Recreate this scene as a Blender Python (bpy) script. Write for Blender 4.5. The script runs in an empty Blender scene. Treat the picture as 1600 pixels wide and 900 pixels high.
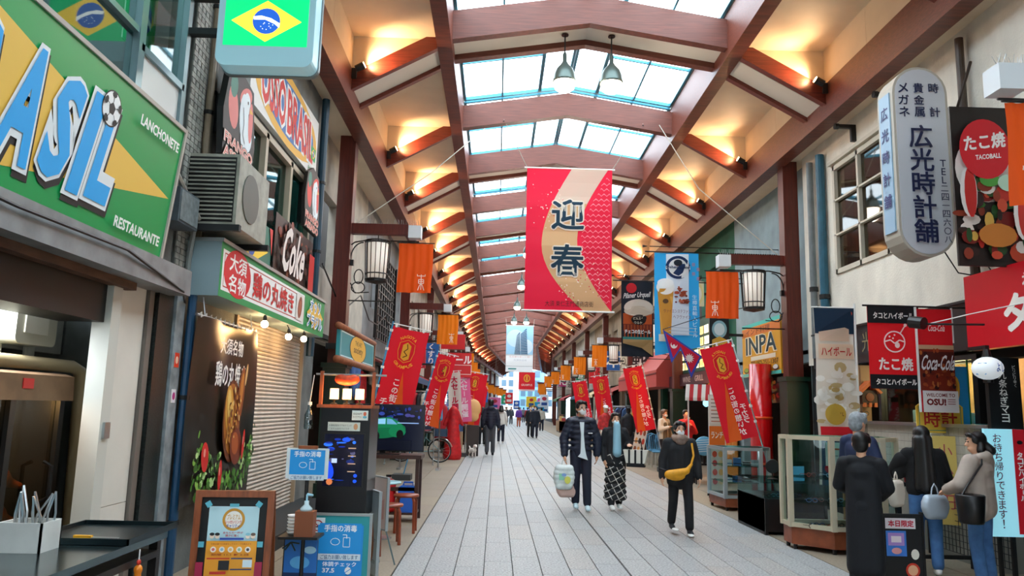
import bpy, bmesh, math, random
from mathutils import Vector as V, Matrix, Quaternion
random.seed(7)
PI = math.pi
SC = bpy.context.scene
COL = SC.collection
# ---------------------------------------------------------------- camera
FPX, CAMH = 1200.0, 1.6
TH, YAW, RO = .1548, .0168, .0249
_f = V((math.sin(YAW)*math.cos(TH), math.cos(YAW)*math.cos(TH), math.sin(TH)))
_r0 = V((math.cos(YAW), -math.sin(YAW), 0)); _u0 = _r0.cross(_f)
_r = _r0*math.cos(RO)+_u0*math.sin(RO); _u = -_r0*math.sin(RO)+_u0*math.cos(RO)
CAM = V((0, 0, CAMH))
cam = bpy.data.objects.new('camera', bpy.data.cameras.new('camera')); COL.objects.link(cam)
cam.data.lens = 36*FPX/1600; cam.data.sensor_width = 36; cam.data.clip_end = 1000
_m = Matrix((_r, _u, -_f)).transposed().to_4x4(); _m.translation = CAM
cam.matrix_world = _m
SC.camera = cam
# ---------------------------------------------------------------- sky and exposure
wd = bpy.data.worlds.new('sky'); SC.world = wd; wd.use_nodes = True
bg = wd.node_tree.nodes['Background']; bg.inputs[0].default_value = (.84, .93, 1.0, 1); bg.inputs[1].default_value = 5.5
SC.view_settings.view_transform = 'Standard'; SC.view_settings.look = 'None'
SC.view_settings.gamma = 1; SC.view_settings.use_curve_mapping = False
SC.view_settings.exposure = 0.52

def W(px, py, X=None, Y=None, Z=None):
    """a point of the place: the pixel of the photograph at a known distance"""
    d = _r*((px-800)/FPX)+_u*((450-py)/FPX)+_f
    if X is not None: t = X/d.x
    elif Y is not None: t = Y/d.y
    else: t = (Z-CAMH)/d.z
    return CAM+d*t
# ---------------------------------------------------------------- materials
def lin(h):
    if not isinstance(h, str): return tuple(h)
    h = h.lstrip('#'); o = []
    for i in (0, 2, 4):
        c = int(h[i:i+2], 16)/255
        o.append(c/12.92 if c <= .04045 else ((c+.055)/1.055)**2.4)
    return tuple(o)
MATS = {}
def mat(name, col='808080', rough=.55, metal=0, var=.0, vs=6, bump=0, bs=40, emit=0, ecol=None, col2=None, stretch=None, alpha=1, trans=0, coat=0, vor=False):
    if name in MATS: return MATS[name]
    m = bpy.data.materials.new(name); m.use_nodes = True; MATS[name] = m
    nt = m.node_tree; b = nt.nodes['Principled BSDF']; c = lin(col)
    b.inputs['Base Color'].default_value = (*c, 1); b.inputs['Roughness'].default_value = rough; b.inputs['Metallic'].default_value = metal
    b.inputs['Coat Weight'].default_value = coat
    if trans: b.inputs['Transmission Weight'].default_value = trans
    if alpha < 1: b.inputs['Alpha'].default_value = alpha
    if var or bump or col2:
        tc = nt.nodes.new('ShaderNodeTexCoord'); mp = nt.nodes.new('ShaderNodeMapping'); nt.links.new(tc.outputs['Object'], mp.inputs[0])
        if stretch: mp.inputs['Scale'].default_value = stretch
        n = nt.nodes.new('ShaderNodeTexVoronoi' if vor else 'ShaderNodeTexNoise'); n.inputs['Scale'].default_value = vs
        if not vor: n.inputs['Detail'].default_value = 5
        nt.links.new(mp.outputs[0], n.inputs['Vector'])
        if var or col2:
            r = nt.nodes.new('ShaderNodeValToRGB'); nt.links.new(n.outputs[0], r.inputs[0])
            c2 = lin(col2) if col2 else tuple(max(0, x*(1-var)) for x in c)
            c1 = c if col2 else tuple(min(1, x*(1+var*.6)) for x in c)
            r.color_ramp.elements[0].position = .32; r.color_ramp.elements[1].position = .68
            r.color_ramp.elements[0].color = (*c2, 1); r.color_ramp.elements[1].color = (*c1, 1)
            nt.links.new(r.outputs[0], b.inputs['Base Color'])
        if bump:
            n2 = nt.nodes.new('ShaderNodeTexNoise'); n2.inputs['Scale'].default_value = bs; nt.links.new(mp.outputs[0], n2.inputs['Vector'])
            bp = nt.nodes.new('ShaderNodeBump'); bp.inputs['Strength'].default_value = bump; bp.inputs['Distance'].default_value = .02
            nt.links.new(n2.outputs[0], bp.inputs['Height']); nt.links.new(bp.outputs[0], b.inputs['Normal'])
    if emit:
        b.inputs['Emission Color'].default_value = (*lin(ecol or col), 1); b.inputs['Emission Strength'].default_value = emit
    return m
def pmat(name, emit=0, rough=.5, sheer=0):
    """printed surface: colour from the mesh's own colour attribute"""
    if name in MATS: return MATS[name]
    m = mat(name, 'ffffff', rough); nt = m.node_tree; b = nt.nodes['Principled BSDF']
    a = nt.nodes.new('ShaderNodeAttribute'); a.attribute_name = 'Col'
    nt.links.new(a.outputs['Color'], b.inputs['Base Color'])
    if emit:
        nt.links.new(a.outputs['Color'], b.inputs['Emission Color']); b.inputs['Emission Strength'].default_value = emit
    if sheer:
        t = nt.nodes.new('ShaderNodeBsdfTranslucent'); nt.links.new(a.outputs['Color'], t.inputs[0])
        mx = nt.nodes.new('ShaderNodeMixShader'); mx.inputs[0].default_value = sheer
        o = nt.nodes['Material Output']; nt.links.new(b.outputs[0], mx.inputs[1]); nt.links.new(t.outputs[0], mx.inputs[2]); nt.links.new(mx.outputs[0], o.inputs[0])
    return m
def glass(name, tint='e8f4f6', refl=.1):
    if name in MATS: return MATS[name]
    m = bpy.data.materials.new(name); m.use_nodes = True; MATS[name] = m; nt = m.node_tree; nt.nodes.remove(nt.nodes['Principled BSDF'])
    t = nt.nodes.new('ShaderNodeBsdfTransparent'); t.inputs[0].default_value = (*lin(tint), 1)
    g = nt.nodes.new('ShaderNodeBsdfGlossy'); g.inputs['Roughness'].default_value = .03
    mx = nt.nodes.new('ShaderNodeMixShader'); mx.inputs[0].default_value = refl
    nt.links.new(t.outputs[0], mx.inputs[1]); nt.links.new(g.outputs[0], mx.inputs[2]); nt.links.new(mx.outputs[0], nt.nodes['Material Output'].inputs[0])
    return m
PRINT = pmat('print'); CLOTHP = pmat('cloth_print', rough=.8, sheer=.35); LITP = pmat('lit_print', emit=1.1); SCREEN = pmat('screen_print', emit=.55, rough=.2)
WOOD = mat('roof_wood', '6e3626', .42, var=.35, vs=3, stretch=(1, 6, 30), bump=.15)
RAFT = mat('rafter_wood', '742f20', .42, var=.35, vs=3, stretch=(1, 20, 20))
CREAM = mat('cream_panel', 'e2cfb2', .6, var=.06, vs=2)
WHITEP = mat('white_panel', 'e6dfd2', .6)
PILR = mat('pillar_paint', '5c1f14', .4, var=.3, vs=4, stretch=(8, 8, .6))
GREENP = mat('pillar_green', '0a2c20', .35)
BLACK = mat('black_metal', '0c0d0f', .45)
DARK = mat('dark_paint', '15181a', .6)
STEEL = mat('steel', 'b8bfc2', .3, .9)
ALU = mat('aluminium', 'a9b2b4', .4, .6)
WHITE = mat('white_paint', 'e8e8e4', .5)
FRAMEB = mat('skylight_frame', '3f8fa8', .4, .2)
GLASS = glass('clear_glass', 'e0f0f0', .06); SKYG = glass('skylight_glass', 'f4fbff', .05)
SKIN = mat('skin', 'd9a585', .5)
BULB = mat('bulb_glow', 'fff0d0', .4, emit=30, ecol='ffdca8')
LENS = mat('lens_glow', 'fff0d0', .4, emit=22, ecol='ffc88a')
CONC = mat('concrete', '6c706e', .85, var=.3, vs=3, bump=.3)
# ---------------------------------------------------------------- mesh builder
SPLIT = {'bracket', 'leg', 'post', 'guide', 'foot', 'side_pole', 'end_panel', 'upright', 'rod', 'hanger', 'rear_leg', 'inlet', 'roof_deck', 'side_trim', 'rail_post'}
HOST = ('panel', 'cloth', 'sheet', 'board', 'face', 'card', 'notice_board', 'chalkboard', 'case', 'paper', 'body', 'screen_frame', 'strip')
class MB:
    def __init__(s): s.v = []; s.f = []; s.c = []; s.cur = None; s.seg = []
    def add(s, vs, fs):
        n = len(s.v); s.seg.append((n, len(s.f))); s.v += [tuple(x) for x in vs]; s.f += [tuple(i+n for i in f) for f in fs]; s.c += [s.cur]*len(fs); return s
    def box(s, x0, y0, z0, x1, y1, z1):
        return s.add([(x0, y0, z0), (x1, y0, z0), (x1, y1, z0), (x0, y1, z0), (x0, y0, z1), (x1, y0, z1), (x1, y1, z1), (x0, y1, z1)],
                     [(0, 3, 2, 1), (4, 5, 6, 7), (0, 1, 5, 4), (1, 2, 6, 5), (2, 3, 7, 6), (3, 0, 4, 7)])
    def cbox(s, c, d, q=None):
        m = MB().box(-d[0]/2, -d[1]/2, -d[2]/2, d[0]/2, d[1]/2, d[2]/2); c = V(c)
        return s.add([(q @ V(p) if q else V(p))+c for p in m.v], m.f)
    def bar(s, p, q, w, h, up=(0, 0, 1)):
        p, q = V(p), V(q); d = (q-p); L = d.length; d.normalize(); up = V(up)
        x = d.cross(up)
        if x.length < 1e-4: x = d.cross(V((1, 0, 0)))
        x.normalize(); z = x.cross(d); vs = []
        for o in (p, q):
            for a, b in ((-1, -1), (1, -1), (1, 1), (-1, 1)): vs.append(o+x*(a*w/2)+z*(b*h/2))
        return s.add(vs, [(0, 1, 2, 3), (7, 6, 5, 4), (0, 4, 5, 1), (1, 5, 6, 2), (2, 6, 7, 3), (3, 7, 4, 0)])
    def cyl(s, p, q, r, r2=None, n=10, caps=True):
        p, q = V(p), V(q); d = (q-p).normalized(); a = d.orthogonal().normalized(); b = d.cross(a); r2 = r if r2 is None else r2; vs = []
        for o, rr in ((p, r), (q, r2)):
            for i in range(n): t = 2*PI*i/n; vs.append(o+a*(math.cos(t)*rr)+b*(math.sin(t)*rr))
        fs = [(i, (i+1) % n, n+(i+1) % n, n+i) for i in range(n)]
        if caps: fs += [tuple(range(n))[::-1], tuple(range(n, 2*n))]
        return s.add(vs, fs)
    def tube(s, pts, r, n=6, closed=False):
        pts = [V(p) for p in pts]; N = len(pts); vs = []; a = None
        for i, p in enumerate(pts):
            d = (pts[(i+1) % N if closed else min(i+1, N-1)]-pts[(i-1) if closed else max(i-1, 0)]).normalized()
            a = (a-d*a.dot(d)).normalized() if a is not None and (a-d*a.dot(d)).length > 1e-5 else d.orthogonal().normalized()
            b = d.cross(a); rr = r[i] if isinstance(r, (list, tuple)) else r
            for k in range(n): t = 2*PI*k/n; vs.append(p+a*(math.cos(t)*rr)+b*(math.sin(t)*rr))
        fs = []
        for i in range(N if closed else N-1):
            j = (i+1) % N
            for k in range(n): fs.append((i*n+k, i*n+(k+1) % n, j*n+(k+1) % n, j*n+k))
        if not closed: fs += [tuple(range(n))[::-1], tuple(range((N-1)*n, N*n))]
        return s.add(vs, fs)
    def lathe(s, prof, c=(0, 0, 0), n=16, q=None):
        vs = []; c = V(c)
        for r, z in prof:
            for k in range(n):
                t = 2*PI*k/n; p = V((math.cos(t)*r, math.sin(t)*r, z)); vs.append((q @ p if q else p)+c)
        fs = [(i*n+k, i*n+(k+1) % n, (i+1)*n+(k+1) % n, (i+1)*n+k) for i in range(len(prof)-1) for k in range(n)]
        fs += [tuple(range(n))[::-1], tuple(range((len(prof)-1)*n, len(prof)*n))]
        return s.add(vs, fs)
    def ell(s, c, r, n=14, m=8, q=None):
        if not isinstance(r, (tuple, list)): r = (r, r, r)
        vs = []; c = V(c)
        for i in range(m+1):
            ph = PI*i/m
            for k in range(n):
                t = 2*PI*k/n; sr = max(math.sin(ph), .01); p = V((math.cos(t)*sr*r[0], math.sin(t)*sr*r[1], -math.cos(ph)*r[2])); vs.append((q @ p if q else p)+c)
        fs = [(i*n+k, i*n+(k+1) % n, (i+1)*n+(k+1) % n, (i+1)*n+k) for i in range(m) for k in range(n)]
        fs += [tuple(range(n))[::-1], tuple(range(m*n, (m+1)*n))]
        return s.add(vs, fs)
    def cap(s, p, q, r, r2=None, n=12):
        """tapered capsule"""
        p, q = V(p), V(q); r2 = r if r2 is None else r2; d = q-p
        if d.length < 1e-5: return s.ell(p, r, n)
        d.normalize(); pts = []; rs = []
        for k in range(4): t = PI/2*(1-k/4); pts.append(p-d*(r*math.sin(t))); rs.append(max(r*math.cos(t), .001))
        pts.append(p); rs.append(r); pts.append(q); rs.append(r2)
        for k in range(1, 5): t = PI/2*k/4; pts.append(q+d*(r2*math.sin(t))); rs.append(max(r2*math.cos(t), .001))
        return s.tube(pts, rs, n)
    def prism(s, poly, y0, y1):
        """polygon in x,z pushed out along y"""
        n = len(poly); vs = [(x, y0, z) for x, z in poly]+[(x, y1, z) for x, z in poly]
        return s.add(vs, [tuple(range(n)), tuple(range(n, 2*n))[::-1]]+[(i, n+i, n+(i+1) % n, (i+1) % n) for i in range(n)])
    def sheet(s, fn, nu, nv):
        vs = [fn(i/nu, j/nv) for j in range(nv+1) for i in range(nu+1)]
        return s.add(vs, [(j*(nu+1)+i, j*(nu+1)+i+1, (j+1)*(nu+1)+i+1, (j+1)*(nu+1)+i) for j in range(nv) for i in range(nu)])
    def mesh(s, name):
        me = bpy.data.meshes.new(name); me.from_pydata(s.v, [], s.f)
        if any(c is not None for c in s.c):
            at = me.color_attributes.new('Col', 'FLOAT_COLOR', 'CORNER'); buf = []
            for p, c in zip(me.polygons, s.c):
                buf += [*lin(c or 'ffffff'), 1.0]*p.loop_total
            at.data.foreach_set('color', buf)
        me.update(); return me
    def build(s, name, m, parent=None, smooth=False, fix=True):
        if name in SPLIT and len(s.seg) > 1:          # every loose piece its own object
            ends = s.seg[1:]+[(len(s.v), len(s.f))]
            for (v0, f0), (v1, f1) in zip(s.seg, ends):
                q = MB(); q.v = s.v[v0:v1]; q.f = [tuple(i-v0 for i in f) for f in s.f[f0:f1]]; q.c = s.c[f0:f1]; o = q.build(name, m, parent, smooth, fix)
            return o
        me = s.mesh(name)
        if fix:
            bm = bmesh.new(); bm.from_mesh(me); bmesh.ops.recalc_face_normals(bm, faces=bm.faces); bm.to_mesh(me); bm.free()
        return link(name, me, m, parent, smooth)
def link(name, me, m, parent=None, smooth=False):
    if m and not me.materials: me.materials.append(m)
    if smooth and len(me.polygons): me.polygons.foreach_set('use_smooth', [True]*len(me.polygons))
    o = bpy.data.objects.new(name, me); COL.objects.link(o)
    if parent is not None: o.parent = parent
    return o
def tag(o, label=None, cat=None, group=None, kind=None):
    if label: o['label'] = label
    if cat: o['category'] = cat
    if group: o['group'] = group
    if kind: o['kind'] = kind
    return o
def empty(name, loc=(0, 0, 0), rz=0, rx=0, ry=0, parent=None):
    o = bpy.data.objects.new(name, None); COL.objects.link(o); o.location = loc; o.rotation_euler = (rx, ry, rz); o.empty_display_size = .1
    if parent: o.parent = parent
    return o
def thing(name, label, cat, loc=(0, 0, 0), rz=0, group=None, rx=0, ry=0):
    return tag(empty(name, loc, rz, rx, ry), label, cat, group)
def copy_tree(o, parent=None, label=None, loc=None, rz=None):
    c = o.copy(); COL.objects.link(c)
    if parent is not None: c.parent = parent
    if label: c['label'] = label
    if loc is not None: c.location = loc
    if rz is not None: c.rotation_euler.z = rz
    for ch in KIDS(o): copy_tree(ch, c)
    return c
def KIDS(o): return [x for x in o.children]
ORD = 'first second third fourth fifth sixth seventh eighth ninth tenth eleventh twelfth thirteenth fourteenth fifteenth sixteenth seventeenth eighteenth nineteenth twentieth twenty-first twenty-second twenty-third twenty-fourth twenty-fifth twenty-sixth twenty-seventh twenty-eighth twenty-ninth thirtieth'.split()
# ---------------------------------------------------------------- lettering and flat artwork
_TX = {}
def text_mesh(s, bold=0., ser=0):
    k = (s, bold)
    if k not in _TX:
        c = bpy.data.curves.new('t', 'FONT'); c.body = s; c.resolution_u = 2; c.offset = bold
        o = bpy.data.objects.new('t', c); me = bpy.data.meshes.new_from_object(o)
        vs = [tuple(v.co[:2]) for v in me.vertices]; fs = [tuple(p.vertices) for p in me.polygons]
        bpy.data.objects.remove(o); bpy.data.meshes.remove(me); bpy.data.curves.remove(c)
        if not vs: vs = [(0, 0), (1, 0), (0, 1)]; fs = []
        x0 = min(v[0] for v in vs); x1 = max(v[0] for v in vs); z0 = min(v[1] for v in vs); z1 = max(v[1] for v in vs)
        _TX[k] = (vs, fs, x0, z0, max(x1-x0, 1e-4), max(z1-z0, 1e-4))
    return _TX[k]
class Art(MB):
    """flat artwork in a panel's own x (right) and z (up); each layer a hair nearer the viewer"""
    def __init__(s, y=-.002, step=.0008): super().__init__(); s.y = y; s.step = step
    def up(s): s.y -= s.step; return s
    def poly(s, pts, col): s.cur = col; s.add([(x, s.y, z) for x, z in pts], [tuple(range(len(pts)))]); return s.up()
    def rect(s, x0, z0, x1, z1, col): return s.poly([(x0, z0), (x1, z0), (x1, z1), (x0, z1)], col)
    def oval(s, cx, cz, rx, rz, col, n=24, a=0): return s.poly([(cx+rx*math.cos(t)*math.cos(a)-rz*math.sin(t)*math.sin(a), cz+rx*math.cos(t)*math.sin(a)+rz*math.sin(t)*math.cos(a)) for t in [2*PI*i/n for i in range(n)]], col)
    def ring(s, cx, cz, rx, rz, w, col, n=28):
        vs = []; s.cur = col
        for i in range(n):
            t = 2*PI*i/n; c, d = math.cos(t), math.sin(t); vs += [(cx+rx*c, s.y, cz+rz*d), (cx+(rx-w)*c, s.y, cz+(rz-w)*d)]
        s.add(vs, [(2*i, 2*((i+1) % n), 2*((i+1) % n)+1, 2*i+1) for i in range(n)]); return s.up()
    def line(s, pts, w, col):
        s.cur = col
        for (x0, z0), (x1, z1) in zip(pts, pts[1:]):
            dx, dz = x1-x0, z1-z0; L = math.hypot(dx, dz) or 1; nx, nz = -dz/L*w/2, dx/L*w/2
            s.add([(x0+nx, s.y, z0+nz), (x0-nx, s.y, z0-nz), (x1-nx, s.y, z1-nz), (x1+nx, s.y, z1+nz)], [(0, 1, 2, 3)])
        return s.up()
    def text(s, t, x0, z0, x1, z1, col, bold=.012, fit=False, skew=0, rise=0, a=0):
        cjk = any(ord(c_) > 0x2e80 for c_ in t); vs, fs, tx, tz, tw, th = text_mesh(t, 0. if cjk else bold); sx = (x1-x0)/tw; sz = (z1-z0)/th
        if fit: sx = sz = min(sx, sz)
        cx, cz = (x0+x1)/2, (z0+z1)/2; out = []
        ca, sa = math.cos(a), math.sin(a)
        for x, z in vs:
            u = (x-tx-tw/2)*sx; w = (z-tz-th/2)*sz; u += skew*w; w += rise*u
            out.append((cx+u*ca-w*sa, s.y, cz+u*sa+w*ca))
        s.cur = col; e = bold*1.2*min(abs(sx), abs(sz)) if cjk else 0
        if e < .0004*0+1e-6: s.add(out, fs)
        else:
            for k in range(4 if bold < .03 else 8): q = 2*PI*k/(4 if bold < .03 else 8)+PI/4; s.add([(x+e*math.cos(q), y-k*.00012, z+e*math.sin(q)) for x, y, z in out], fs)
        s.y -= .001 if cjk else 0
        return s.up()
    def vtext(s, t, cx, z1, size, col, pitch=1.08, bold=.015, w=None):
        for i, ch in enumerate(t):
            if ch == ' ': continue
            zz = z1-size*pitch*i; k = 1.0
            ww = (w or size)
            if ch == 'ー': s.rect(cx-ww*.07, zz-size*.9, cx+ww*.07, zz-size*.1, col); continue
            if ch in 'のいこっょゃァィェォャュョッ': k = .8
            s.text(ch, cx-ww/2*k, zz-size*(.5+.5*k), cx+ww/2*k, zz-size*(.5-.5*k), col, bold, fit=True)
        return s
    def warp(s, fn): s.v = [fn(*p) for p in s.v]; return s
    def flip(s):
        return s
    def build(s, name='print', m=None, parent=None, smooth=False, fix=False):
        if parent is not None and parent.get('category'):
            for hst in HOST:
                c = [x for x in parent.children if x.name.split('.')[0] == hst]
                if c: parent = c[-1]; break
        return link(name, s.mesh(name), m or PRINT, parent)
# ---------------------------------------------------------------- smooth bodies from capsules
BLOBS = []
def blob(name, prims, m, parent, vox=.014, sm=3, cut=None):
    b = MB()
    for p in prims:
        if p[0] == 'e': b.ell(p[1], p[2], 14, 8, p[3] if len(p) > 3 else None)
        else: b.cap(*p)
    o = b.build(name, m, parent)
    r = o.modifiers.new('r', 'REMESH'); r.mode = 'VOXEL'; r.voxel_size = vox; r.use_smooth_shade = True
    if sm: q = o.modifiers.new('s', 'SMOOTH'); q.iterations = sm; q.factor = .5
    BLOBS.append(o); return o
def bake_blobs():
    dg = bpy.context.evaluated_depsgraph_get(); new = []
    for o in BLOBS: new.append(bpy.data.meshes.new_from_object(o.evaluated_get(dg)))
    for o, me in zip(BLOBS, new):
        nm = o.data.name; ma = o.data.materials[0] if o.data.materials else None; o.modifiers.clear(); o.data = me
        if ma and not me.materials: me.materials.append(ma)
        me.polygons.foreach_set('use_smooth', [True]*len(me.polygons))
def lamp(name, loc, power, col, kind='POINT', size=.05, parent=None, aim=None, ang=1.6, blend=.6):
    l = bpy.data.lights.new(name, kind); l.energy = power; l.color = lin(col); l.shadow_soft_size = size
    if kind == 'SPOT': l.spot_size = ang; l.spot_blend = blend
    o = bpy.data.objects.new(name, l); COL.objects.link(o); o.location = loc
    if aim is not None: o.rotation_euler = V(aim).to_track_quat('-Z', 'Y').to_euler()
    if parent: o.parent = parent
    return o
# ================================================================ the setting
CX = 1.375                                             # middle of the arcade
XL, XR = -2.95, 5.75                                   # shop fronts
floor = tag(empty('floor'), 'grey granite arcade floor with beige paving along both sides', None, None, 'structure')
FB = mat('joint_mortar', '23241f', .9)
MB().box(-8, -44, -.2, 14, 150, -.012).build('base', FB, floor)
GR = [mat('granite_%d' % i, c, .5, var=.5, vs=45, bump=.2, bs=120) for i, c in enumerate(('a0a2a1', '9d9f9f', 'a19f9b', '989a9a'))]
BE = [mat('beige_paver_%d' % i, c, .6, var=.14, vs=40) for i, c in enumerate(('8c7f6e', '887b6a', '90836f'))]
def tilemesh(w, l, m, nm):
    b = MB(); g = .0035; k = .003
    b.add([(g, g, -.02), (w-g, g, -.02), (w-g, l-g, -.02), (g, l-g, -.02), (g, g, -k), (w-g, g, -k), (w-g, l-g, -k), (g, l-g, -k), (g+k, g+k, 0), (w-g-k, g+k, 0), (w-g-k, l-g-k, 0), (g+k, l-g-k, 0)],
          [(0, 1, 5, 4), (1, 2, 6, 5), (2, 3, 7, 6), (3, 0, 4, 7), (4, 5, 9, 8), (5, 6, 10, 9), (6, 7, 11, 10), (7, 4, 8, 11), (8, 9, 10, 11)])
    me = b.mesh(nm); me.materials.append(m); return me, b
TW, TL = 2.315/8, 1.15
gm = [tilemesh(TW, TL, m, 'tile')[0] for m in GR]; gb = tilemesh(TW, TL, None, 'x')[1]
rest = [MB() for _ in GR]; n = 0
for r in range(-40, 118):
    for c in range(16):
        x = CX-2.315+c*TW+(.006 if c >= 8 else -.006); y = 6.4+r*TL+((c*5) % 4)*TL/4
        k = random.choice((0, 0, 0, 1, 1, 2, 3) if c < 11 else (0, 1, 2, 2, 3))
        if n < 300 and y+TL > 6.3 and y < 28:
            o = link('tile', gm[k], None, floor); o.location = (x, y, 0); n += 1
        else: rest[k].add([(a+x, b_+y, z) for a, b_, z in gb.v], gb.f)
for k, b in enumerate(rest): tag(b.build('tile_field', GR[k], floor, fix=False), kind='stuff')
MB().box(CX-.007, -14, -.03, CX+.007, 140, -.004).build('drain_slot', DARK, floor)
bm_ = [tilemesh(.62, 1.16, m, 'paver')[0] for m in BE]; bb = tilemesh(.62, 1.16, None, 'x')[1]
rest = [MB() for _ in BE]
for s, x0 in ((-1, CX-2.33-.62), (1, CX+2.33)):
    for r in range(-40, 112):
        for c in range(5):
            x = x0+s*c*.62; y = 6.0+r*1.16; k = random.randrange(3)
            if c < 3 and 5.9 < y < 26 and (s < 0 or y > 7): o = link('paver', bm_[k], None, floor); o.location = (x, y, 0)
            else: rest[k].add([(a+x, b_+y, z) for a, b_, z in bb.v], bb.f)
for k, b in enumerate(rest): tag(b.build('paver_field', BE[k], floor, fix=False), kind='stuff')

# ---------------------------------------------------------------- roof
RIB0, RS = 12.2, 3.65
BEND = 73.2
def roof_segment(name, label, loc, rz, ys, y0, y1):
    root = tag(empty(name, loc, rz), label, None, None, 'structure')
    for s in (-1, 1):
        a, b = sorted((s*3.84, s*4.1))
        MB().box(a, y0, 6.36, b, y1, 6.93).build('outer_beam', WOOD, root)
        a, b = sorted((s*2.25, s*2.49))
        MB().box(a, y0, 7.36, b, y1, 8.12).build('inner_beam', WOOD, root)
        a, b = sorted((s*4.1, s*4.62))
        MB().box(a, y0, 6.46, b, y1, 6.5).build('soffit', CREAM, root)
        MB().box(*sorted((s*3.9, s*4.62))[:1], y0, 7.52, sorted((s*3.9, s*4.62))[1], y1, 7.6).build('roof_deck', CREAM, root)
    # joints of the long beams
    raft = {}
    def rafter(s, w):
        if (s, w) not in raft:
            b = MB()
            def pr(z0, z1, y_a, y_b):
                vs = [(s*2.49, y_a, 7.36+z0), (s*3.86, y_a, 6.6+z0), (s*3.86, y_b, 6.6+z0), (s*2.49, y_b, 7.36+z0), (s*2.49, y_a, 7.36+z1), (s*3.86, y_a, 6.6+z1), (s*3.86, y_b, 6.6+z1), (s*2.49, y_b, 7.36+z1)]
                b.add(vs, [(0, 3, 2, 1), (4, 5, 6, 7), (0, 1, 5, 4), (1, 2, 6, 5), (2, 3, 7, 6), (3, 0, 4, 7)])
            pr(0, .27, -w/2, w/2)
            pr(-.03, 0, -w/2-.012, -w/2+.03) if w > .1 else None
            raft[(s, w)] = b.mesh('rafter'); raft[(s, w)].materials.append(RAFT)
        return raft[(s, w)]
    def arch(w, z0=0, z1=.5, m=WOOD, nm='cross_beam'):
        k = ('a', w, z0, z1)
        if k not in raft:
            b = MB(); vs = []
            for y in (-w/2, w/2): vs += [(-2.27, y, 7.5+z0), (0, y, 7.86+z0), (2.27, y, 7.5+z0), (2.27, y, 7.5+z1), (0, y, 7.86+z1), (-2.27, y, 7.5+z1)]
            b.add(vs, [(0, 1, 4, 5), (1, 2, 3, 4), (6, 7, 10, 11), (7, 8, 9, 10), (0, 1, 7, 6), (1, 2, 8, 7), (3, 4, 10, 9), (4, 5, 11, 10)])
            bm = bmesh.new(); me = b.mesh(nm); bm.from_mesh(me); bmesh.ops.recalc_face_normals(bm, faces=bm.faces); bm.to_mesh(me); bm.free()
            me.materials.append(m); raft[k] = me
        return raft[k]
    def put(me, nm, y, z=0): o = link(nm, me, None, root); o.location = (0, y, z); return o
    web = {}
    for s in (-1, 1):
        b = MB(); b.add([(s*2.49, 0, 7.6), (s*3.86, 0, 6.84), (s*3.86, 0, 7.56), (s*2.49, 0, 7.56)], [(0, 1, 2, 3)])
        b.add([(s*2.49, .06, 7.6), (s*3.86, .06, 6.84), (s*3.86, .06, 7.56), (s*2.49, .06, 7.56)], [(3, 2, 1, 0)])
        web[s] = b.mesh('web_panel'); web[s].materials.append(CREAM)
    prev = y0
    for i, (y, dbl) in enumerate(ys):
        for s in (-1, 1):
            if dbl:
                for d in (-.38, .38): put(rafter(s, .15), 'rafter', y+d)
                k = ('p', s)
                if k not in raft:
                    b = MB(); b.add([(s*2.49, -.22, 7.41), (s*3.86, -.22, 6.65), (s*3.86, .30, 6.65), (s*2.49, .30, 7.41), (s*2.49, -.22, 7.45), (s*3.86, -.22, 6.69), (s*3.86, .30, 6.69), (s*2.49, .30, 7.45)], [(0, 3, 2, 1), (4, 5, 6, 7), (0, 1, 5, 4), (2, 3, 7, 6)])
                    raft[k] = b.mesh('rib_panel'); raft[k].materials.append(WHITEP)
                put(raft[k], 'rib_panel', y)
                put(web[s], 'web_panel', y-.38); put(web[s], 'web_panel', y+.36)
            else:
                put(rafter(s, .16), 'rafter', y); put(web[s], 'web_panel', y)
        if dbl:
            put(arch(.16), 'cross_beam', y-.38); put(arch(.16), 'cross_beam', y+.38); put(arch(.6, .1, .14, WHITEP, 'rib_panel'), 'rib_panel', y)
        else: put(arch(.2), 'cross_beam', y)
    # coffers: flat cream panels and upright outer panels, one bay each
    edges = [y0]+[y for y, _ in ys]+[y1]
    for a, b_ in zip(edges, edges[1:]):
        L = b_-a
        if L < .2: continue
        for s in (-1, 1):
            k = ('c', s, round(L, 2))
            if k not in raft:
                b = MB(); x0, x1 = sorted((s*2.49, s*3.9)); h = L/2-.004
                b.box(x0, .004, 7.52, x1, h, 7.56); b.box(x0, h+.008, 7.53, x1, L-.004, 7.57)
                x0, x1 = sorted((s*3.86, s*3.92)); b.box(x0, .004, 6.9, x1, h, 7.53); b.box(x0, h+.008, 6.9, x1, L-.004, 7.53)
                raft[k] = b.mesh('ceiling_panel'); raft[k].materials.append(CREAM)
            put(raft[k], 'ceiling_panel', a)
    return root
ys1 = [(RIB0+RS*k, k % 2 == 0) for k in range(-14, 17)]
roof = roof_segment('ceiling', 'timber arcade roof with cream coffers and a skylight along the ridge', (CX, 0, 0), 0, ys1, -42, BEND)
ys2 = [(2+RS*k, k % 2 == 0) for k in range(0, 14)]
BR = -.068
roof2 = roof_segment('ceiling', 'far stretch of timber arcade roof beyond the bend', (CX, BEND, 0), BR, ys2, -.3, 52)
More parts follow.
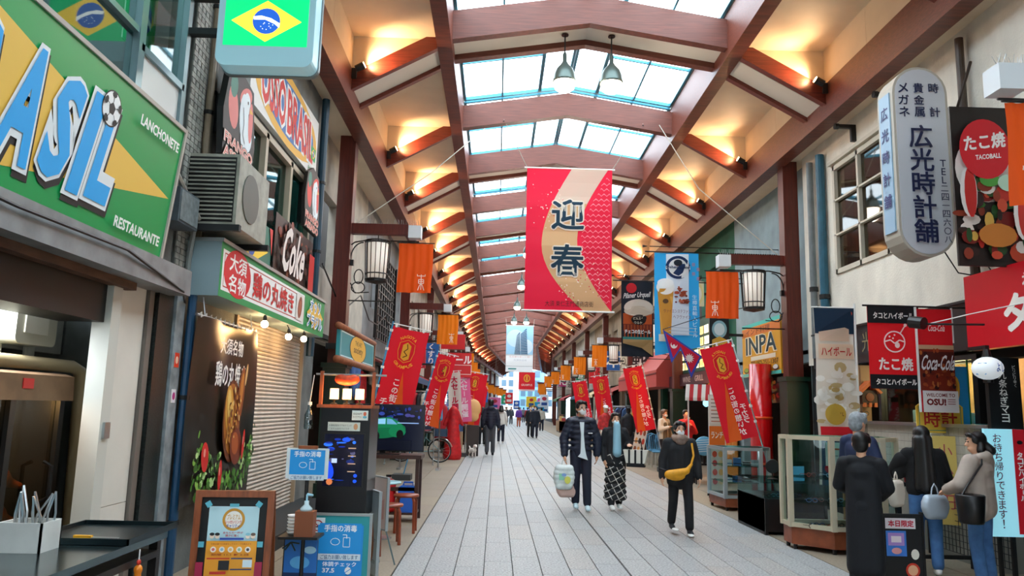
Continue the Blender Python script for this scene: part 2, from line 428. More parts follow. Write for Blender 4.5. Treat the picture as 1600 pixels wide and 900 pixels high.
# skylight windows: one run of glazing per bay
winc = {}
def skylight(loc, rz, y, L, idx):
    w = tag(empty('window_%d' % idx, loc, rz), 'skylight bay of blue framed panes above the arcade', None, None, 'structure')
    def zz(x): return 8.5-abs(x)*.155
    def prt(nm, key, fn, m):
        if key not in winc:
            b = MB(); fn(b); winc[key] = b.mesh(nm); winc[key].materials.append(m)
        o = link(nm, winc[key], None, w); o.location = (0, y, 0)
    def frame(b):
        for s in (-1, 1):
            for x, ww in ((.03, .05), (.62, .07), (1.42, .035), (2.22, .05)): b.bar((s*x, .05, zz(x)), (s*x, L-.05, zz(x)), ww, .07)
            for yy in (.08, L-.08): b.bar((s*.03, yy, zz(.03)), (s*2.24, yy, zz(2.24)), .06, .07)
            b.bar((s*.62, L*.5, zz(.62)), (s*2.22, L*.5, zz(2.22)), .035, .05)
    prt('frame', ('f', L), frame, FRAMEB)
    def kerb(b):
        for s in (-1, 1): b.box(*( (s*2.25 if s > 0 else -2.49), 0, 8.1, (2.49 if s > 0 else -2.25), L, 8.2))
    prt('kerb', ('k', L), kerb, WHITEP)
    for s in (-1, 1):
        def pane(b, x0, x1, a, c): b.add([(s*x0, a, zz(x0)), (s*x1, a, zz(x1)), (s*x1, c, zz(x1)), (s*x0, c, zz(x0))], [(0, 1, 2, 3)])
        for j, (x0, x1, a, c) in enumerate(((.05, .6, .1, L-.1), (.65, 1.4, .1, L/2-.02), (.65, 1.4, L/2+.02, L-.1), (1.44, 2.2, .1, L/2-.02), (1.44, 2.2, L/2+.02, L-.1))):
            prt('pane', ('g', L, s, j), lambda b: pane(b, x0, x1, a, c), SKYG)
wi = 0
e1 = [-42]+[y for y, _ in ys1]+[BEND]
for a, b_ in zip(e1, e1[1:]):
    if b_-a > .5: wi += 1; skylight((CX, 0, 0), 0, a, round(b_-a, 2), wi)
for (a, _), (b_, _) in zip(ys2, ys2[1:]): wi += 1; skylight((CX, BEND, 0), BR, a, RS, wi)
# ---------------------------------------------------------------- roof lights
spot = thing('roof_spotlight', 'x', 'spotlight', group='spotlights along the roof rafters')
MB().cyl((0, 0, 0), (-.13, 0, .07), .055, .06, 12).build('can', BLACK, spot)
MB().cyl((-.131, 0, .0705), (-.14, 0, .0755), .05, .05, 12).build('lens', LENS, spot.children[0])
MB().box(-.02, -.02, -.16, .06, .02, .01).build('bracket', BLACK, spot)
first = True; cnt = {-1: 0, 1: 0}
def place_spots(base, rz, ys, far):
    global first
    R = Matrix.Rotation(rz, 3, 'Z')
    for y, dbl in ys:
        if y < 5 and not far: continue
        for s in (-1, 1):
            p = V(base)+R @ V((s*3.76, y-(.52 if dbl else .16)-.06, 6.88))
            k = cnt[s]; cnt[s] += 1
            lb = 'black spotlight on the %s roof rafter counted from the camera, %s' % (ORD[k], 'above the restaurant signs' if s < 0 else 'above the clock shop')
            o = spot if first else copy_tree(spot); o['label'] = lb; first = False
            o.location = p; o.rotation_euler.z = rz+(0 if s > 0 else PI)
            if far or y > 50: continue
            lamp('spot_light', (-.15, 0, .09), (48 if y < 30 else 26) if not far else 20, 'ffd2a0', 'SPOT', .04, o, (-1, .55, .5), 2.2, .9) if s > 0 else lamp('spot_light', (-.15, 0, .09), (48 if y < 30 else 26) if not far else 20, 'ffd2a0', 'SPOT', .04, o, (-1, -.55, .5), 2.2, .9)
ys_near = [t for t in ys1]
place_spots((CX, 0, 0), 0, ys_near, False)
place_spots((CX, BEND, 0), BR, ys2[:5], True)
SHADEG = mat('pendant_shade', '5d6b66', .35, .5); DIFF = mat('pendant_diffuser', 'fff6e2', .3, emit=9, ecol='fff0d8')
pend = thing('pendant_lamp', 'x', 'pendant lamp', group='pendant lamps in pairs under the ridge')
MB().cyl((0, 0, 0), (0, 0, .02), .06, .06, 12).cyl((0, 0, 0), (0, 0, -.32), .012, .012, 8).build('rod', BLACK, pend)
MB().lathe([(.02, -.3), (.035, -.34), (.035, -.46), (.07, -.52), (.14, -.6), (.18, -.7), (.195, -.8), (.2, -.84), (.19, -.84), (.17, -.72), (.05, -.5)], n=20).build('shade', SHADEG, pend, True)
MB().lathe([(.17, -.82), (.18, -.87), (.165, -.94), (.1, -.99), (.02, -1.0)], n=20).build('diffuser', DIFF, pend, True)
first = True; k = 0
for y, dbl in ys1:
    if not dbl or y < 10: continue
    for s in (-1, 1):
        o = pend if first else copy_tree(pend); first = False
        o.location = (CX+.02+s*.395, y, 7.86); o['label'] = 'green-grey bell pendant lamp, %s of the %s pair under the ridge' % ('left one' if s < 0 else 'right one', ORD[k])
        if k < 6: lamp('pendant_light', (0, 0, -1.06), 25, 'fff0dc', 'POINT', .12, o)
    k += 1
# ---------------------------------------------------------------- pillars with lantern arms
LANP = mat('lantern_paper', 'f2eadf', .7, emit=.25, ecol='fff0e0')
BOXW = mat('white_plastic', 'd9dde0', .4)
def spikes(b, x0, x1, y, z, n, h=.1):
    for i in range(n):
        x = x0+(x1-x0)*(i+.5)/n
        for d in (-.03, .03): b.cyl((x, y, z), (x+random.uniform(-.03, .03), y+d, z+h), .0025, .0015, 4)
def arc(c, r, a0, a1, n=16, rx=None): return [(c[0]+(rx or r)*math.cos(a0+(a1-a0)*i/n), c[1], c[2]+r*math.sin(a0+(a1-a0)*i/n)) for i in range(n+1)]
def pillar(name, s, x, y, lbl, dz=.22):
    """s=+1: pillar on the right, arm pointing to -x"""
    root = tag(empty(name, (x, y, 0)), lbl, None, None, 'structure'); d = -s
    MB().box(-.14, -.14, 2.3, .14, .14, 6.5).build('post', PILR, root)
    b = MB().box(-.2, -.2, 0, .2, .2, 2.22); b.box(-.23, -.23, 2.22, .23, .23, 2.3); b.box(-.23, -.23, 0, .23, .23, .25)
    b.build('base', GREENP, root)
    MB().box(*sorted((d*.14, d*1.16))[:1], -.07, 4.2, sorted((d*.14, d*1.16))[1], .07, 4.39).build('arm', PILR, root).location.z = dz
    a, c = sorted((d*1.17, d*1.4)); MB().box(a, -.11, 4.14, c, .11, 4.37).build('junction_box', BOXW, root).location.z = dz
    b = MB(); spikes(b, *sorted((d*.2, d*1.36)), 0, 4.39, 26); o_ = tag(b.build('bird_spikes', STEEL, root), kind='stuff'); o_.location.z = dz
    b = MB(); b.tube([(d*.14, 0, 4.0), (d*.2, 0, 4.05), (d*.4, 0, 4.09), (d*1.36, 0, 4.09)], .012)
    b.tube(arc((d*.36, 0, 3.75), .3, PI/2, PI*1.1 if d > 0 else -PI*.1, 14, .22), .012)
    b.tube(arc((d*.3, 0, 3.42), .13, 0, 2*PI, 16, .08), .01); b.tube(arc((d*.3, 0, 3.22), .1, 0, 2*PI, 14, .12), .01)
    b.tube([(d*.16, 0, 3.3), (d*.25, 0, 3.12), (d*.5, 0, 3.14)], .01); b.box(*(sorted((d*.14, d*.2))[0], -.04, 3.62, sorted((d*.14, d*.2))[1], .04, 3.72))
    b.tube([(d*.14, 0, 2.98), (d*.95, 0, 2.98)], .012); b.build('scroll_bracket', BLACK, root).location.z = dz
    return root
def lantern(loc, lbl):
    t = thing('iron_lantern', lbl, 'lantern', loc, group='caged lanterns on the pillars')
    MB().cyl((0, 0, -.68), (0, 0, -.06), .17, .19, 16).build('paper', LANP, t, True)
    b = MB()
    for i in range(16):
        q = 2*PI*i/16; b.bar((.2*math.cos(q), .2*math.sin(q), -.72), (.235*math.cos(q), .235*math.sin(q), -.02), .012, .012)
    for z, r in ((-.72, .2), (-.02, .235), (-.62, .205)): b.tube([(r*math.cos(q), r*math.sin(q), z) for q in [2*PI*i/16 for i in range(16)]], .012, 5, True)
    b.build('cage', BLACK, t)
    b = MB().lathe([(.02, -.8), (.2, -.76), (.2, -.72), (.02, -.72)], n=16); b.build('bottom_plate', BLACK, t); MB().cyl((0, 0, -.02), (0, 0, .1), .01, .01, 6).build('hanger', BLACK, t); MB().bar((-.235, 0, -.02), (.235, 0, -.02), .012, .012).build('top_bar', BLACK, t)
    return t
OR1, OR2 = 'e8560c', 'f08010'
def orange_banner(loc, s, lbl, w=.62, h=.9, col=OR1, kanji=True):
    t = thing('orange_banner', lbl, 'banner', loc, group='orange cloth banners on the pillar arms')
    def wave(u, v): return .022*math.sin(u*17+v*1.5)*(.25+.75*v)+.01*math.sin(u*31+2)
    b = MB(); b.cur = col
    b.sheet(lambda u, v: (u*w-w/2+.01*math.sin(v*5), wave(u, v), -v*h), 36, 8); link('cloth', b.mesh('cloth'), CLOTHP, t, True)
    if kanji:
        a = Art(-.045); x = w*.2 if s < 0 else -w*.26
        col2 = 'fff4e6'
        for hw, z in ((.075, -.60), (.045, -.665), (.045, -.70), (.045, -.735)): a.line([(x-hw, z), (x+hw, z)], .014, col2)
        a.line([(x-.045, -.665), (x-.045, -.735)], .014, col2); a.line([(x+.045, -.665), (x+.045, -.735)], .014, col2)
        a.line([(x, -.575), (x, -.85)], .015, col2); a.line([(x, -.735), (x-.03, -.78), (x-.055, -.86)], .014, col2); a.line([(x, -.735), (x+.03, -.78), (x+.055, -.86)], .014, col2)
        a.line([(x-.07, -.6), (x-.07, -.57)], .012, col2); a.line([(x+.07, -.6), (x+.07, -.57)], .012, col2)
        a.build('kanji_print', CLOTHP, t)
    b = MB().cyl((-w/2-.03, 0, .012), (w/2+.03, 0, .012), .01, .01, 6); b.build('rod', BLACK, t); return t
LP = [13.7, 23.3, 31.8, 40.0, 48.3, 56.5, 64.7]; RP = [14.4, 23.7, 32.0, 39.6, 47.8, 56.1, 64.3]
PX_L, PX_R = -2.84, 5.57
for i, y in enumerate(LP):
    pillar('trim_%d' % (i+1), -1, PX_L, y, '%s red-brown arcade pillar on the chicken restaurant side' % ORD[i], .45 if i == 0 else .3)
    lantern((PX_L+.62, y, 4.09+(.45 if i == 0 else .3)), '%s caged lantern along the row of pillars on the chicken restaurant side' % ORD[i])
    if i != 2: orange_banner((PX_L+1.31, y-.02, 4.05+(.45 if i == 0 else .3)), -1, '%s orange banner along the pillars on the chicken restaurant side' % ORD[i if i < 2 else i-1], col=OR1 if i < 1 else OR2)
for i, y in enumerate(RP):
    pillar('trim_%d' % (i+8), 1, PX_R, y, '%s red-brown arcade pillar on the clock shop side' % ORD[i])
    lantern((PX_R-.72, y, 4.31), '%s caged lantern along the row of pillars on the clock shop side' % ORD[i])
    orange_banner((PX_R-1.32, y-.02, 4.27), 1, '%s orange banner along the pillars on the clock shop side' % ORD[i], col=OR1 if i < 1 else OR2)
# second stretch after the bend
RB = Matrix.Rotation(BR, 3, 'Z')
def B2(x, y, z=0): return V((CX, BEND, 0))+RB @ V((x, y, z))
for i in range(5):
    for s in (-1, 1):
        y = 4+i*8.3
        p = B2(s*4.2, y); k = tag(empty('trim_%d' % (20+i*2+(s > 0)), p, BR), 'red-brown arcade pillar beyond the bend', None, None, 'structure')
        MB().box(-.14, -.14, 0, .14, .14, 6.4).build('post', PILR, k)
        MB().box(*sorted((-s*.14, -s*1.8))[:1], -.06, 4.06, sorted((-s*.14, -s*1.8))[1], .06, 4.2).build('arm', PILR, k); orange_banner(B2(s*2.85, y, 4.05), s, 'small distant orange banner, %s on the %s past the bend' % (ORD[i], 'left' if s < 0 else 'right'), w=.75, col=OR2, kanji=False)
# ---------------------------------------------------------------- shop fronts: the shell
def wallmesh(x, y0, y1, z0, z1, holes, th):
    """wall in the plane x with rectangular openings (y0,y1,z0,z1); th<0 grows to -x"""
    ysx = sorted({y0, y1, *[a for h in holes for a in h[:2]]}); zs = sorted({z0, z1, *[a for h in holes for a in h[2:]]}); b = MB()
    for a, c in zip(ysx, ysx[1:]):
        for e, g in zip(zs, zs[1:]):
            m, n_ = (a+c)/2, (e+g)/2
            if not (y0 < m < y1 and z0 < n_ < z1) or any(h[0] < m < h[1] and h[2] < n_ < h[3] for h in holes): continue
            b.box(min(x, x+th), a, e, max(x, x+th), c, g)
    return b
STUC = mat('white_stucco', 'e6e0d2', .85, var=.15, vs=2.2, bump=.4, bs=60, stretch=(1, 1, .5))
GREYW = mat('grey_wall', '9aa09c', .85, var=.25, vs=2, bump=.3)
DKW = mat('dark_wall', '14171a', .8, var=.3, vs=3)
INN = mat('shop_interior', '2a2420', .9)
def seg(name, lbl, x, s, y0, y1, z0, z1, holes, m):
    o = wallmesh(x, y0, y1, z0, z1, holes, s*.18).build(name, m); return tag(o, lbl, None, None, 'structure')
seg('wall_left', 'weathered grey front of the chicken restaurant', XL, -1, -42, 12.4, 0, 9, [(2.2, 6.56, 0, 2.62), (2.5, 6.75, 3.95, 6.4), (8.6, 11.8, 0, 2.85), (7.9, 11.5, 3.3, 4.9)], CONC)
LW = [('b9b4a8', 12.4, 18), ('8c8f90', 18, 27), ('b0a698', 27, 36), ('7c7a78', 36, 46), ('a89a88', 46, 58), ('8f9698', 58, 74)]
for i, (c, a, b_) in enumerate(LW):
    hl = [(a+.5, b_-.5, 0, 2.7)]+[(a+1+k*2.2, a+2.3+k*2.2, 4.0, 5.4) for k in range(int((b_-a-1.5)/2.2))]
    seg('wall_left', 'plastered shop front, %s unit past the chicken restaurant' % ORD[i], XL-.25, -1, a, b_, 0, 9, hl, mat('front_%s' % c, c, .85, var=.25, vs=2))
seg('wall_right', 'off-white stucco front above the takoyaki stand', XR, 1, -42, 14.1, 2.5, 9, [(10.95, 12.75, 4.0, 5.85)], STUC)
seg('wall_right', 'dark ground floor front behind the takoyaki stand', XR+.05, 1, -42, 14.1, 0, 2.5, [(8.2, 12.9, .9, 2.3), (3, 7.6, .9, 2.3)], DKW)
RW = [('8fa3a8', 14.1, 19), ('1d5a46', 19, 28), ('c9b79a', 28, 37), ('9c8a74', 37, 47), ('b7b2a8', 47, 58), ('8d7f74', 58, 74)]
for i, (c, a, b_) in enumerate(RW):
    hl = [(a+.4, b_-.4, 0, 2.6)]+[(a+1+k*2.2, a+2.3+k*2.2, 4.2, 5.6) for k in range(int((b_-a-1.5)/2.2))]
    if i == 0: hl = hl[:1]
    seg('wall_right', 'painted shop front, %s unit past the clock shop' % ORD[i], XR+.2, 1, a, b_, 0, 9, hl, mat('front_%s' % c, c, .85, var=.2, vs=2))
for s, x in ((-1, XL-2.6), (1, XR+2.8)):
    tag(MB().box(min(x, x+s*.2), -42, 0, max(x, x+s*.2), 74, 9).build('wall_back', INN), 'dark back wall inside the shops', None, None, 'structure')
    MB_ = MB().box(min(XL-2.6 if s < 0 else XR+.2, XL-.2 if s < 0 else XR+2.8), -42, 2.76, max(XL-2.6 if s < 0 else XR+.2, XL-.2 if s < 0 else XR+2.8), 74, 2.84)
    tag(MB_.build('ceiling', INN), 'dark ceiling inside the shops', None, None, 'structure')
for s in (-1, 1):
    o = tag(empty('wall_left' if s < 0 else 'wall_right', (CX, BEND, 0), BR), 'far shop fronts beyond the bend', None, None, 'structure')
    for j, c in enumerate(('b7b0a4', '9a9c9e', 'a8927c', 'c0bcb4', '8e8c88', 'b0a89c', '7e8890')):
        x0, x1 = sorted((s*4.6, s*5.2)); MB().box(x0, j*7.4, 2.7, x1, j*7.4+7.3, 9).build('upper_front', mat('far_%s' % c, c, .85, var=.2, vs=1), o)
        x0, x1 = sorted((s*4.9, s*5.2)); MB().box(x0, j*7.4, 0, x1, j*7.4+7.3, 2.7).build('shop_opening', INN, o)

# the street beyond the far mouth of the arcade
t = tag(empty('wall_far', tuple(B2(0, 58)), BR), 'pale buildings across the street at the far mouth of the arcade', None, None, 'structure')
for x0, x1, z, c in ((-14, -6, 7, 'a8b4c0'), (-6, -1.5, 10, 'd8dce0'), (-1.5, 3, 8, '6a9ac8'), (3, 7.5, 11, 'c8ccd0'), (7.5, 14, 7, '9aa4a8')):
    MB().box(x0, 0, 0, x1, 3, z).build('block', mat('far_block_%s' % c, c, .8, var=.15, vs=1), t)
    for i in range(int((x1-x0)/1.2)):
        for j in range(int(z/1.6)-1): MB().box(x0+.3+i*1.2, -.05, 2+j*1.6, x0+1.1+i*1.2, 0, 3.1+j*1.6).build('window', mat('far_window', '4a6478', .3), t)
# ================================================================ near left: the chicken restaurant
HP = PI/2
def panel(t, w, h, d, m, nm='panel', z0=None):
    """a board centred on the thing's origin, front at local y=0"""
    b = MB().box(-w/2, 0, -h/2, w/2, d, h/2); return b.build(nm, m, t)
def rim(t, w, h, e, d, m, nm='frame', y0=-.012):
    b = MB(); b.box(-w/2-e, y0, -h/2-e, w/2+e, d, -h/2).box(-w/2-e, y0, h/2, w/2+e, d, h/2+e).box(-w/2-e, y0, -h/2, -w/2, d, h/2).box(w/2, y0, -h/2, w/2+e, d, h/2); return b.build(nm, m, t)
def left(name, label, cat, X, y0, y1, z0, z1, **k): return thing(name, label, cat, (X, (y0+y1)/2, (z0+z1)/2), HP, **k), y1-y0, z1-z0
def right(name, label, cat, X, y0, y1, z0, z1, **k): return thing(name, label, cat, (X, (y0+y1)/2, (z0+z1)/2), -HP, **k), y1-y0, z1-z0
def br_flag(a, cx, cz, w, h, bg='00a651'):
    if bg: a.rect(cx-w/2, cz-h/2, cx+w/2, cz+h/2, bg)
    a.poly([(cx-w*.42, cz), (cx, cz-h*.4), (cx+w*.42, cz), (cx, cz+h*.4)], 'ffd23a'); r = h*.25
    a.oval(cx, cz, r, r, '1b4fa8')
    a.poly([(cx-r*.97, cz+r*.35), (cx-r*.9, cz+r*.1), (cx-.1*r, cz+.12*r), (cx+r*.6, cz-.2*r), (cx+r*.95, cz-.5*r), (cx+r*.99, cz-.15*r), (cx+.3*r, cz+.25*r), (cx-.4*r, cz+.42*r)], 'ffffff')
    for i in range(9): q = i*2.4; a.oval(cx+r*.55*math.cos(q)*(.4+.07*i), cz-r*.4+r*.25*math.sin(q), r*.035, r*.035, 'ffffff', 6)
GRN = mat('sign_green', '0a9a50', .35); GREYM = mat('grey_metal', '8d9294', .45, .4, var=.25, vs=5)
# big green sign
t = thing('restaurant_sign', 'huge green sign with big blue letters and a football', 'sign', (-2.74, 6.1, 2.7), HP, rx=.1)
MB().box(-4.2, 0, 0, .02, .12, 1.08).build('panel', GRN, t)
b = MB()
for z in (-.03, 1.08): b.box(-4.2, -.015, z, .05, .14, z+.03)
b.box(.02, -.015, -.03, .05, .14, 1.11); b.build('frame', mat('sign_trim', 'b9aea4', .5), t)
a = Art(); a.poly([(-.03, .5), (-2.6, .97), (-4.2, .7), (-4.2, .3), (-2.6, .03)], 'efbf4f')
for dx, dz, c, bo in ((.02, -.035, '101418', .12), (0, 0, 'e8ecec', .11), (0, 0, '1aa7ee', .035)):
    x = -2.86+dx; e = (bo-.035)*.38
    for i, ch in enumerate('BRASIL'):
        wx = (.36, .38, .4, .34, .2, .34)[i]
        a.text(ch, x-e, .17+dz-e+.02*(i % 2), x+wx-e*0+e-.06, .87+dz+e-.02*(i % 2), c, bo, skew=.16); x += wx
a.oval(-1.12, .83, .125, .125, '15181a'); a.oval(-1.12, .83, .115, .115, 'f4f4f2')
a.poly([(-1.12+.045*math.sin(2*PI*i/5), .83+.045*math.cos(2*PI*i/5)) for i in range(5)], '15181a')
for i in range(5):
    q = 2*PI*i/5+PI/5*0; x, z = -1.12+.1*math.sin(q), .83+.1*math.cos(q); a.oval(x, z, .03, .022, '15181a', 8, -q); a.line([(-1.12+.045*math.sin(q), .83+.045*math.cos(q)), (x, z)], .006, '15181a')
a.text('LANCHONETE', -.74, .87, -.08, .95, 'f2f4f0', .03); a.text('RESTAURANTE', -.82, .09, -.1, .17, 'f2f4f0', .03)
a.build('print', PRINT, t)
# gutter under the sign, hood and soffit
t = thing('shop_canopy', 'weathered grey canopy edge below the big green sign', 'canopy', (0, 0, 0))
MB().box(-2.95, 2.2, 2.5, -2.72, 6.75, 2.72).build('gutter', GREYM, t)
MB().box(-2.95, 2.2, 2.44, -2.86, 6.05, 2.5).build('wooden_lip', mat('old_wood', '5a3a28', .7, var=.4, vs=6, stretch=(4, 1, 4)), t)
MB().box(-3.3, 2.2, 2.16, -2.96, 5.8, 2.5).build('hood', BLACK, t)
b = MB(); b.tube([(-2.7, 3.0, 2.68), (-2.69, 4.2, 2.64), (-2.69, 5.5, 2.66), (-2.72, 6.6, 2.52), (-2.9, 7.1, 2.48)], .012); b.build('cable', BLACK, t)
# upper window above the sign
t = tag(empty('window_50', (-2.98, 0, 0)), 'aluminium framed upper window above the green sign', None, None, 'structure')
FR = mat('window_alu', '7f979c', .35, .5)
b = MB()
for y, w in ((2.5, .06), (4.2, .06), (5.88, .1), (6.72, .08)): b.box(-.06, y-w/2, 3.95, .05, y+w/2, 6.4)
for z, w in ((3.97, .07), (6.35, .06)): b.box(-.06, 2.5, z-w/2, .05, 6.75, z+w/2)
b.box(-.06, 5.88, 4.38, .05, 6.72, 4.44); b.box(-.05, 2.5, 4.5, .04, 5.88, 4.55); b.build('frame', FR, t)
MB().box(-.03, 5.9, 4.0, .02, 6.7, 4.38).build('panel', WHITE, t)
for y0, y1, z0, z1 in ((2.53, 4.17, 4, 4.5), (4.23, 5.83, 4, 4.5), (2.53, 4.17, 4.55, 6.3), (4.23, 5.83, 4.55, 6.3), (5.93, 6.68, 4.45, 6.3)): MB().box(-.012, y0, z0, -.006, y1, z1).build('pane', glass('window_glass', 'c8dcd8', .16), t)
for i, (y, z, w, h) in enumerate(((4.75, 4.78, .9, .62), (6.35, 4.95, .55, .75))):
    f = thing('flag_poster', 'green and yellow flag poster behind the upper window, %s one' % ('larger' if i == 0 else 'narrower'), 'poster', (-3.2, y, z), HP, group='flag posters in the upper window'); panel(f, w, h, .01, WHITE, 'sheet'); a = Art(); br_flag(a, 0, 0, w, h, '2fae5a'); a.build('print', PRINT, f)
t = thing('window_display', 'pale boxes and cushions piled behind the upper window', 'display', (-3.6, 4.6, 3.95)); MB().box(-.2, -1.6, 0, .2, 1.2, .32).build('box', mat('pale_box', 'a9b4b4', .7), t); blob('cushion', [('e', (0, .2, .45), (.18, .5, .2))], mat('cushion_tan', '8a7a62', .8), t, .03)
tag(MB().box(-4.2, 2.4, 3.9, -4.1, 6.9, 6.5).build('wall_inner', mat('inner_teal', '2d5a5c', .8)), 'teal inner wall behind the upper window', None, None, 'structure')
# mosaic tiled strip beside the window
t = thing('tiled_pier', 'narrow pier of small grey mosaic tiles beside the upper window', 'pier', (-2.925, 6.83, 2.75)); MB().box(-.02, 0, 0, 0, .36, 3.9).build('backing', mat('grout', '5a5c58', .9), t)
b = MB()
for r in range(72):
    for c in range(4): b.box(0, .005+c*.088+(.044 if r % 2 else 0)*.4, r*.054+.004, .009, .085+c*.088, r*.054+.05)
tag(b.build('small_tiles', mat('mosaic', 'a3a49c', .5, var=.35, vs=9), t), kind='stuff')
# drain pipes on the near front
for i, (y, x, r, c, z0, z1, lb) in enumerate(((7.2, -2.88, .035, '8a7c68', 2.75, 6.5, 'tan drain pipe running up beside the mosaic pier'), (7.32, -2.9, .03, '6f6a60', 3.0, 6.5, 'thin grey conduit up the wall behind the air conditioner'), (7.12, -2.84, .04, '1e4a6c', 0, 2.9, 'blue drain pipe beside the dark granite column'), (11.75, -2.85, .06, '1b3f52', 2.3, 6.4, 'dark teal drain pipe left of the first pillar'))):
    t = thing('drain_pipe', lb, 'pipe', (x, y, z0)); MB().cyl((0, 0, 0), (0, 0, z1-z0), r, r, 10).build('tube', mat('pipe_%s' % c, c, .45, var=.2), t)
    b = MB()
    for k in range(int((z1-z0)/1.1)): b.lathe([(r+.002, .5+k*1.1), (r+.012, .5+k*1.1), (r+.012, .54+k*1.1), (r+.002, .54+k*1.1)], n=10)
    tag(b.build('clamp', DARK, t), kind='stuff')
t = thing('junction_box', 'grey-blue electrical box on the wall beside the green sign', 'electrical box', (-2.94, 6.4, 3.1)); MB().box(0, 0, 0, .2, .42, .3).build('case', mat('ebox', '55626a', .5, .3, var=.2), t); MB().box(.2, .02, .02, .21, .4, .28).build('lid', mat('ebox_lid', '7c878a', .5, .3, var=.3, vs=20), t)
b = MB(); b.tube([(.1, .42, .1), (.1, .6, .05), (.06, .65, -.2), (.05, .66, -.5)], .025); b.build('conduit', mat('conduit', '8a8f8c', .5), t)
t = thing('duct', 'pale bent conduit sloping down from the green sign', 'conduit', (-2.8, 6.3, 3.6)); MB().tube([(0, 0, 0), (0, .35, -.18), (.02, .75, -.4), (0, .9, -.3), (0, .92, .1)], .022).build('tube', mat('pale_pipe', 'a8a296', .5), t)
# illuminated flag box
t = thing('light_box_sign', 'illuminated box sign showing the flag of Brazil above the street', 'sign', (-2.19, 6.6, 5.04))
def rbox(b, w, h, d, r, y0=0):
    p = []
    for cx, cz, a0 in ((w/2-r, h/2-r, 0), (-w/2+r, h/2-r, PI/2), (-w/2+r, -h/2+r, PI), (w/2-r, -h/2+r, 1.5*PI)): p += [(cx+r*math.cos(a0+k*PI/10), cz+r*math.sin(a0+k*PI/10)) for k in range(6)]
    return b.prism(p, y0, y0+d)
rbox(MB(), .88, .88, .24, .09).build('case', mat('lightbox_case', 'a9d2dc', .35, emit=.12, ecol='a8e0ee'), t)
rbox(MB(), .9, .9, .05, .09, .2).build('rear_band', mat('lightbox_band', '6b7a7c', .4), t)
a = Art(-.004); a.rect(-.38, -.25, .38, .36, '00b86a'); br_flag(a, 0, -.01, .76, .5, None); a.build('print', LITP, t)
MB().box(-.76, .1, -.1, -.44, .18, -.04).box(-.76, .1, .25, -.44, .18, .31).build('bracket', DARK, t)
# rooster sign with neon outlines
def rooster(t, k, txt, red):
    a = Art()
    P_ = lambda pts, c: a.poly([(x*k, z*k) for x, z in pts], c)
    P_([(-.42, -.45), (.45, -.45), (.5, -.1), (.42, .2), (.35, .48), (-.05, .55), (-.38, .4), (-.48, 0)], '0d1012')
    for x, z, rx, rz, c, an in ((-.22, .1, .14, .22, red, .3), (-.24, .32, .1, .13, '2c7a6a', -.3), (.12, .33, .2, .1, red, .5), (.1, .1, .14, .26, 'e4eef2', .1), (.16, .28, .1, .12, 'e4eef2', 0), (.2, -.08, .18, .16, 'e4eef2', .4), (.3, .12, .07, .22, red, .05)): a.oval(x*k, z*k, rx*k, rz*k, c, 18, an)
    a.oval(.18*k, .3*k, .018*k, .02*k, '101214', 8); P_([(.25, .27), (.36, .24), (.25, .21)], 'e8b04a'); a.line([(x*k, z*k) for x, z in ((.05, .2), (.1, .05), (.08, -.08), (.16, -.16))], .012*k, '222628')
    for z, s in ((-.26, txt[0]), (-.4, txt[1])):
        a.text(s, -.44*k, (z-.07)*k, .44*k, (z+.07)*k, '1a0e0c', .09); a.text(s, -.43*k, (z-.06)*k, .43*k, (z+.06)*k, 'f4d8c8', .06); a.text(s, -.41*k, (z-.05)*k, .41*k, (z+.05)*k, red, .005)
    return a
t = thing('rooster_sign', 'large cut-out rooster sign in pink and white above the air conditioner', 'sign', (-2.72, 7.62, 4.42), HP); MB().prism([(-.42, -.45), (.45, -.45), (.5, -.1), (.42, .2), (.35, .48), (-.05, .55), (-.38, .4), (-.48, 0)], 0, .06).build('board', BLACK, t); rooster(t, 1, ('FRANGO', 'ASSADO'), 'e07a74').build('print', PRINT, t)
MB().box(-.3, .06, -.2, -.26, .3, .2).box(.26, .06, -.2, .3, .3, .2).build('bracket', DARK, t)
t = thing('rooster_sign', 'small red cut-out rooster sign high beside the first pillar', 'sign', (-2.78, 11.02, 4.5), HP); MB().prism([(x*.9, z*.95) for x, z in [(-.42, -.45), (.45, -.45), (.5, -.1), (.42, .2), (.35, .48), (-.05, .55), (-.38, .4), (-.48, 0)]], 0, .05).build('board', BLACK, t); rooster(t, .92, ('FRANGO', 'ASSADO'), 'd8281e').build('print', PRINT, t)
MB().box(-.05, .05, -.3, .05, .2, .3).build('bracket', DARK, t)
# air conditioner
t = thing('air_conditioner', 'old beige air conditioner unit bracketed to the restaurant wall', 'air conditioner', (-2.7, 7.42, 3.2))
ACM = mat('ac_case', '9a9a8c', .5, var=.25, vs=8)
MB().box(-.25, -.46, 0, .25, .46, .68).build('case', ACM, t)
b = MB()
for k in range(15): b.box(-.21, -.475, .05+k*.04, .21, -.46, .065+k*.04)
tag(b.build('louvre', ACM, t), kind='stuff'); MB().box(-.22, -.463, .03, .22, -.459, .65).build('grille_back', BLACK, t)
MB().lathe([(.24, 0), (.24, .01), (.02, .012)], (.25, -.1, .34), 20, Quaternion((0, 1, 0), HP)).build('fan_grille', mat('ac_grille', '53564e', .5), t)
MB().box(-.25, -.5, -.06, .3, -.44, 0).box(-.25, .4, -.06, .3, .46, 0).build('bracket', DARK, t)
MB().tube([(-.1, .3, -.02), (-.1, .3, -.15), (-.05, -.1, -.2), (-.05, -.3, -.15)], .02).build('hose', mat('pale_pipe'), t)
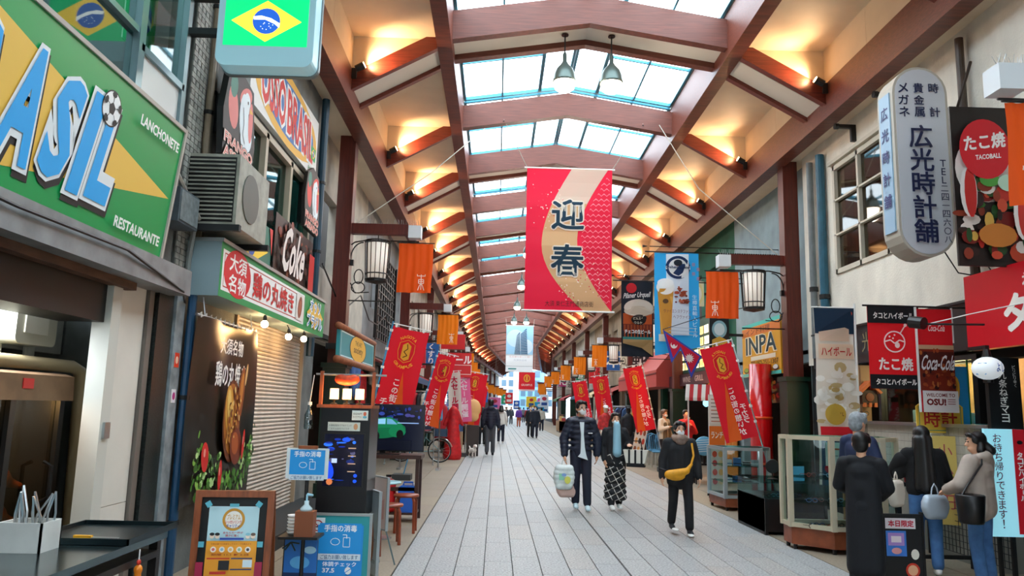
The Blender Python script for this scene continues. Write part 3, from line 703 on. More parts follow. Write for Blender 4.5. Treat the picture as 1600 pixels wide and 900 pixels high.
# long white-yellow shop sign up on the wall
t, w, h = left('restaurant_sign', 'white sign with red letters on a yellow oval high on the wall', 'sign', -2.88, 8.3, 11.5, 4.98, 5.9)
panel(t, w, h, .08, WHITE); a = Art(); a.oval(0, 0, w*.48, h*.52, 'e8b23c'); a.oval(.05, 0, w*.4, h*.4, '2f6fb0')
for i, s in enumerate(('OSSO', 'BRASIL')):
    x0 = (-1.25, -.12)[i]; x1 = (-.2, 1.3)[i]
    a.text(s, x0-.05, -.34, x1+.05, .34, 'f2f2ee', .1, skew=-.12); a.text(s, x0, -.3, x1, .3, 'd2231c', .03, skew=-.12)
a.text('LANCHONETE', -1.55, .34, -1.0, .42, '0a7a4a', .02); a.text('BRASIL', 1.1, -.43, 1.5, -.36, '0a7a4a', .02); br_flag(a, 1.35, -.12, .26, .2); a.build('print', PRINT, t)
# second upper window with flag and drink pictures
t = tag(empty('window_51', (-2.98, 0, 0)), 'upper window over the white and green shop sign', None, None, 'structure'); b = MB()
for y in (7.95, 9.2, 10.35, 11.46): b.box(-.06, y-.05, 3.3, .06, y+.05, 4.9)
for z in (3.33, 4.87): b.box(-.06, 7.9, z-.04, .06, 11.5, z+.04)
b.build('frame', mat('cream_frame', 'b8ab94', .5), t)
for y0, y1 in ((8, 9.15), (9.25, 10.3), (10.4, 11.41)): MB().box(-.02, y0, 3.37, -.012, y1, 4.83).build('pane', glass('teal_glass', '6fa8a0', .2), t)
tag(MB().box(-4.1, 7.9, 3.2, -4.05, 11.6, 5).build('wall_inner', mat('inner_green', '2f5a50', .8)), 'green-grey inner wall behind the second upper window', None, None, 'structure')
t, w, h = left('flag_banner', 'Brazilian flag cloth hung below the upper window', 'flag', -2.86, 7.95, 9.45, 3.1, 3.72); panel(t, w, h, .01, WHITE, 'cloth'); a = Art(); br_flag(a, 0, 0, w, h, '0f6a58'); a.poly([(.75, .31), (.75, -.02), (.62, .31)], 'd22a2a'); a.build('print', PRINT, t)
t, w, h = left('drink_poster', 'dark poster of a cola glass below the upper window', 'poster', -2.84, 9.5, 11.45, 3.12, 3.98); panel(t, w, h, .012, BLACK, 'sheet'); a = Art(); a.rect(-w/2, -h/2, w/2, h/2, '2a100c')
for i in range(70): x, z = random.uniform(-.9, .9), random.uniform(-.4, .4); a.oval(x, z, random.uniform(.02, .1), random.uniform(.02, .07), random.choice(('4a1a12', '7a2c1a', '3a1410', '9a4a2c', '180a08')), 9)
a.text('Coke', -.75, -.28, .35, .34, 'e8dcd4', .03, skew=.3); a.rect(.6, -.42, .9, .2, 'c41a1c'); a.build('print', PRINT, t)
# the shop sign over the shutter
t, w, h = left('shop_sign', 'long green and white sign with red Japanese lettering over the shutter', 'sign', -2.6, 7.08, 11.42, 2.56, 3.07)
MB().box(-w/2, 0, -h/2, w/2, .35, h/2).build('case', mat('sign_case', '8fa6ac', .45), t)
MB().box(-w/2-.01, -.02, h/2, w/2+.01, .36, h/2+.035).build('top_trim', ALU, t)
a = Art(); a.rect(-w/2, -h/2, w/2, h/2, '0a8f4c'); a.rect(-w/2+.05, -.19, .98, .2, 'f2f2ee'); a.line([(-w/2+.1, -.15), (.95, -.15), (.95, .165), (-w/2+.1, .165), (-w/2+.1, -.15)], .012, 'b8322a')
a.oval(-1.68, .02, .4, .235, 'd6141e'); a.text('大須', -1.93, .03, -1.43, .2, 'fbf6f0', .02); a.text('名物', -1.93, -.17, -1.43, 0, 'fbf6f0', .02)
a.text('鶏の丸焼き', -1.2, -.12, .42, .14, 'c8161c', .025); a.rect(.55, -.16, .92, .18, 'e8e0d8'); a.oval(.735, .01, .1, .15, '8a4026', 14, -.35); a.oval(.735, .01, .06, .1, 'a85a38', 12, -.35)
a.poly([(1.1, 0), (1.58, -.2), (2.06, 0), (1.58, .2)], 'e8b83a'); a.text('オッソ', 1.26, .03, 1.88, .2, 'f4f8fa', .07); a.text('オッソ', 1.28, .04, 1.86, .19, '2a7ab8', .01); a.text('ブラジル', 1.12, -.18, 2.0, .0, 'f4f8fa', .07); a.text('ブラジル', 1.14, -.17, 1.98, -.01, '2a7ab8', .01); a.build('print', PRINT, t)
for i, (y, z) in enumerate(((8.63, 2.46), (9.65, 2.41), (10.41, 2.45))):
    t = thing('light_bulb', 'bare bulb under the shop sign, %s of three' % ('nearest the camera', 'the middle one', 'farthest')[i], 'light bulb', (-2.62, y, z), group='bare bulbs over the shutter'); MB().lathe([(.012, .1), (.022, .08), (.022, .04), (.018, .035)], n=10).build('socket', BLACK, t); MB().ell((0, 0, 0), .042, 12, 8).build('glass', BULB, t, True); MB().tube([(0, 0, .1), (-.05, .02, .18), (0, 0, .24)], .006).build('cord', BLACK, t)
    lamp('bulb_light', (0, 0, -.06), 6, 'ffc27a', 'POINT', .05, t)
# roller shutter
t = thing('roller_shutter', 'closed beige roller shutter of narrow slats under the shop sign', 'shutter', (-2.99, 8.7, 0)); SHM = mat('shutter_slat', 'c2b8ac', .5, .1, var=.12)
prof = [(-.01, 0), (.006, .006), (.014, .025), (.006, .044), (-.01, .05)]; b = MB(); vs = [(x, y, z) for y in (0, 2.96) for x, z in prof]; b.add(vs, [(i, i+1, i+6, i+5) for i in range(4)]+[(0, 5, 9, 4)]); sme = b.mesh('slat'); sme.materials.append(SHM)
for k in range(51): o = link('slat', sme, None, t); o.location = (0, 0, .03+k*.05)
MB().box(-.03, -.06, 0, .06, 0, 2.7).box(-.03, 2.96, 0, .06, 3.02, 2.7).build('guide', mat('guide_rail', 'a08c74', .5), t); MB().box(-.06, -.06, 2.58, .12, 3.02, 2.8).build('shutter_box', mat('shutter_box', '7a6450', .6), t)
tag(MB().box(-2.95, 8.2, 0, -2.35, 12.2, .16).build('trim_40', mat('step_dark', '1c2326', .6)), 'low dark step in front of the shutter', None, None, 'structure')
# hanging black banner with roast chicken
t = thing('food_banner', 'black hanging banner with a roast chicken photo and white Japanese lettering', 'banner', (-2.72, 7.92, 1.5), HP, ); BW, BH = 1.72, 1.75
def sway(u, v): return .05*math.sin(u*5+.6)*(1-v)+.03*math.sin(u*9+v*3)
b = MB(); b.cur = '17140f'; b.sheet(lambda u, v: ((u-.5)*BW*(1-.1*(1-v)*0), sway(u, v)+.03, (v-.5)*BH+.02*math.sin(u*PI)*(1-v)), 24, 8); link('cloth', b.mesh('cloth'), pmat('banner_cloth', rough=.35), t, True)
a = Art(-.02, .002); a.text('大須名物', -.36, .56, .3, .72, 'f2efe8', .015); a.text('鶏の丸焼き', -.45, .24, .42, .48, 'f2efe8', .02)
for x, z, rx, rz, c, an in ((.1, -.1, .26, .42, '6a3010', .1), (.08, -.08, .22, .36, 'a8601c', .15), (.0, .0, .12, .26, 'd89a3c', .2), (-.02, .06, .06, .16, 'f0c468', .2), (.3, .16, .1, .3, '8a4214', -.15), (.3, .2, .05, .2, 'c87a2c', -.15), (.42, .38, .03, .12, 'e0b070', -.2), (.24, -.36, .17, .2, '7a2e12', .6), (.2, -.33, .1, .12, 'b0541e', .6)): a.oval(x, z, rx, rz, c, 20, an)
for i in range(300):
    x = random.uniform(-.84, .84); z = random.uniform(-.82, -.42-.0*x)+ (.35*max(0, abs(x)-.45))*random.random()*2
    if abs(x-.12) < .28 and z > -.6: continue
    a.y = -.022-.00006*i; a.oval(x, z, random.uniform(.015, .06), random.uniform(.01, .04), random.choice(('1f4a12', '2f6a1c', '4a8a2a', '6aa83a', '86bc50', '16340c', 'b8dc90', '3f7a24', '0e240a')), 7, random.uniform(0, 3))
for i in range(60):
    q = random.random()*6.3; r_ = random.random()**.5; a.y = -.04-.0001*i; a.oval(.1+.17*r_*math.cos(q)+.06*r_*math.sin(q), -.06+.3*r_*math.sin(q), random.uniform(.008, .03), random.uniform(.01, .04), random.choice(('c88030', '7a3812', 'e8b050', '98521c', 'f4d080', '5a260c')), 7, .2)
for x, z, rx, rz, an in ((-.62, -.42, .09, .14, .2), (-.2, -.62, .05, .15, 0), (.42, -.35, .04, .16, -.1)): a.oval(x, z, rx, rz, 'd21a14', 14, an); a.oval(x-.02, z+.04, rx*.3, rz*.3, 'f89a8a', 8)
a.build('print', PRINT, t); MB().cyl((-BW/2-.05, .03, BH/2), (BW/2+.05, .03, BH/2), .012, .012, 8).build('rod', STEEL, t)
b = MB()
for k in range(14): b.tube([(-.82+k*.126, .02, BH/2-.02), (-.82+k*.126, .02, BH/2+.03), (-.82+k*.126, .05, BH/2)], .006)
tag(b.build('rings', WHITE, t), kind='stuff'); MB().cyl((-.7, .03, BH/2), (-.7, .08, BH/2+.28), .006, .006, 6).cyl((.7, .03, BH/2), (.7, .08, BH/2+.28), .006, .006, 6).build('hanger', STEEL, t)
# white door leaf, frame, dark granite column, grey pier
t = tag(empty('door_1', (-2.95, 0, 0)), 'off-white side panel door at the edge of the kitchen', None, None, 'structure'); DW = mat('door_white', 'd6d3c8', .5, var=.08, vs=2)
MB().box(-.06, 5.95, .02, 0, 6.42, .78).build('panel', DW, t); MB().box(-.06, 5.95, .785, 0, 6.42, 2.52).build('panel', DW, t); MB().box(-.1, 5.8, 0, .04, 5.94, 2.5).build('jamb', mat('jamb_white', 'c8c8be', .5), t); MB().box(-.08, 6.43, 0, .03, 6.5, 2.55).box(-.08, 6.515, 0, .02, 6.54, 2.55).build('side_trim', mat('old_trim', '6c645c', .6), t); MB().box(.04, 5.84, 1.3, .06, 5.92, 1.42).build('hinge', STEEL, t)
t = tag(MB().box(-3.0, 6.56, 0, -2.9, 6.86, 2.6).build('trim_41', mat('dark_granite', '2a3432', .3, var=.7, vs=60, col2='0c1112')), 'polished dark granite column beside the white door', None, None, 'structure')
t = tag(MB().box(-3.0, 6.88, 0, -2.88, 7.06, 2.65).build('trim_42', mat('grey_render', '8a9498', .8, var=.35, vs=8)), 'grey rendered pier with stickers', None, None, 'structure')
for i, (z, c1, c2) in enumerate(((1.95, 'e0401c', 'f4d0b0'), (1.63, 'e8e8f0', 'b02a7a'))):
    t = thing('sticker', ('square red sticker', 'round purple and white sticker')[i]+' on the grey pier', 'sticker', (-2.875, 6.97, z), HP); MB().box(-.045, 0, -.06, .045, .004, .06).build('sheet', WHITE, t); a = Art(-.001); (a.rect(-.05, -.065, .05, .065, c1) if i == 0 else a.oval(0, 0, .05, .06, c1)); a.oval(0, 0, .03, .035, c2, 10); a.build('print', PRINT, t)
# niche between pier and banner
t = thing('wall_niche', 'beige boxes stacked in the dark gap beside the hanging banner', 'storage', (-3.2, 7.6, 0)); TAN = mat('tan_box', 'a89274', .7, var=.15)
MB().box(-.3, -.35, 0, .12, .3, 1.35).build('cabinet', mat('cab_grey', '8c8478', .6), t)
for k, z in enumerate((1.5, 1.9)): MB().lathe([(.02, z), (.2, z+.02), (.24, z+.3), (.22, z+.34), (.02, z+.34)], (0, 0, 0), 16).build('tub', TAN, t, True)
b = MB()
for k in range(6): b.box(.121, -.25, .3+k*.05, .13, .1, .32+k*.05)
tag(b.build('vent_slots', BLACK, t), kind='stuff')
# ------------------------------------------------ kitchen stall behind the counter
tag(MB().box(-4.3, 2.2, 0, -4.2, 6.6, 2.7).build('wall_kitchen', mat('kitchen_wall', 'a8aaa2', .6, var=.2)), 'grey tiled back wall of the kitchen', None, None, 'structure')
tag(MB().box(-3.72, 2.2, 1.95, -3.66, 6.52, 2.7).build('wall_kitchen', mat('kitchen_wall')), 'pale upper kitchen wall carrying the gas meter', None, None, 'structure')
tag(MB().box(-4.3, 6.54, 0, -3.05, 6.6, 2.7).build('wall_kitchen', mat('kitchen_steel', '9aa4a6', .25, .8, var=.3, vs=3)), 'stainless side wall of the kitchen', None, None, 'structure')
t = thing('gas_meter', 'beige gas meter on the kitchen wall above the pipes', 'gas meter', (-3.4, 5.72, 2.12), HP); rbox(MB(), .5, .3, .2, .05).build('case', mat('meter', 'b8b4a0', .5), t); MB().box(-.16, -.012, -.07, .12, 0, .07).build('dial_plate', mat('meter_plate', 'cfcab8', .4), t); MB().cyl((-.15, .1, .15), (-.15, .1, .45), .03).cyl((.15, .1, .15), (.15, .1, .45), .03).build('inlet', mat('pale_pipe'), t)
t = thing('gas_pipe', 'cream gas pipe running along the kitchen wall and down', 'pipe', (-3.42, 0, 0)); PPM = mat('cream_pipe', 'b3a27c', .45); MB().tube([(0, 3.4, 1.84), (0, 6.28, 1.84), (0, 6.4, 1.81), (0.0, 6.43, 1.7), (.06, 6.38, .6)], .05, 10).build('tube', PPM, t, True)
for y in (5.38, 5.58, 5.98):
    t = thing('riser_pipe', 'pale upright pipe on the kitchen wall, %s' % {5.38: 'nearest', 5.58: 'middle one', 5.98: 'farthest'}[y], 'pipe', (-3.6, y, 1.9), group='upright kitchen pipes'); MB().cyl((0, 0, 0), (0, 0, .58), .04).build('tube', mat('pipe_cream2', 'b8b8aa', .5), t); MB().lathe([(.04, .3), (.06, .3), (.06, .36), (.04, .36)], n=10).build('coupling', mat('pipe_grey', '7a8084', .5), t)
t = thing('rotisserie_oven', 'glass fronted rotisserie oven with chickens turning inside', 'oven', (-3.3, 5.05, .5)); OV = mat('oven_steel', '3a3c3c', .35, .7)
b = MB(); b.box(-.6, -1.4, 0, 0, .95, .05).box(-.6, -1.4, 1.2, 0, .95, 1.26).box(-.6, -1.4, 0, -.56, .95, 1.26).box(-.6, .9, 0, 0, .95, 1.26); b.build('body', OV, t)
for y in (-1.4, -.35, .3, .9): MB().box(-.05, y-.03, .05, .02, y+.03, 1.2).build('door_frame', OV, t)
for y0, y1 in ((-1.35, -.38), (-.32, .27), (.33, .87)): MB().box(-.02, y0, .06, -.012, y1, 1.19).build('door_glass', glass('oven_glass', 'd0dcdc', .1), t)
MB().tube([(.03, .72, .35), (.09, .72, .38), (.09, .72, .6), (.03, .72, .63)], .015).build('handle', BLACK, t)
for j, z in enumerate((.24, .5)): MB().cyl((-.3, -1.3, z), (-.3, .8, z), .012).build('spit', STEEL, t)
lamp('oven_light', (-.2, .3, 1.1), 22, 'ffb070', 'POINT', .1, t)
CHK = mat('roast_skin', 'a8501c', .3, var=.5, vs=14, coat=.4)
k = 0
for z in (.24, .5):
    for y in (-.5, -.18, .12, .42, .7):
        c = thing('roast_chicken', 'browned roast chicken on the %s spit, %s from the camera' % ('lower' if z < .4 else 'upper', ORD[k % 5]), 'chicken', (-3.6, 5.05+y, .5+z), group='chickens on the oven spits'); k += 1
        blob('meat', [('e', (0, 0, 0), (.1, .14, .1)), ((.04, .08, -.02), (.1, .16, -.06), .04, .025), ((.04, -.08, -.02), (.1, -.14, -.06), .04, .02), ((-.02, .1, .05), (-.04, .17, .06), .03, .02)], CHK, c, .016, 2)
t = thing('cardboard_flap', 'folded brown cardboard laid over the oven top', 'cardboard', (-3.29, 5.05, 1.77)); MB().prism([(-.02, 0), (.05, -.02), (.06, -.2), (.05, -.2), (.04, -.03), (-.02, -.01)], -1.4, .95).build('sheet', mat('cardboard', '8a6a4c', .8, var=.2), t); a = MB(); MB().box(.055, .3, -.12, .062, .42, -.05).build('red_label', mat('label_red', 'd02020', .5), t); MB().box(.055, -.9, -.14, .062, -.72, -.05).build('orange_label', mat('label_orange', 'f08030', .5), t)
t = thing('counter_table', 'steel topped counter table in front of the kitchen', 'table', (-2.36, 3.9, 0)); STT = mat('counter_steel', '56686c', .18, .9, var=.2, vs=3)
MB().box(-.36, -1.6, .76, .36, 1.05, .8).build('top', STT, t); MB().box(-.34, -1.55, .66, .34, 1.0, .7).build('apron', BLACK, t)
for x in (-.31, .31):
    for y in (-.6, 1.0): MB().box(x-.025, y-.025, 0, x+.025, y+.025, .76).build('leg', BLACK, t)
t = thing('oven_tray', 'dark steel baking tray at the end of the counter', 'tray', (-2.28, 4.72, .802)); b = MB().box(-.28, -.3, 0, .28, .34, .01); b.box(-.29, -.31, 0, -.28, .35, .035).box(.28, -.31, 0, .29, .35, .035).box(-.29, -.31, 0, .29, -.3, .035).box(-.29, .34, 0, .29, .35, .035); b.build('tray_body', mat('tray_steel', '2c3c40', .3, .8), t)
t = thing('utensil_box', 'white plastic box holding tongs on the counter', 'container', (-2.44, 4.25, .8)); b = MB().box(-.11, -.09, 0, .11, .09, .012); b.box(-.115, -.095, 0, -.105, .095, .15).box(.105, -.095, 0, .115, .095, .15).box(-.115, -.095, 0, .115, -.085, .15).box(-.115, .085, 0, .115, .095, .15); b.build('box_body', mat('box_white', 'd8d8d2', .5, var=.1), t)
for i in range(7):
    x, y = -2.44+random.uniform(-.08, .08), 4.25+random.uniform(-.06, .06); dx, dy = random.uniform(-.1, .1), random.uniform(-.08, .08)
    t = thing('kitchen_tongs', 'steel tongs in the white box, %s from the kitchen side' % ORD[i], 'tongs', (x, y, .815), group='tongs in the white box'); L = .26+random.uniform(0, .06)
    MB().tube([(-.012, 0, 0), (dx*.5-.02, dy*.5, L*.6), (dx, dy, L)], .006, 5).build('arm', STEEL, t); MB().tube([(.012, 0, 0), (dx*.5+.02, dy*.5, L*.6), (dx, dy, L)], .006, 5).build('arm', STEEL, t)
t = thing('kitchen_knife', 'yellow handled knife lying on the counter tray', 'knife', (-2.26, 4.55, .815)); MB().box(-.1, -.012, 0, 0, .012, .015).build('handle', mat('yellow_plastic', 'e8a820', .4), t); MB().prism([(0, 0), (.15, .002), (.15, .006), (0, .006)], -.012, .012).build('blade', STEEL, t)
t = thing('broom', 'red brown broom leaning by the kitchen pipe', 'broom', (-3.15, 6.2, .72)); MB().cyl((0, 0, -.72), (0, 0, 0), .012).build('stick', mat('old_wood'), t); MB().cyl((0, 0, 0), (-.06, .08, .45), .02, .03).build('head', mat('broom_red', '6a2a1c', .8), t)
t = thing('plastic_tub', 'blue plastic tub under the counter table', 'tub', (-2.4, 4.1, .35)); MB().lathe([(.17, 0), (.2, .2), (.21, .2), (.21, .19), (.18, .02), (.01, .02)], n=18).build('tub', mat('tub_blue', '2a7ab0', .4), t, True)
t = thing('shelf_board', 'low wooden shelf board under the counter table', 'shelf', (-2.36, 3.9, 0)); MB().box(-.3, -1.5, .3, .3, .98, .34).build('board', mat('old_wood'), t); MB().box(-.28, -1.45, 0, -.24, -1.4, .3).box(.24, .9, 0, .28, .95, .3).box(-.28, .9, 0, -.24, .95, .3).build('leg', BLACK, t)
t = thing('toy_chicken', 'small orange rubber chicken hanging from the counter edge', 'toy', (-1.985, 4.55, .62)); blob('body', [((0, 0, -.2), (0, 0, 0), .03, .02), ('e', (0, 0, .03), (.025, .025, .03))], mat('toy_orange', 'f0881c', .4), t, .008); blob('comb', [('e', (0, 0, .07), (.012, .02, .018))], mat('toy_red', 'd0301c', .4), t, .006); MB().cyl((0, 0, .05), (0, 0, .14), .004).build('string', WHITE, t)

t = thing('added_kitchen_tube', 'added fluorescent tube brightening the kitchen under the hood', 'light', (-3.6, 4.6, 2.4)); MB().cyl((0, -.6, 0), (0, .6, 0), .018).build('tube', mat('fill_tube_glow', 'f4faff', .4, emit=12, ecol='eef6ff'), t); MB().box(-.05, -.65, .02, .05, .65, .06).build('batten', WHITE, t); MB().box(-.01, -.5, .06, .01, -.48, .4).box(-.01, .48, .06, .01, .5, .4).build('rod', STEEL, t); lamp('kitchen_fill_light', (.1, .5, -.08), 70, 'eef6ff', 'POINT', .2, t)  # tube and its lamp are added to brighten the dark kitchen interior
# ================================================================ left side of the street
WDK = mat('dark_wood', '3a1d14', .45, var=.3, vs=5, stretch=(6, 6, 1)); WRED = mat('red_wood', '8a4a28', .45, var=.3, vs=5, stretch=(6, 6, 1)); PAPER = mat('paper', 'e6e6e0', .6)
def box_part(t, nm, m, *d): return MB().box(*d).build(nm, m, t)
# chalkboard A-frame with a campaign poster
t = thing('a_frame_board', 'wooden A-frame chalkboard with an orange and pale blue campaign poster', 'sign board', (-2.03, 6.25, 0), .12)
L = .2
def lean(x, y, z): return (x, y+L*z*.28, z)
b = MB(); w, h = .6, .9
for x0, x1, z0, z1 in ((-w/2, -w/2+.05, 0, h), (w/2-.05, w/2, 0, h), (-w/2+.05, w/2-.05, h-.05, h), (-w/2+.05, w/2-.05, .08, .13)):
    v0 = len(b.v); b.box(x0, -.02, z0, x1, .02, z1)
b.v = [lean(*p) for p in b.v]; b.build('frame', WRED, t)
b = MB().box(-w/2+.05, 0, .13, w/2-.05, .012, h-.05); b.v = [lean(*p) for p in b.v]; b.build('chalkboard', mat('chalkboard', '0e1416', .6), t)
b = MB(); 
for x in (-w/2, w/2-.05): b.box(x, .02, 0, x+.05, .05, .88)
b.v = [(x, y+.3-.3*z/.9*.85, z) for x, y, z in b.v]; b.build('rear_leg', WRED, t)
a = Art(-.004); a.rect(-.19, .08, .19, .78, 'f0a832'); a.rect(-.19, .52, .19, .78, 'b9dfe8'); a.ring(0, .68, .085, .085, .02, 'c89232'); a.oval(0, .68, .064, .064, 'f4f2ea'); a.text('プレミアム', -.05, .68, .05, .72, 'c8962c', .02); a.text('いっせいリンク', -.06, .65, .06, .675, 'c82a2a', .02); a.text('チャリティ', -.05, .62, .05, .645, '2a4aa0', .02)
a.text('あなたの一杯が', -.07, .575, .08, .59, 'b02a40', .02); a.text('誰かに届く', -.05, .553, .05, .57, 'b02a40', .02); a.rect(-.09, .53, .09, .545, '2a4aa8')
for x, c in ((-.15, '1c2024'), (-.11, '1c2024'), (.12, '8ac8d8'), (.16, '6a5a50')): a.oval(x, .56, .018, .022, 'f0dcc8', 10); a.oval(x, .572, .019, .012, c, 10)
a.text('対象店舗でお食事をしてスタンプを集めよう', -.15, .495, .15, .505, 'a83a1c', .01)
for i in range(5): a.oval(-.13+i*.065, .46, .022, .022, 'f6eede', 12); a.oval(-.13+i*.065, .46, .012, .012, ('d86a6a', '8ab8d0', 'e8c080', '9ac0a0', '40404a')[i], 8)
a.text('期間 11.1 ▶ 2.28', -.14, .415, .14, .43, 'a83a1c', .02); a.rect(-.17, .39, 0, .4, 'c8342a'); a.rect(.01, .39, .17, .4, '2c3c6c'); a.rect(-.08, .31, 0, .38, '1e2226'); a.rect(.1, .33, .17, .385, 'cfe6f0'); a.rect(.01, .31, .17, .32, '2c3c6c'); a.rect(-.14, .28, -.02, .3, 'c8342a')
for x, z, q in ((-.19, .8, .6), (.19, .8, -.6), (-.22, .5, 0), (.22, .5, 0)): a.poly([(x+.03*math.cos(q+k*HP+.78), z+.03*math.sin(q+k*HP+.78)) for k in range(4)], '5ab0c4')
a.rect(-.03, .78, .04, .805, '5ab0c4')
for x in (-.22, .22): a.rect(x-.028, .13, x+.028, .37, 'a02048')
a.warp(lean); a.build('print', PRINT, t)
# hand sanitiser stand
def sanit(a, cx, cz, k=1):
    a.rect(cx-.13*k, cz-.09*k, cx+.13*k, cz+.09*k, '1c96e0'); a.text('手指の消毒', cx-.1*k, cz+.04*k, cx+.1*k, cz+.08*k, 'f4f8fc', .02); a.ring(cx-.03*k, cz-.02*k, .03*k, .022*k, .004*k, 'e8f4fc', 12); a.line([(cx+.02*k, cz-.05*k), (cx+.06*k, cz-.05*k), (cx+.06*k, cz+.005*k), (cx+.02*k, cz+.005*k), (cx+.02*k, cz-.05*k)], .004*k, 'e8f4fc'); a.line([(cx+.04*k, cz), (cx+.04*k, cz+.022*k), (cx+.015*k, cz+.022*k)], .005*k, 'e8f4fc')
    a.rect(cx-.13*k, cz-.13*k, cx+.13*k, cz-.092*k, 'd4e4ee'); a.text('ご協力お願い致します', cx-.115*k, cz-.124*k, cx+.115*k, cz-.098*k, '1f5a8c', .01); return a
t = thing('sanitiser_stand', 'hand sanitiser stand with a blue and white notice on its post', 'stand', (-1.56, 6.6, 0))
MB().cyl((0, .02, .02), (0, .02, 1.2), .016).build('post', BLACK, t); MB().lathe([(.16, 0), (.16, .012), (.03, .03), (.02, .05)], (0, .02, 0), 18).build('base', BLACK, t); MB().box(-.18, -.1, .5, .14, .16, .52).build('shelf', BLACK, t)
MB().box(-.175, -.012, .975, .175, 0, 1.225).build('notice_board', mat('acrylic', 'd6e2e4', .25), t); MB().box(-.08, -.02, 1.22, .08, .01, 1.245).build('clip', WRED, t)
a = Art(-.014); sanit(a, 0, 1.11, 1.12); a.build('print', PRINT, t)
MB().box(-.16, .03, 0, .12, .05, .5).build('shade_board', BLACK, t)
a = Art(.028); a.rect(-.15, .02, .12, .49, '1f6fc0'); a.rect(-.15, .16, .12, .22, '0a2c5c'); a.oval(-.02, .3, .08, .05, '5ab0e8'); a.oval(.06, .4, .05, .03, 'a8d8f0')
for i in range(5): a.line([(-.1, .46), (-.1+.07*math.cos(i), .46-.06*abs(math.sin(i*1.3))-.01)], .012, '0f2c1c')
a.poly([(-.15, .16), (.12, .16), (.12, .12), (-.15, .13)], '0c1c30'); a.build('beach_print', PRINT, t)
t = thing('sanitiser_bottle', 'pump bottle wrapped in brown card on the sanitiser stand', 'bottle', (-1.54, 6.57, .521)); MB().box(-.075, -.06, 0, .075, .06, .2).build('card_sleeve', mat('card_brown', '8a4e30', .6), t); MB().lathe([(.05, .2), (.05, .22), (.02, .25), (.02, .28)], n=12).build('bottle', mat('bottle_clear', 'bcd4dc', .2), t, True); MB().cyl((0, 0, .28), (0, 0, .33), .008).cyl((0, 0, .33), (.05, 0, .325), .012, .008).build('pump', mat('pump_blue', '9ad0e4', .3), t)
t = thing('plate_stack', 'stack of white cups beside the sanitiser bottle', 'cups', (-1.66, 6.66, .521)); 
for k in range(6): MB().lathe([(.035, k*.026), (.05, k*.026+.022), (.053, k*.026+.024), (.04, k*.026+.003), (.01, k*.026+.003)], n=14).build('cup', WHITE, t, True)
t = thing('spray_bottle', 'clear plastic bottle hanging beside the drinks machine', 'bottle', (-1.74, 7.3, 1.36)); MB().lathe([(.04, 0), (.045, .02), (.045, .13), (.02, .18), (.018, .2), (.018, .22), (.005, .225)], n=14).build('bottle', glass('pet', 'c8dce0', .2), t, True); MB().cyl((0, 0, .22), (0, 0, .25), .02).build('cap', WHITE, t); MB().tube([(0, 0, .25), (.02, .02, .5)], .004).build('cord', WHITE, t)
# black drinks cabinet with a wooden frame and lamps
t = thing('drinks_cabinet', 'tall black cabinet with a blue lit screen and notices', 'cabinet', (-1.4, 7.3, 0)); CB = mat('cabinet_black', '0a0d12', .3)
MB().box(-.23, 0, .58, .23, .5, 1.56).build('body', CB, t); MB().box(-.19, -.012, .84, .19, 0, 1.33).build('screen_frame', BLACK, t)
a = Art(-.014); a.rect(-.18, .85, .18, 1.32, '04081c'); 
for i in range(26): x, z = random.uniform(-.15, .15), random.uniform(.88, 1.29); a.oval(x, z, random.uniform(.006, .05), random.uniform(.004, .022), random.choice(('0a2a8c', '1a50d8', '082060', '2a70f0', '10102c', '4a4a6a')), 9)
a.oval(-.13, 1.0, .05, .09, '1a48e0', 14, .3); a.rect(-.1, 1.06, -.05, 1.1, 'b8c8f0'); a.oval(-.11, .89, .03, .03, 'c87040', 8)
for k in range(4): a.rect(.05, .98+k*.07, .12, .99+k*.07, 'a88a70')
a.build('screen', SCREEN, t)
a = Art(-.004); a.rect(-.16, 1.35, .14, 1.43, 'c9d4cc'); a.text('大須商店街おすすめドリンク', -.15, 1.39, .06, 1.41, '3a4a44', .005); a.text('ご注文は店内でどうぞ', -.15, 1.36, .04, 1.38, '5a6a64', .005); a.oval(.1, 1.39, .02, .03, 'c89870', 10); a.rect(.06, 1.45, .21, 1.54, 'dde8e4'); a.text('全品300円', .07, 1.5, .15, 1.52, '24403c', .01); a.text('テイクアウト', .07, 1.47, .15, 1.49, '24403c', .01); a.oval(.18, 1.51, .015, .02, 'c86a50', 8); a.oval(.18, 1.48, .02, .012, '60b0c8', 8); a.build('print', PRINT, t)
MB().box(-.27, -.02, 1.56, .25, .4, 1.59).build('top_shelf', WRED, t)
for x in (-.26, .23): MB().box(x, 0, 1.59, x+.03, .03, 1.9).build('post', WRED, t)
MB().cyl((-.3, .015, 1.87), (.36, .015, 1.87), .01).build('rail', STEEL, t)
for i, x in enumerate((-.1, .02, .14)):
    l = thing('table_lamp', 'small glowing glass lamp on the drinks cabinet, %s of three' % ('left', 'middle', 'right')[i], 'lamp', (-1.4+x-.03, 7.36, 1.59), group='small glowing lamps on the cabinet'); MB().lathe([(.035, 0), (.035, .01), (.01, .02), (.01, .04), (.03, .05)], n=12).build('foot', BLACK, l); MB().cyl((0, 0, .05), (0, 0, .15), .042, .04, 12).build('glass', mat('lamp_glow', 'ffe6b8', .4, emit=2.2, ecol='ffcf8c'), l, True); lamp('lamp_light', (0, -.09, .1), 2.5, 'ffb060', 'POINT', .04, l)
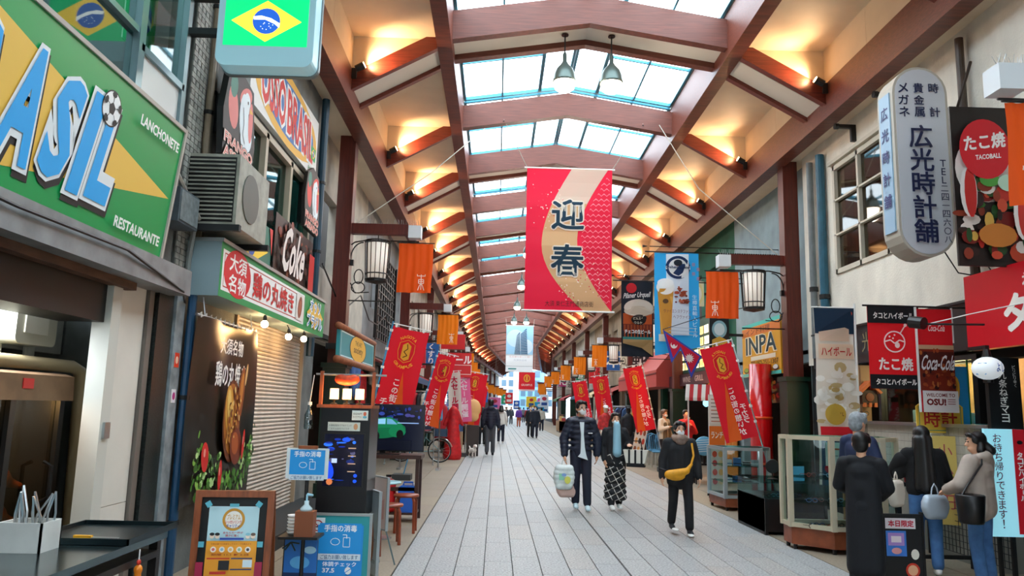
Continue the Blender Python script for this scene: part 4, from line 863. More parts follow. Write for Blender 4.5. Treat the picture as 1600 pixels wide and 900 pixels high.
t = thing('paper_fish', 'orange red puffed ornament above the small lamps', 'ornament', (-1.41, 7.33, 1.82)); blob('body', [('e', (0, 0, 0), (.12, .06, .05)), ('e', (-.05, 0, .02), (.07, .05, .04)), ('e', (.06, 0, .02), (.06, .05, .04))], mat('orn_orange', 'd8481c', .5, var=.5, vs=14), t, .012); MB().cyl((0, 0, .04), (0, 0, .07), .003).build('string', BLACK, t)
t = thing('notice_board', 'teal board with blue hand sanitising and temperature notices', 'sign board', (-1.38, 7.2, 0)); MB().box(-.27, 0, .02, .27, .03, .6).build('panel', mat('teal_board', '2a9aa0', .4), t)
b = MB().box(-.29, -.01, 0, -.27, .035, .62).box(.27, -.01, 0, .29, .035, .62).box(-.27, -.01, .6, .27, .035, .62).box(-.27, -.01, 0, .27, .035, .02); b.build('frame', ALU, t)
a = Art(-.004); a.rect(-.26, .36, -.13, .58, 'dfeaee'); a.ring(-.195, .51, .05, .05, .01, 'b02a2a'); a.line([(-.23, .545), (-.16, .475)], .01, 'b02a2a'); a.line([(-.225, .5), (-.17, .5)], .01, '202428'); a.rect(-.23, .41, -.21, .43, 'c83a30'); a.text('禁煙', -.24, .375, -.16, .395, '303030', .01)
a.rect(-.19, .06, .22, .52, '1c8edc'); sanit(a, .015, .405, 1.45); a.text('体調チェック', -.13, .165, .17, .205, 'f4f8fc', .02); a.text('37.5', -.13, .11, -.02, .15, 'f4f8fc', .03); a.oval(.1, .13, .03, .032, 'f0f4f8', 12); a.line([(.07, .11), (.13, .15)], .006, '1c8edc'); a.rect(-.19, .025, .22, .06, 'd4e4ee'); a.text('ご協力お願い致します', -.17, .03, .2, .055, '1f5a8c', .01); a.build('print', PRINT, t)
# leaning menu boards
for i, (x, y, z0, w, h, q, lb, c) in enumerate(((-1.14, 7.62, .02, .26, .75, -1.1, 'pale menu board leaning against the drinks cabinet', 'c2ccd0'), (-1.34, 8.35, .55, .3, .45, -1.1, 'white menu sheet board standing behind the cabinet', 'd2d0ca'), (-1.17, 8.2, .35, .28, .5, -.95, 'pink tinted menu board on a folding easel', 'dcc8c2'))):
    t = thing('menu_board', lb, 'sign board', (x, y, z0), q); b = MB().box(-w/2, 0, 0, w/2, .02, h); b.build('panel', mat('board_%s' % c, c, .5), t); rim_ = MB().box(-w/2-.015, -.005, -.015, -w/2, .025, h+.015).box(w/2, -.005, -.015, w/2+.015, .025, h+.015).box(-w/2, -.005, h, w/2, .025, h+.015).box(-w/2, -.005, -.015, w/2, .025, 0); rim_.build('frame', mat('board_frame', '9aa0a0', .4), t)
    a = Art(-.003)
    if i == 0: a.oval(-.04, .3, .08, .2, 'c87a4a', 16, .1); a.rect(-.13, .35, -.04, .5, 'e8dcd4'); a.rect(-.13, .48, -.05, .53, 'c83030'); a.text('おすすめ', .0, .1, .1, .14, '50606a', .01); a.text('メニュー', .0, .3, .1, .34, '50606a', .01)
    elif i == 1: [a.line([(-.1, h-.06-k*.05), (.1-.03*(k % 3), h-.06-k*.05)], .006, '9aa0a0') for k in range(7)]
    else: a.poly([(-.1, .05), (.1, .1), (.1, .3), (-.1, .2)], 'd8a8a0')
    a.build('print', PRINT, t)
    if i: [MB().bar((sx*w*.4, .02, 0 if i == 2 else 0), (sx*w*.55, .12*(1 if sx > 0 else -.4), -z0), .025, .015).build('leg', mat('easel', '54686a', .5), t) for sx in (-1, 1)]
# television on a dark table
t = thing('display_table', 'dark wooden table carrying the television', 'table', (-1.62, 11.2, 0)); MB().box(-.62, -.25, .86, .6, .3, .91).build('top', WDK, t)
for x in (-.58, .52):
    for y in (-.2, .24): MB().box(x, y, 0, x+.05, y+.05, .86).build('leg', WDK, t)
MB().box(-.55, -.18, .42, .55, -.14, .47).build('stretcher', WDK, t); MB().box(-.55, -.2, .1, .55, .26, .13).build('lower_shelf', WDK, t)
t = thing('television', 'flat television showing a green vintage car', 'television', (-1.585, 11.1, .91)); MB().box(-.58, 0, .04, .58, .04, .7).build('case', BLACK, t); MB().box(-.25, -.08, 0, .25, .12, .015).box(-.04, .0, .01, .04, .03, .06).build('stand', BLACK, t)
a = Art(-.003); a.rect(-.565, .06, .565, .69, '050a1e')
for i in range(46): x, z = random.uniform(-.54, .52), random.uniform(.5, .67); a.oval(x, z, random.uniform(.01, .05), random.uniform(.008, .03), random.choice(('0c1c4c', '1a2c74', '0a1434', '2a3c8c', '3a3a7a', '101c2c')), 8)
a.rect(-.5, .42, .2, .5, '2a3a70'); a.oval(-.1, .47, .1, .03, '6a7aa0'); a.oval(-.02, .34, .34, .12, '0b5a38', 24, .06); a.poly([(-.2, .4), (-.1, .5), (.1, .52), (.25, .44), (.28, .38), (-.2, .36)], '0c6a42'); a.poly([(-.14, .42), (-.08, .49), (.03, .5), (.03, .42)], '7ab4d8'); a.poly([(.05, .42), (.05, .5), (.12, .49), (.2, .42)], '5a94b8'); a.oval(-.24, .3, .1, .09, '0c6a42', 16, .3); a.oval(.2, .32, .12, .08, '0c6a42'); a.oval(-.1, .25, .055, .07, '06080c'); a.oval(.24, .28, .05, .065, '06080c'); a.oval(-.27, .31, .02, .025, 'b0c8e0', 10); a.rect(-.56, .06, .4, .2, '060a18'); a.line([(.2, .44), (.5, .44)], .012, '8aa8d8'); a.build('screen', SCREEN, t)
# little tables, stools, jerrycan
STO = mat('stool_wood', '8a3c20', .4, var=.25, vs=6)
for i, (x, y, z, r, lb) in enumerate(((-1.38, 9.7, .67, .24, 'small round pale blue table top behind the menu boards'), (-1.5, 9.1, .55, .2, 'lower round pale blue table nearest the menu boards'))):
    t = thing('round_table', lb, 'table', (x, y, 0)); MB().lathe([(r, z-.02), (r+.01, z-.01), (r, z), (.01, z)], n=24).build('top', mat('table_blue', '8ab4bc', .35), t, True); MB().cyl((0, 0, .02), (0, 0, z-.02), .02).build('column', STEEL, t); MB().lathe([(.15, 0), (.15, .015), (.02, .03)], n=18).build('base', STEEL, t)
for i, (x, y, h) in enumerate(((-1.12, 10.2, .47), (-1.22, 9.35, .45), (-1.36, 8.62, .45))):
    t = thing('wooden_stool', 'red-brown wooden stool, %s' % ('beside the blue jerrycan', 'second from the jerrycan', 'closest to the menu easel')[i], 'stool', (x, y, 0), .2*i, group='wooden stools by the round tables'); MB().lathe([(.16, h-.03), (.165, h-.015), (.16, h), (.01, h)], n=20).build('seat', STO, t, True)
    for k in range(4): q = PI/4+k*HP; MB().tube([(.13*math.cos(q), .13*math.sin(q), h-.03), (.16*math.cos(q), .16*math.sin(q), h-.08), (.17*math.cos(q), .17*math.sin(q), 0)], .02).build('leg', STO, t)
t = thing('jerrycan', 'blue plastic jerrycan under the television table', 'jerrycan', (-1.2, 11.12, .13)); b = MB(); rbox(b, .26, .36, .2, .05, -.1); b.v = [(x, y, z+.18) for x, y, z in b.v]; b.build('can', mat('can_blue', '1f5fc0', .4), t); MB().tube([(-.07, 0, .36), (-.06, 0, .4), (.06, 0, .4), (.07, 0, .36)], .014).build('handle', mat('can_blue'), t); MB().cyl((.09, 0, .35), (.09, 0, .39), .025).build('cap', WHITE, t)
t = thing('gas_canister', 'red canister standing beside the blue jerrycan', 'canister', (-1.48, 11.12, .13)); MB().lathe([(.1, 0), (.11, .02), (.11, .38), (.08, .43), (.03, .45), (.03, .47), (.005, .47)], n=16).build('tank', mat('can_red', 'c81c1c', .35), t, True); MB().cyl((0, 0, .47), (0, 0, .5), .04).build('cap', BLACK, t)
t = thing('flower_pot', 'small red flower pot on the paving beside the table leg', 'flower pot', (-1.48, 12.9, 0)); MB().lathe([(.07, 0), (.1, .16), (.11, .16), (.11, .19), (.09, .19), (.08, .1), (.01, .1)], n=16).build('pot', mat('pot_red', 'b02a20', .5), t, True); blob('soil', [('e', (0, 0, .13), (.08, .08, .03))], mat('soil', '2a1c12', .9), t, .02)
# hanging inn sign by the first pillar
t, w, h = left('inn_sign', 'teal sign with a yellow oval in a log frame beside the first pillar', 'sign', -2.58, 12.6, 16.1, 2.32, 2.86); panel(t, w, h, .06, mat('teal_sign', '1f8f98', .4)); 
LOG = mat('log_frame', '9a5a38', .6, var=.3, vs=8)
for z in (-h/2, h/2): MB().cyl((-w/2-.1, .02, z), (w/2+.1, .02, z), .06, .055, 10).build('log', LOG, t, True)
MB().box(w/2, -.02, -h/2, w/2+.08, .08, h/2).build('end_post', LOG, t)
a = Art(); a.line([(-w/2+.1, -.2), (w/2-.1, -.2), (w/2-.1, .2), (-w/2+.1, .2), (-w/2+.1, -.2)], .02, 'd8ecec'); a.oval(-.05, 0, .85, .25, '14323a'); a.oval(-.05, 0, .8, .235, 'e8b040'); a.text('THE ART', -.4, .06, .3, .14, '5a3a14', .01); a.text('society', -.5, -.12, .4, .04, '5a3a14', .01); a.build('print', PRINT, t); MB().box(-.9, .06, -.05, -.84, .42, .05).box(.84, .06, -.05, .9, .42, .05).build('bracket', DARK, t)
# football club flags
def nobori(name, lbl, bx, by, ang, side, w=.56, zt=2.86, hh=1.78, var=0, sc=1., grp='red football club flags on leaning poles', col='e0162a'):
    """side=+1: cloth to the right of the pole; side=-1: to its left and lettering seen from behind"""
    t = thing(name, lbl, 'flag', (bx, by, 0), group=grp); ca, sa = math.cos(ang), math.sin(ang)
    def rot(x, y, z): x *= side; return (x*ca+z*sa, y, -x*sa*1.0+z*ca) if True else None
    def rt(b): b.v = [((x*side)*ca+z*sa, y, -(x*side)*sa+z*ca) for x, y, z in b.v]; return b
    rt(MB().cyl((0, 0, .1), (0, 0, zt+.06), .013)).build('pole', mat('pole_blue', '3a8ab8', .4) if side > 0 else STEEL, t); rt(MB().cyl((0, 0, zt+.03), (w+.06, 0, zt+.03), .008)).build('crossbar', WHITE, t)
    MB().box(-.2, -.2, 0, .2, .2, .12).build('base', mat('flag_base', '3a3c3e', .6), t)
    wv = lambda x, z: .03*math.sin(z*4+x*3)*(zt-z)/hh+.015*math.sin(x*12)
    b = MB(); b.cur = col; b.sheet(lambda u, v: (.02+u*w, wv(u*w, zt-v*hh), zt-v*hh-.02*math.sin(u*PI)*(1-v)), 14, 20); rt(b); link('cloth', b.mesh('cloth'), CLOTHP, t, True)
    b = MB()
    for k in range(6): b.box(-.02, -.012, zt-.1-k*hh/6.2, .03, .012, zt-.06-k*hh/6.2)
    for k in range(3): b.box(.05+k*w*.38, -.01, zt-.02, .08+k*w*.38, .01, zt+.045)
    tag(rt(b).build('loops', WHITE, t), kind='stuff')
    for fr in ((-1,) if side > 0 else (-1,)):
        a = Art(-.012, .0015); cx = .02+w/2; z = zt-.36
        if var == 0:
            a.poly([(cx+.03, z-.3), (cx+.01, z-.9), (cx+.02, zt-hh), (cx+.24, zt-hh), (cx+.16, z-.9)], 'f0681c')
            a.poly([(cx-.13, z), (cx-.12, z+.13), (cx, z+.19), (cx+.12, z+.13), (cx+.13, z), (cx+.1, z-.12), (cx, z-.17), (cx-.1, z-.12)], 'f2b83a'); a.poly([(cx-.123, z), (cx-.113, z+.127), (cx, z+.181), (cx+.113, z+.127), (cx+.123, z), (cx+.094, z-.114), (cx, z-.161), (cx-.094, z-.114)], col)
            a.poly([(cx-.065, z-.1), (cx-.065, z+.1), (cx, z+.15), (cx+.065, z+.1), (cx+.065, z-.1), (cx, z-.14)], 'f2b83a'); a.line([(cx-.03, z-.09), (cx+.03, z-.05), (cx-.03, z), (cx+.02, z+.05), (cx, z+.12)], .012, '3a1a10')
            for s_, r_, up in (('NAGOYA', .235, 1), ('GRAMPUS', .235, -1)):
                for i, ch in enumerate(s_):
                    q = (i-(len(s_)-1)/2)*.24; x = cx+r_*math.sin(q)*.8; zz = z+up*r_*math.cos(q); a.text(ch, x-.022, zz-.024, x+.022, zz+.024, 'f2b83a', .02, a=-q*up)
            a.vtext('この街の想いが', cx-.03, z-.42, .115, 'fdf2f0', 1.05, .025); a.vtext('チカラ', cx-.16, z-.74, .105, 'fdf2f0', 1.1, .025)
        else: a.vtext('大セール開催', cx, zt-.15, .2, 'd8204a' if col[0] == 'e' else 'fdf0f4', 1.1, .03)
        if side < 0: a.warp(lambda x, y, zz: (x, y, zz))
        a.v = [(x, y+wv(x, zz), zz) for x, y, zz in a.v]; rt(a); a.build('print', CLOTHP, t)
    return t
nobori('team_flag', 'large red football club flag on a blue pole behind the television', -2.16, 11.75, .19, 1)
nobori('team_flag', 'red football club flag over the clothes rack', -2.0, 17.2, .235, 1, hh=1.6, w=.42)
for i, (x, y) in enumerate(((-1.55, 27), (-1.7, 32.6), (-1.6, 44), (-1.6, 47), (-1.6, 50))): nobori('team_flag', '%s distant red club flag past the clothes stalls' % ORD[i], x, y, .15, 1, w=.6 if i else .8)
# bicycle
def bicycle(loc, rz, lbl):
    t = thing('bicycle', lbl, 'bicycle', loc, rz); RB_ = mat('rubber', '121314', .7); FRM = mat('bike_frame', '7ab4c0', .35, .3)
    def ring_(b, c, R, r, n=28): b.tube([(c[0]+R*math.cos(q), c[1], c[2]+R*math.sin(q)) for q in [2*PI*i/n for i in range(n)]], r, 6, True)
    for x in (-.55, .55):
        wq = empty('wheel', (x, 0, .34), parent=t); b = MB(); ring_(b, (0, 0, 0), .32, .02); b.build('tyre', RB_, wq, True); b = MB(); ring_(b, (0, 0, 0), .3, .008); b.build('rim', STEEL, wq); b = MB()
        for k in range(14): q = 2*PI*k/14; b.cyl((0, 0, 0), (.3*math.cos(q), 0, .3*math.sin(q)), .0025, n=4)
        tag(b.build('spokes', STEEL, wq), kind='stuff'); MB().cyl((0, -.04, 0), (0, .04, 0), .025).build('hub', STEEL, wq)
    b = MB(); b.tube([(-.42, 0, .92), (-.45, 0, .8), (-.55, 0, .34)], .016).tube([(-.45, 0, .75), (-.1, 0, .42), (.0, 0, .3)], .018).tube([(.0, 0, .3), (.17, 0, .8)], .016).tube([(0, 0, .3), (.55, .03, .34)], .01).tube([(.13, 0, .7), (.55, .03, .34)], .01); b.build('frame', FRM, t)
    MB().tube([(-.3, -.28, 1.0), (-.38, -.25, 1.02), (-.42, 0, .95), (-.38, .25, 1.02), (-.3, .28, 1.0)], .012).build('handlebar', STEEL, t); blob('saddle', [('e', (.2, 0, .85), (.13, .09, .03)), ((.1, 0, .85), (.02, 0, .85), .04, .025)], BLACK, t, .015)
    b = MB(); b.tube([(.55+.36*math.cos(q), 0, .34+.36*math.sin(q)) for q in [PI*.1+PI*.75*i/12 for i in range(13)]], .018); b.build('mudguard', STEEL, t); MB().cyl((0, -.06, .3), (0, .06, .3), .08, .08, 14).build('crank', STEEL, t); MB().tube([(.5, .1, .34), (.6, .14, 0)], .01).build('kickstand', STEEL, t)
    b = MB(); b.box(.35, -.15, .74, .75, .15, .76).box(.35, -.15, .76, .37, .15, .95).box(.73, -.15, .76, .75, .15, .95).box(.35, -.15, .76, .75, -.13, .95).box(.35, .13, .76, .75, .15, .95); b.build('rear_basket', mat('basket_blue', '2c4660', .6), t); return t
bicycle((-2.13, 22.5, 0), 0, 'pale blue bicycle parked beside the clothes rack')
# clothes racks and garments
def garment(lbl, loc, c, w=.4, h=.6, rz=0, grp=None, m=None):
    t = thing('garment', lbl, 'garment', loc, rz, group=grp); M_ = m or mat('cloth_%s' % c, c, .85, var=.3, vs=12)
    blob('cloth', [((-w*.35, 0, -.08), (-w*.3, 0, -h), .06, .07), ((w*.35, 0, -.08), (w*.3, 0, -h), .06, .07), ((0, 0, -.06), (0, 0, -h), .07, .08), ((-w*.4, 0, -.1), (-w*.55, 0, -h*.75), .05, .04), ((w*.4, 0, -.1), (w*.55, 0, -h*.75), .05, .04)], M_, t, .035, 2); MB().tube([(0, 0, -.04), (0, 0, .03), (.02, 0, .05)], .004).build('hanger_hook', STEEL, t); return t
t = thing('clothes_rack', 'rounded chrome clothes rack beside the bicycle', 'clothes rack', (-1.9, 20, 0)); MB().tube([(-.5, 0, 0), (-.5, 0, 1.9), (-.45, 0, 1.96), (.4, 0, 1.96), (.47, 0, 1.9), (.47, 0, 0)], .018).build('frame', STEEL, t); MB().cyl((-.5, 0, 1.2), (.47, 0, 1.2), .014).build('crossbar', STEEL, t); MB().box(-.55, -.25, 0, -.45, .25, .04).box(.42, -.25, 0, .52, .25, .04).build('foot', STEEL, t)
cl = ('3a4a6a', '6a8ab0', 'a02028', '2c2c30', 'c8c0b0', '4a6a5a', 'b83a40', '8a7a68', '203050', 'd0d0d4')
for i in range(8): garment('%s hanging garment on the chrome rack, %s' % (('navy', 'pale blue', 'crimson', 'black', 'cream', 'sage', 'red', 'tan')[i], ('left end', 'next to left end', 'left of middle', 'middle', 'right of middle', 'third from right', 'second from right', 'right end')[i]), (-2.3+i*.115, 20+.02*(i % 2), 1.93), cl[i], .3, .62, 1.2, 'garments on the chrome rack')
for i in range(7): garment('%s garment hung on the shop wall behind the rack' % ('denim blue', 'scarlet', 'charcoal', 'ivory', 'plum', 'forest green', 'brown')[i], (-3.08, 16.8+i*.85, 2.6-.25*(i % 3)), ('4a6aa0', 'd03038', '2a2c30', 'd8d4c8', '5a3050', '2c5040', '6a4a34')[i], .5, .8, HP-.2, 'garments on the shop wall')
# red dress stand and red shop signs farther on
t = thing('red_costume', 'bright red costume on a stand by the paving edge', 'costume', (-1.3, 24, 0)); blob('dress', [((0, 0, 1.5), (0, 0, 1.15), .12, .15), ((0, 0, 1.1), (0, 0, .15), .17, .3), ((-.12, 0, 1.45), (-.28, 0, 1.05), .06, .05), ((.12, 0, 1.45), (.28, 0, 1.05), .06, .05)], mat('costume_red', 'd0141c', .6, var=.4, vs=10, col2='a80c14'), t, .03); MB().cyl((0, 0, 0), (0, 0, .3), .03).build('stand_pole', STEEL, t); MB().lathe([(.22, 0), (.22, .02), (.03, .04)], n=16).build('stand_base', STEEL, t)
t = thing('red_costume', 'red coat with blue scarf hung behind the red costume', 'costume', (-1.75, 24.6, 0)); blob('coat', [((0, 0, 1.6), (0, 0, .7), .15, .2), ((-.15, 0, 1.55), (-.26, 0, 1.0), .07, .06), ((.15, 0, 1.55), (.26, 0, 1.0), .07, .06)], mat('coat_red', 'b81a24', .7, var=.3), t, .03); blob('scarf', [((0, -.12, 1.65), (.04, -.2, 1.2), .07, .06)], mat('scarf_blue', '4a9ac8', .8), t, .025); MB().cyl((0, 0, 0), (0, 0, .7), .02).build('stand_pole', STEEL, t); MB().lathe([(.2, 0), (.2, .02), (.03, .04)], n=16).build('stand_base', STEEL, t)
def slab(name, lbl, cat, loc, rz, w, h, d, m, art=None, grp=None):
    t = thing(name, lbl, cat, loc, rz, grp); panel(t, w, h, d, m)
    if art: a = Art(); art(a); a.build('print', PRINT, t)
    MB().box(*((XL-.25-loc[0], d*.3, -.03, -w/2, d*.7, .03) if loc[0] < 0 else (w/2, d*.3, -.03, XR+.2-loc[0], d*.7, .03))).build('bracket', DARK, t); return t
SR = mat('sign_red', 'd01c22', .45)
slab('red_sign', 'red box sign with white lettering over the costume stall', 'sign', (-1.25, 25.4, 2.95), 0, .8, .8, .1, SR, lambda a: (a.text('セール', -.4, .05, .4, .3, 'fdf0ec', .03), a.line([(-.4, -.3), (.4, -.3), (.4, 0), (-.4, 0), (-.4, -.3)], .02, 'f8d8d0')))
slab('red_sign', 'plain red banner panel above the red box sign', 'sign', (-1.5, 25.8, 3.75), 0, .8, .5, .1, SR)
for i, (x, c) in enumerate(((-1.42, 'e8e4d8'), (-1.12, 'f070a0'))): nobori('sale_flag', ('cream', 'pink')[i]+' sale flag standing among the red costumes', x, 25.2+.3*i, -.08, 1, w=.42, zt=2.7, hh=1.6, var=1, grp='sale flags by the costumes', col=c)
t = thing('shop_mascot_board', 'round beige cut-out board on a dark stand', 'sign board', (-.75, 26, 0)); blob('cutout', [('e', (0, 0, 1.55), (.26, .1, .32)), ('e', (0, 0, 1.3), (.2, .1, .2))], mat('cutout_beige', 'e0b070', .6), t, .03); MB().box(-.2, -.15, 0, .2, .15, 1.0).build('stand', mat('stand_dark', '3a322e', .6), t); 
# generic goods stalls down the left side
GC = ('b03030', 'd8b060', '4a6a8a', 'c8c4b8', '6a4a3a', '2a2c30', 'd07040', '507050', '8a2a50', 'e0d8c8')
def stall(lbl, x, y, s, n=6, wd=.7):
    t = thing('goods_stall', lbl, 'stall', (x, y, 0)); MB().box(-wd/2, -1.2, .0, wd/2, 1.2, .08).build('base', WDK, t); MB().box(-wd/2, -1.2, .08, wd/2, 1.2, .8).build('cabinet', mat('stall_wood', '7a5236', .6, var=.3, vs=4), t)
    for k in range(3): MB().box(-wd/2-.02, -1.2+k*.82, .1, wd/2+.02, -.45+k*.82, .75).build('crate', mat('crate_%d' % k, ('a8855c', '8a6440', 'b8966c')[k], .7, var=.3, vs=6), t)
    for k in range(n):
        q = thing('boxed_goods', '%s carton on the %s' % (('red', 'gold', 'blue', 'white', 'brown', 'black', 'orange', 'green', 'magenta', 'cream')[k % 10], lbl), 'box', (x+random.uniform(-.15, .15), y-1.0+k*2.0/n, .8), random.uniform(-.3, .3), 'boxed goods on the stalls'); hh = random.uniform(.15, .45); MB().box(-.12, -.12, 0, .12, .12, hh).build('carton', mat('goods_%s' % GC[k % 10], GC[k % 10], .6, var=.2, vs=8), q); MB().box(-.122, -.122, hh*.75, .122, .122, hh+.005).build('lid', mat('goods_%s' % GC[(k+3) % 10], GC[(k+3) % 10], .6, var=.2, vs=8), q)
for i, y in enumerate((28.5, 34.5, 42, 52)): stall('%s crate stall past the costumes' % ORD[i], -1.6, y, -1)
SGN = (('c8202a', '大須'), ('1f5fa8', 'くすり'), ('e8e4dc', '茶'), ('f0c030', 'うどん'), ('2a8a5a', 'カメラ'), ('d8d4cc', '古着'), ('b02a6a', '菓子'), ('3a3c44', '珈琲'))
for i, (c, s_) in enumerate(SGN):
    y = 26+i*5.6; slab('hanging_sign', '%s projecting shop sign, %s along the left fronts' % (('red', 'blue', 'ivory', 'yellow', 'green', 'pale grey', 'magenta', 'charcoal')[i], ORD[i]), 'sign', (-2.72, y, 3.3+.4*(i % 3)), 0, .6, .9, .14, mat('sg_%s' % c, c, .5), lambda a, s_=s_, c=c: a.vtext(s_, 0, .42, .8/len(s_), 'f6f2ea' if c not in ('e8e4dc', 'd8d4cc', 'f0c030') else '2a2024'), 'projecting signs on the left')
for i, (y, c) in enumerate(((19.5, '6a2a24'), (24.5, '2c4a6a'), (31.5, 'b83030'), (38, '3a6a4a'), (45, 'c8b48a'), (54, 'a02830'), (63, '34507a'))):
    t = thing('shop_awning', '%s awning over the %s left shop opening' % (('maroon', 'slate blue', 'red', 'green', 'sand', 'crimson', 'navy')[i], ORD[i]), 'awning', (XL-.2, y, 2.7), group='left shop awnings'); MB().prism([(0, 0), (.9, -.3), (.9, -.45), (.86, -.45), (.86, -.28), (0, .1)], -2.2, 2.2).build('canopy', mat('aw_%s' % c, c, .7), t); MB().box(-.02, -2.0, -.1, .06, -1.9, .05).box(-.02, 1.9, -.1, .06, 2.0, .05).build('bracket', DARK, t)
# corrugated white sheeting and dark lattice on the upper left fronts
t = thing('lattice_grille', 'black iron lattice on the front behind the second orange banner', 'grille', (-3.0, 20.2, 3.2)); b = MB()
for k in range(9): b.box(-.02, -1.6+k*.4, 0, .02, -1.57+k*.4, 2.2)
for k in range(12): b.box(-.02, -1.6, k*.2, .02, 1.63, k*.2+.03)
tag(b.build('bars', BLACK, t), kind='stuff'); MB().box(.02, -1.65, -.05, .06, -1.58, 2.25).box(.02, 1.58, -.05, .06, 1.65, 2.25).build('post', BLACK, t)
t = thing('street_cable', 'black service cable looping along the upper left fronts', 'cable', (-2.9, 12.4, 3.6)); MB().tube([(0, k*1.2, .25*math.cos(k*2.1)) for k in range(20)], .015).build('wire', BLACK, t)
# small dog
t = thing('dog', 'small white dog on a lead near the costume stall', 'dog', (-.72, 25.3, 0), -1.1); t.scale = (.8, .8, .8); DG = mat('dog_white', 'e6e0d6', .9)
blob('body', [((-.17, 0, .27), (.15, 0, .28), .085, .1), ((.15, 0, .3), (.24, 0, .42), .06, .055), ('e', (.27, 0, .45), (.08, .07, .07)), ((.3, 0, .43), (.37, 0, .41), .035, .028), ((.25, .05, .49), (.23, .08, .4), .025, .02), ((.25, -.05, .49), (.23, -.08, .4), .025, .02), ((-.2, 0, .31), (-.3, 0, .42), .03, .025), ((.14, .06, .24), (.15, .06, .03), .035, .025), ((.14, -.06, .24), (.17, -.06, .03), .035, .025), ((-.15, .06, .24), (-.1, .06, .16), .05, .035), ((-.1, .06, .16), (-.18, .06, .1), .03, .025), ((-.18, .06, .1), (-.16, .06, .02), .024, .024), ((-.15, -.06, .24), (-.12, -.06, .16), .05, .035), ((-.12, -.06, .16), (-.2, -.06, .1), .03, .025), ((-.2, -.06, .1), (-.18, -.06, .02), .024, .024)], DG, t, .014)
MB().ell((.395, 0, .42), .015, 8, 6).build('nose', BLACK, t)
for s in (-1, 1): MB().ell((.32, .045*s, .47), .01, 8, 6).build('eye', BLACK, t)
t = thing('dog_lead', 'thin dark lead from the dog to the walker', 'lead', (0, 0, 0)); MB().tube([(-.62, 25.15, .36), (-.38, 25.6, .45), (-.3, 26.0, .62), (-.32, 26.2, .85)], .006).build('cord', BLACK, t)
# ================================================================ right side of the street
pillar('trim_15', 1, PX_R, 6.15, 'nearest red-brown arcade pillar on the clock shop side')
lantern((PX_R-.72, 6.15, 4.31), 'caged lantern nearest the camera beside the takoyaki poster')
orange_banner((PX_R-1.0, 6.13, 4.27), 1, 'orange banner at the frame edge in front of the takoyaki poster')
# clock shop blade sign
t = thing('clock_shop_sign', 'tall white rounded blade sign with black clock shop lettering', 'sign', (4.95, 8.6, 4.6)); SGW = mat('sign_white', 'c9ccd2', .35); SGC = mat('sign_cream', 'b9b2a4', .5)
def capsule_poly(w, h, n=12): return [(w/2*math.cos(PI*i/n), h/2-w/2+w/2*math.sin(PI*i/n)) for i in range(n+1)]+[(w/2*math.cos(PI+PI*i/n), -h/2+w/2+w/2*math.sin(PI+PI*i/n)) for i in range(n+1)]
MB().prism(capsule_poly(.66, 2.32), 0, .36).build('case', SGC, t); MB().prism(capsule_poly(.6, 2.26), -.006, 0).build('face', SGW, t)
a = Art(-.009); 
for cx, s_ in ((-.2, 'メガネ'), (-.02, '貴金属')): a.vtext(s_, cx, .95, .12, '16224a', 1.25, .02)
a.text('時', .1, .83, .22, .95, '16224a', .02); a.text('計', .1, .53, .22, .65, '16224a', .02); a.vtext('広光時計舗', -.03, .42, .27, '121c46', 1.06, .02, .29); a.vtext('TEL二四一四六〇八', .21, .0, .085, '20264a', 1.2, .01); a.build('print', PRINT, t)
MB().box(-.345, .06, -.85, -.33, .3, .85).build('side_panel', mat('side_blue', '8fb0c8', .4), t); a = Art(); a.vtext('広光時計舗', 0, .7, .16, '1a2a6a', 1.7, .02); a.v = [(-.346+y, .18-x*1.0, z) for x, y, z in a.v]; a.build('side_print', PRINT, t)
MB().box(.33, .14, .55, .82, .2, .62).box(.33, .14, -.5, .82, .2, -.43).build('bracket', DARK, t); MB().tube([(.3, .2, -1.05), (.45, .2, -1.3), (.8, .2, -1.35)], .008).build('cord', BLACK, t)
# stucco wall window
t = tag(empty('window_60', (XR+.03, 0, 0)), 'cream framed window in the off-white stucco wall', None, None, 'structure'); WF = mat('frame_cream', 'c9c2b0', .5); b = MB()
for y, w in ((10.97, .08), (11.85, .06), (12.73, .08)): b.box(-.06, y-w/2, 3.98, .04, y+w/2, 5.87)
for z, w in ((4.02, .08), (4.65, .03), (5.25, .03), (5.83, .08)): b.box(-.06, 10.95, z-w/2, .04, 12.75, z+w/2)
b.build('frame', WF, t)
for y0, y1 in ((11.0, 11.82), (11.88, 12.7)):
    for z0, z1 in ((4.05, 4.64), (4.67, 5.24), (5.27, 5.8)): MB().box(0, y0, z0, .006, y1, z1).build('pane', glass('frosted', 'a8a090', .14), t)
MB().box(.3, 10.95, 3.98, .32, 12.75, 5.87).build('curtain', mat('curtain', '8a7c68', .9, var=.3, vs=5, stretch=(1, 8, 1)), t)
MB().box(-.1, 10.85, 5.9, .05, 12.85, 5.96).build('window_hood', WF, t)
for i, (y, r, c, z0, z1, lb) in enumerate(((13.55, .06, '6f7678', 2.6, 6.2, 'grey drain pipe in the corner behind the pillar'), (13.1, .075, '1e5a70', 2.4, 6.2, 'teal drain pipe beside the stucco window'), (8.9, .05, '4a3a2e', 3.1, 6.3, 'rusty conduit running behind the clock shop sign'))):
    t = thing('drain_pipe', lb, 'pipe', (XR-.09, y, z0)); MB().cyl((0, 0, 0), (0, 0, z1-z0), r, r, 12).build('tube', mat('pp_%s' % c, c, .45, var=.2), t); MB().lathe([(r+.001, 1.2), (r+.015, 1.2), (r+.015, 1.28), (r+.001, 1.28)], n=12).build('collar', DARK, t)
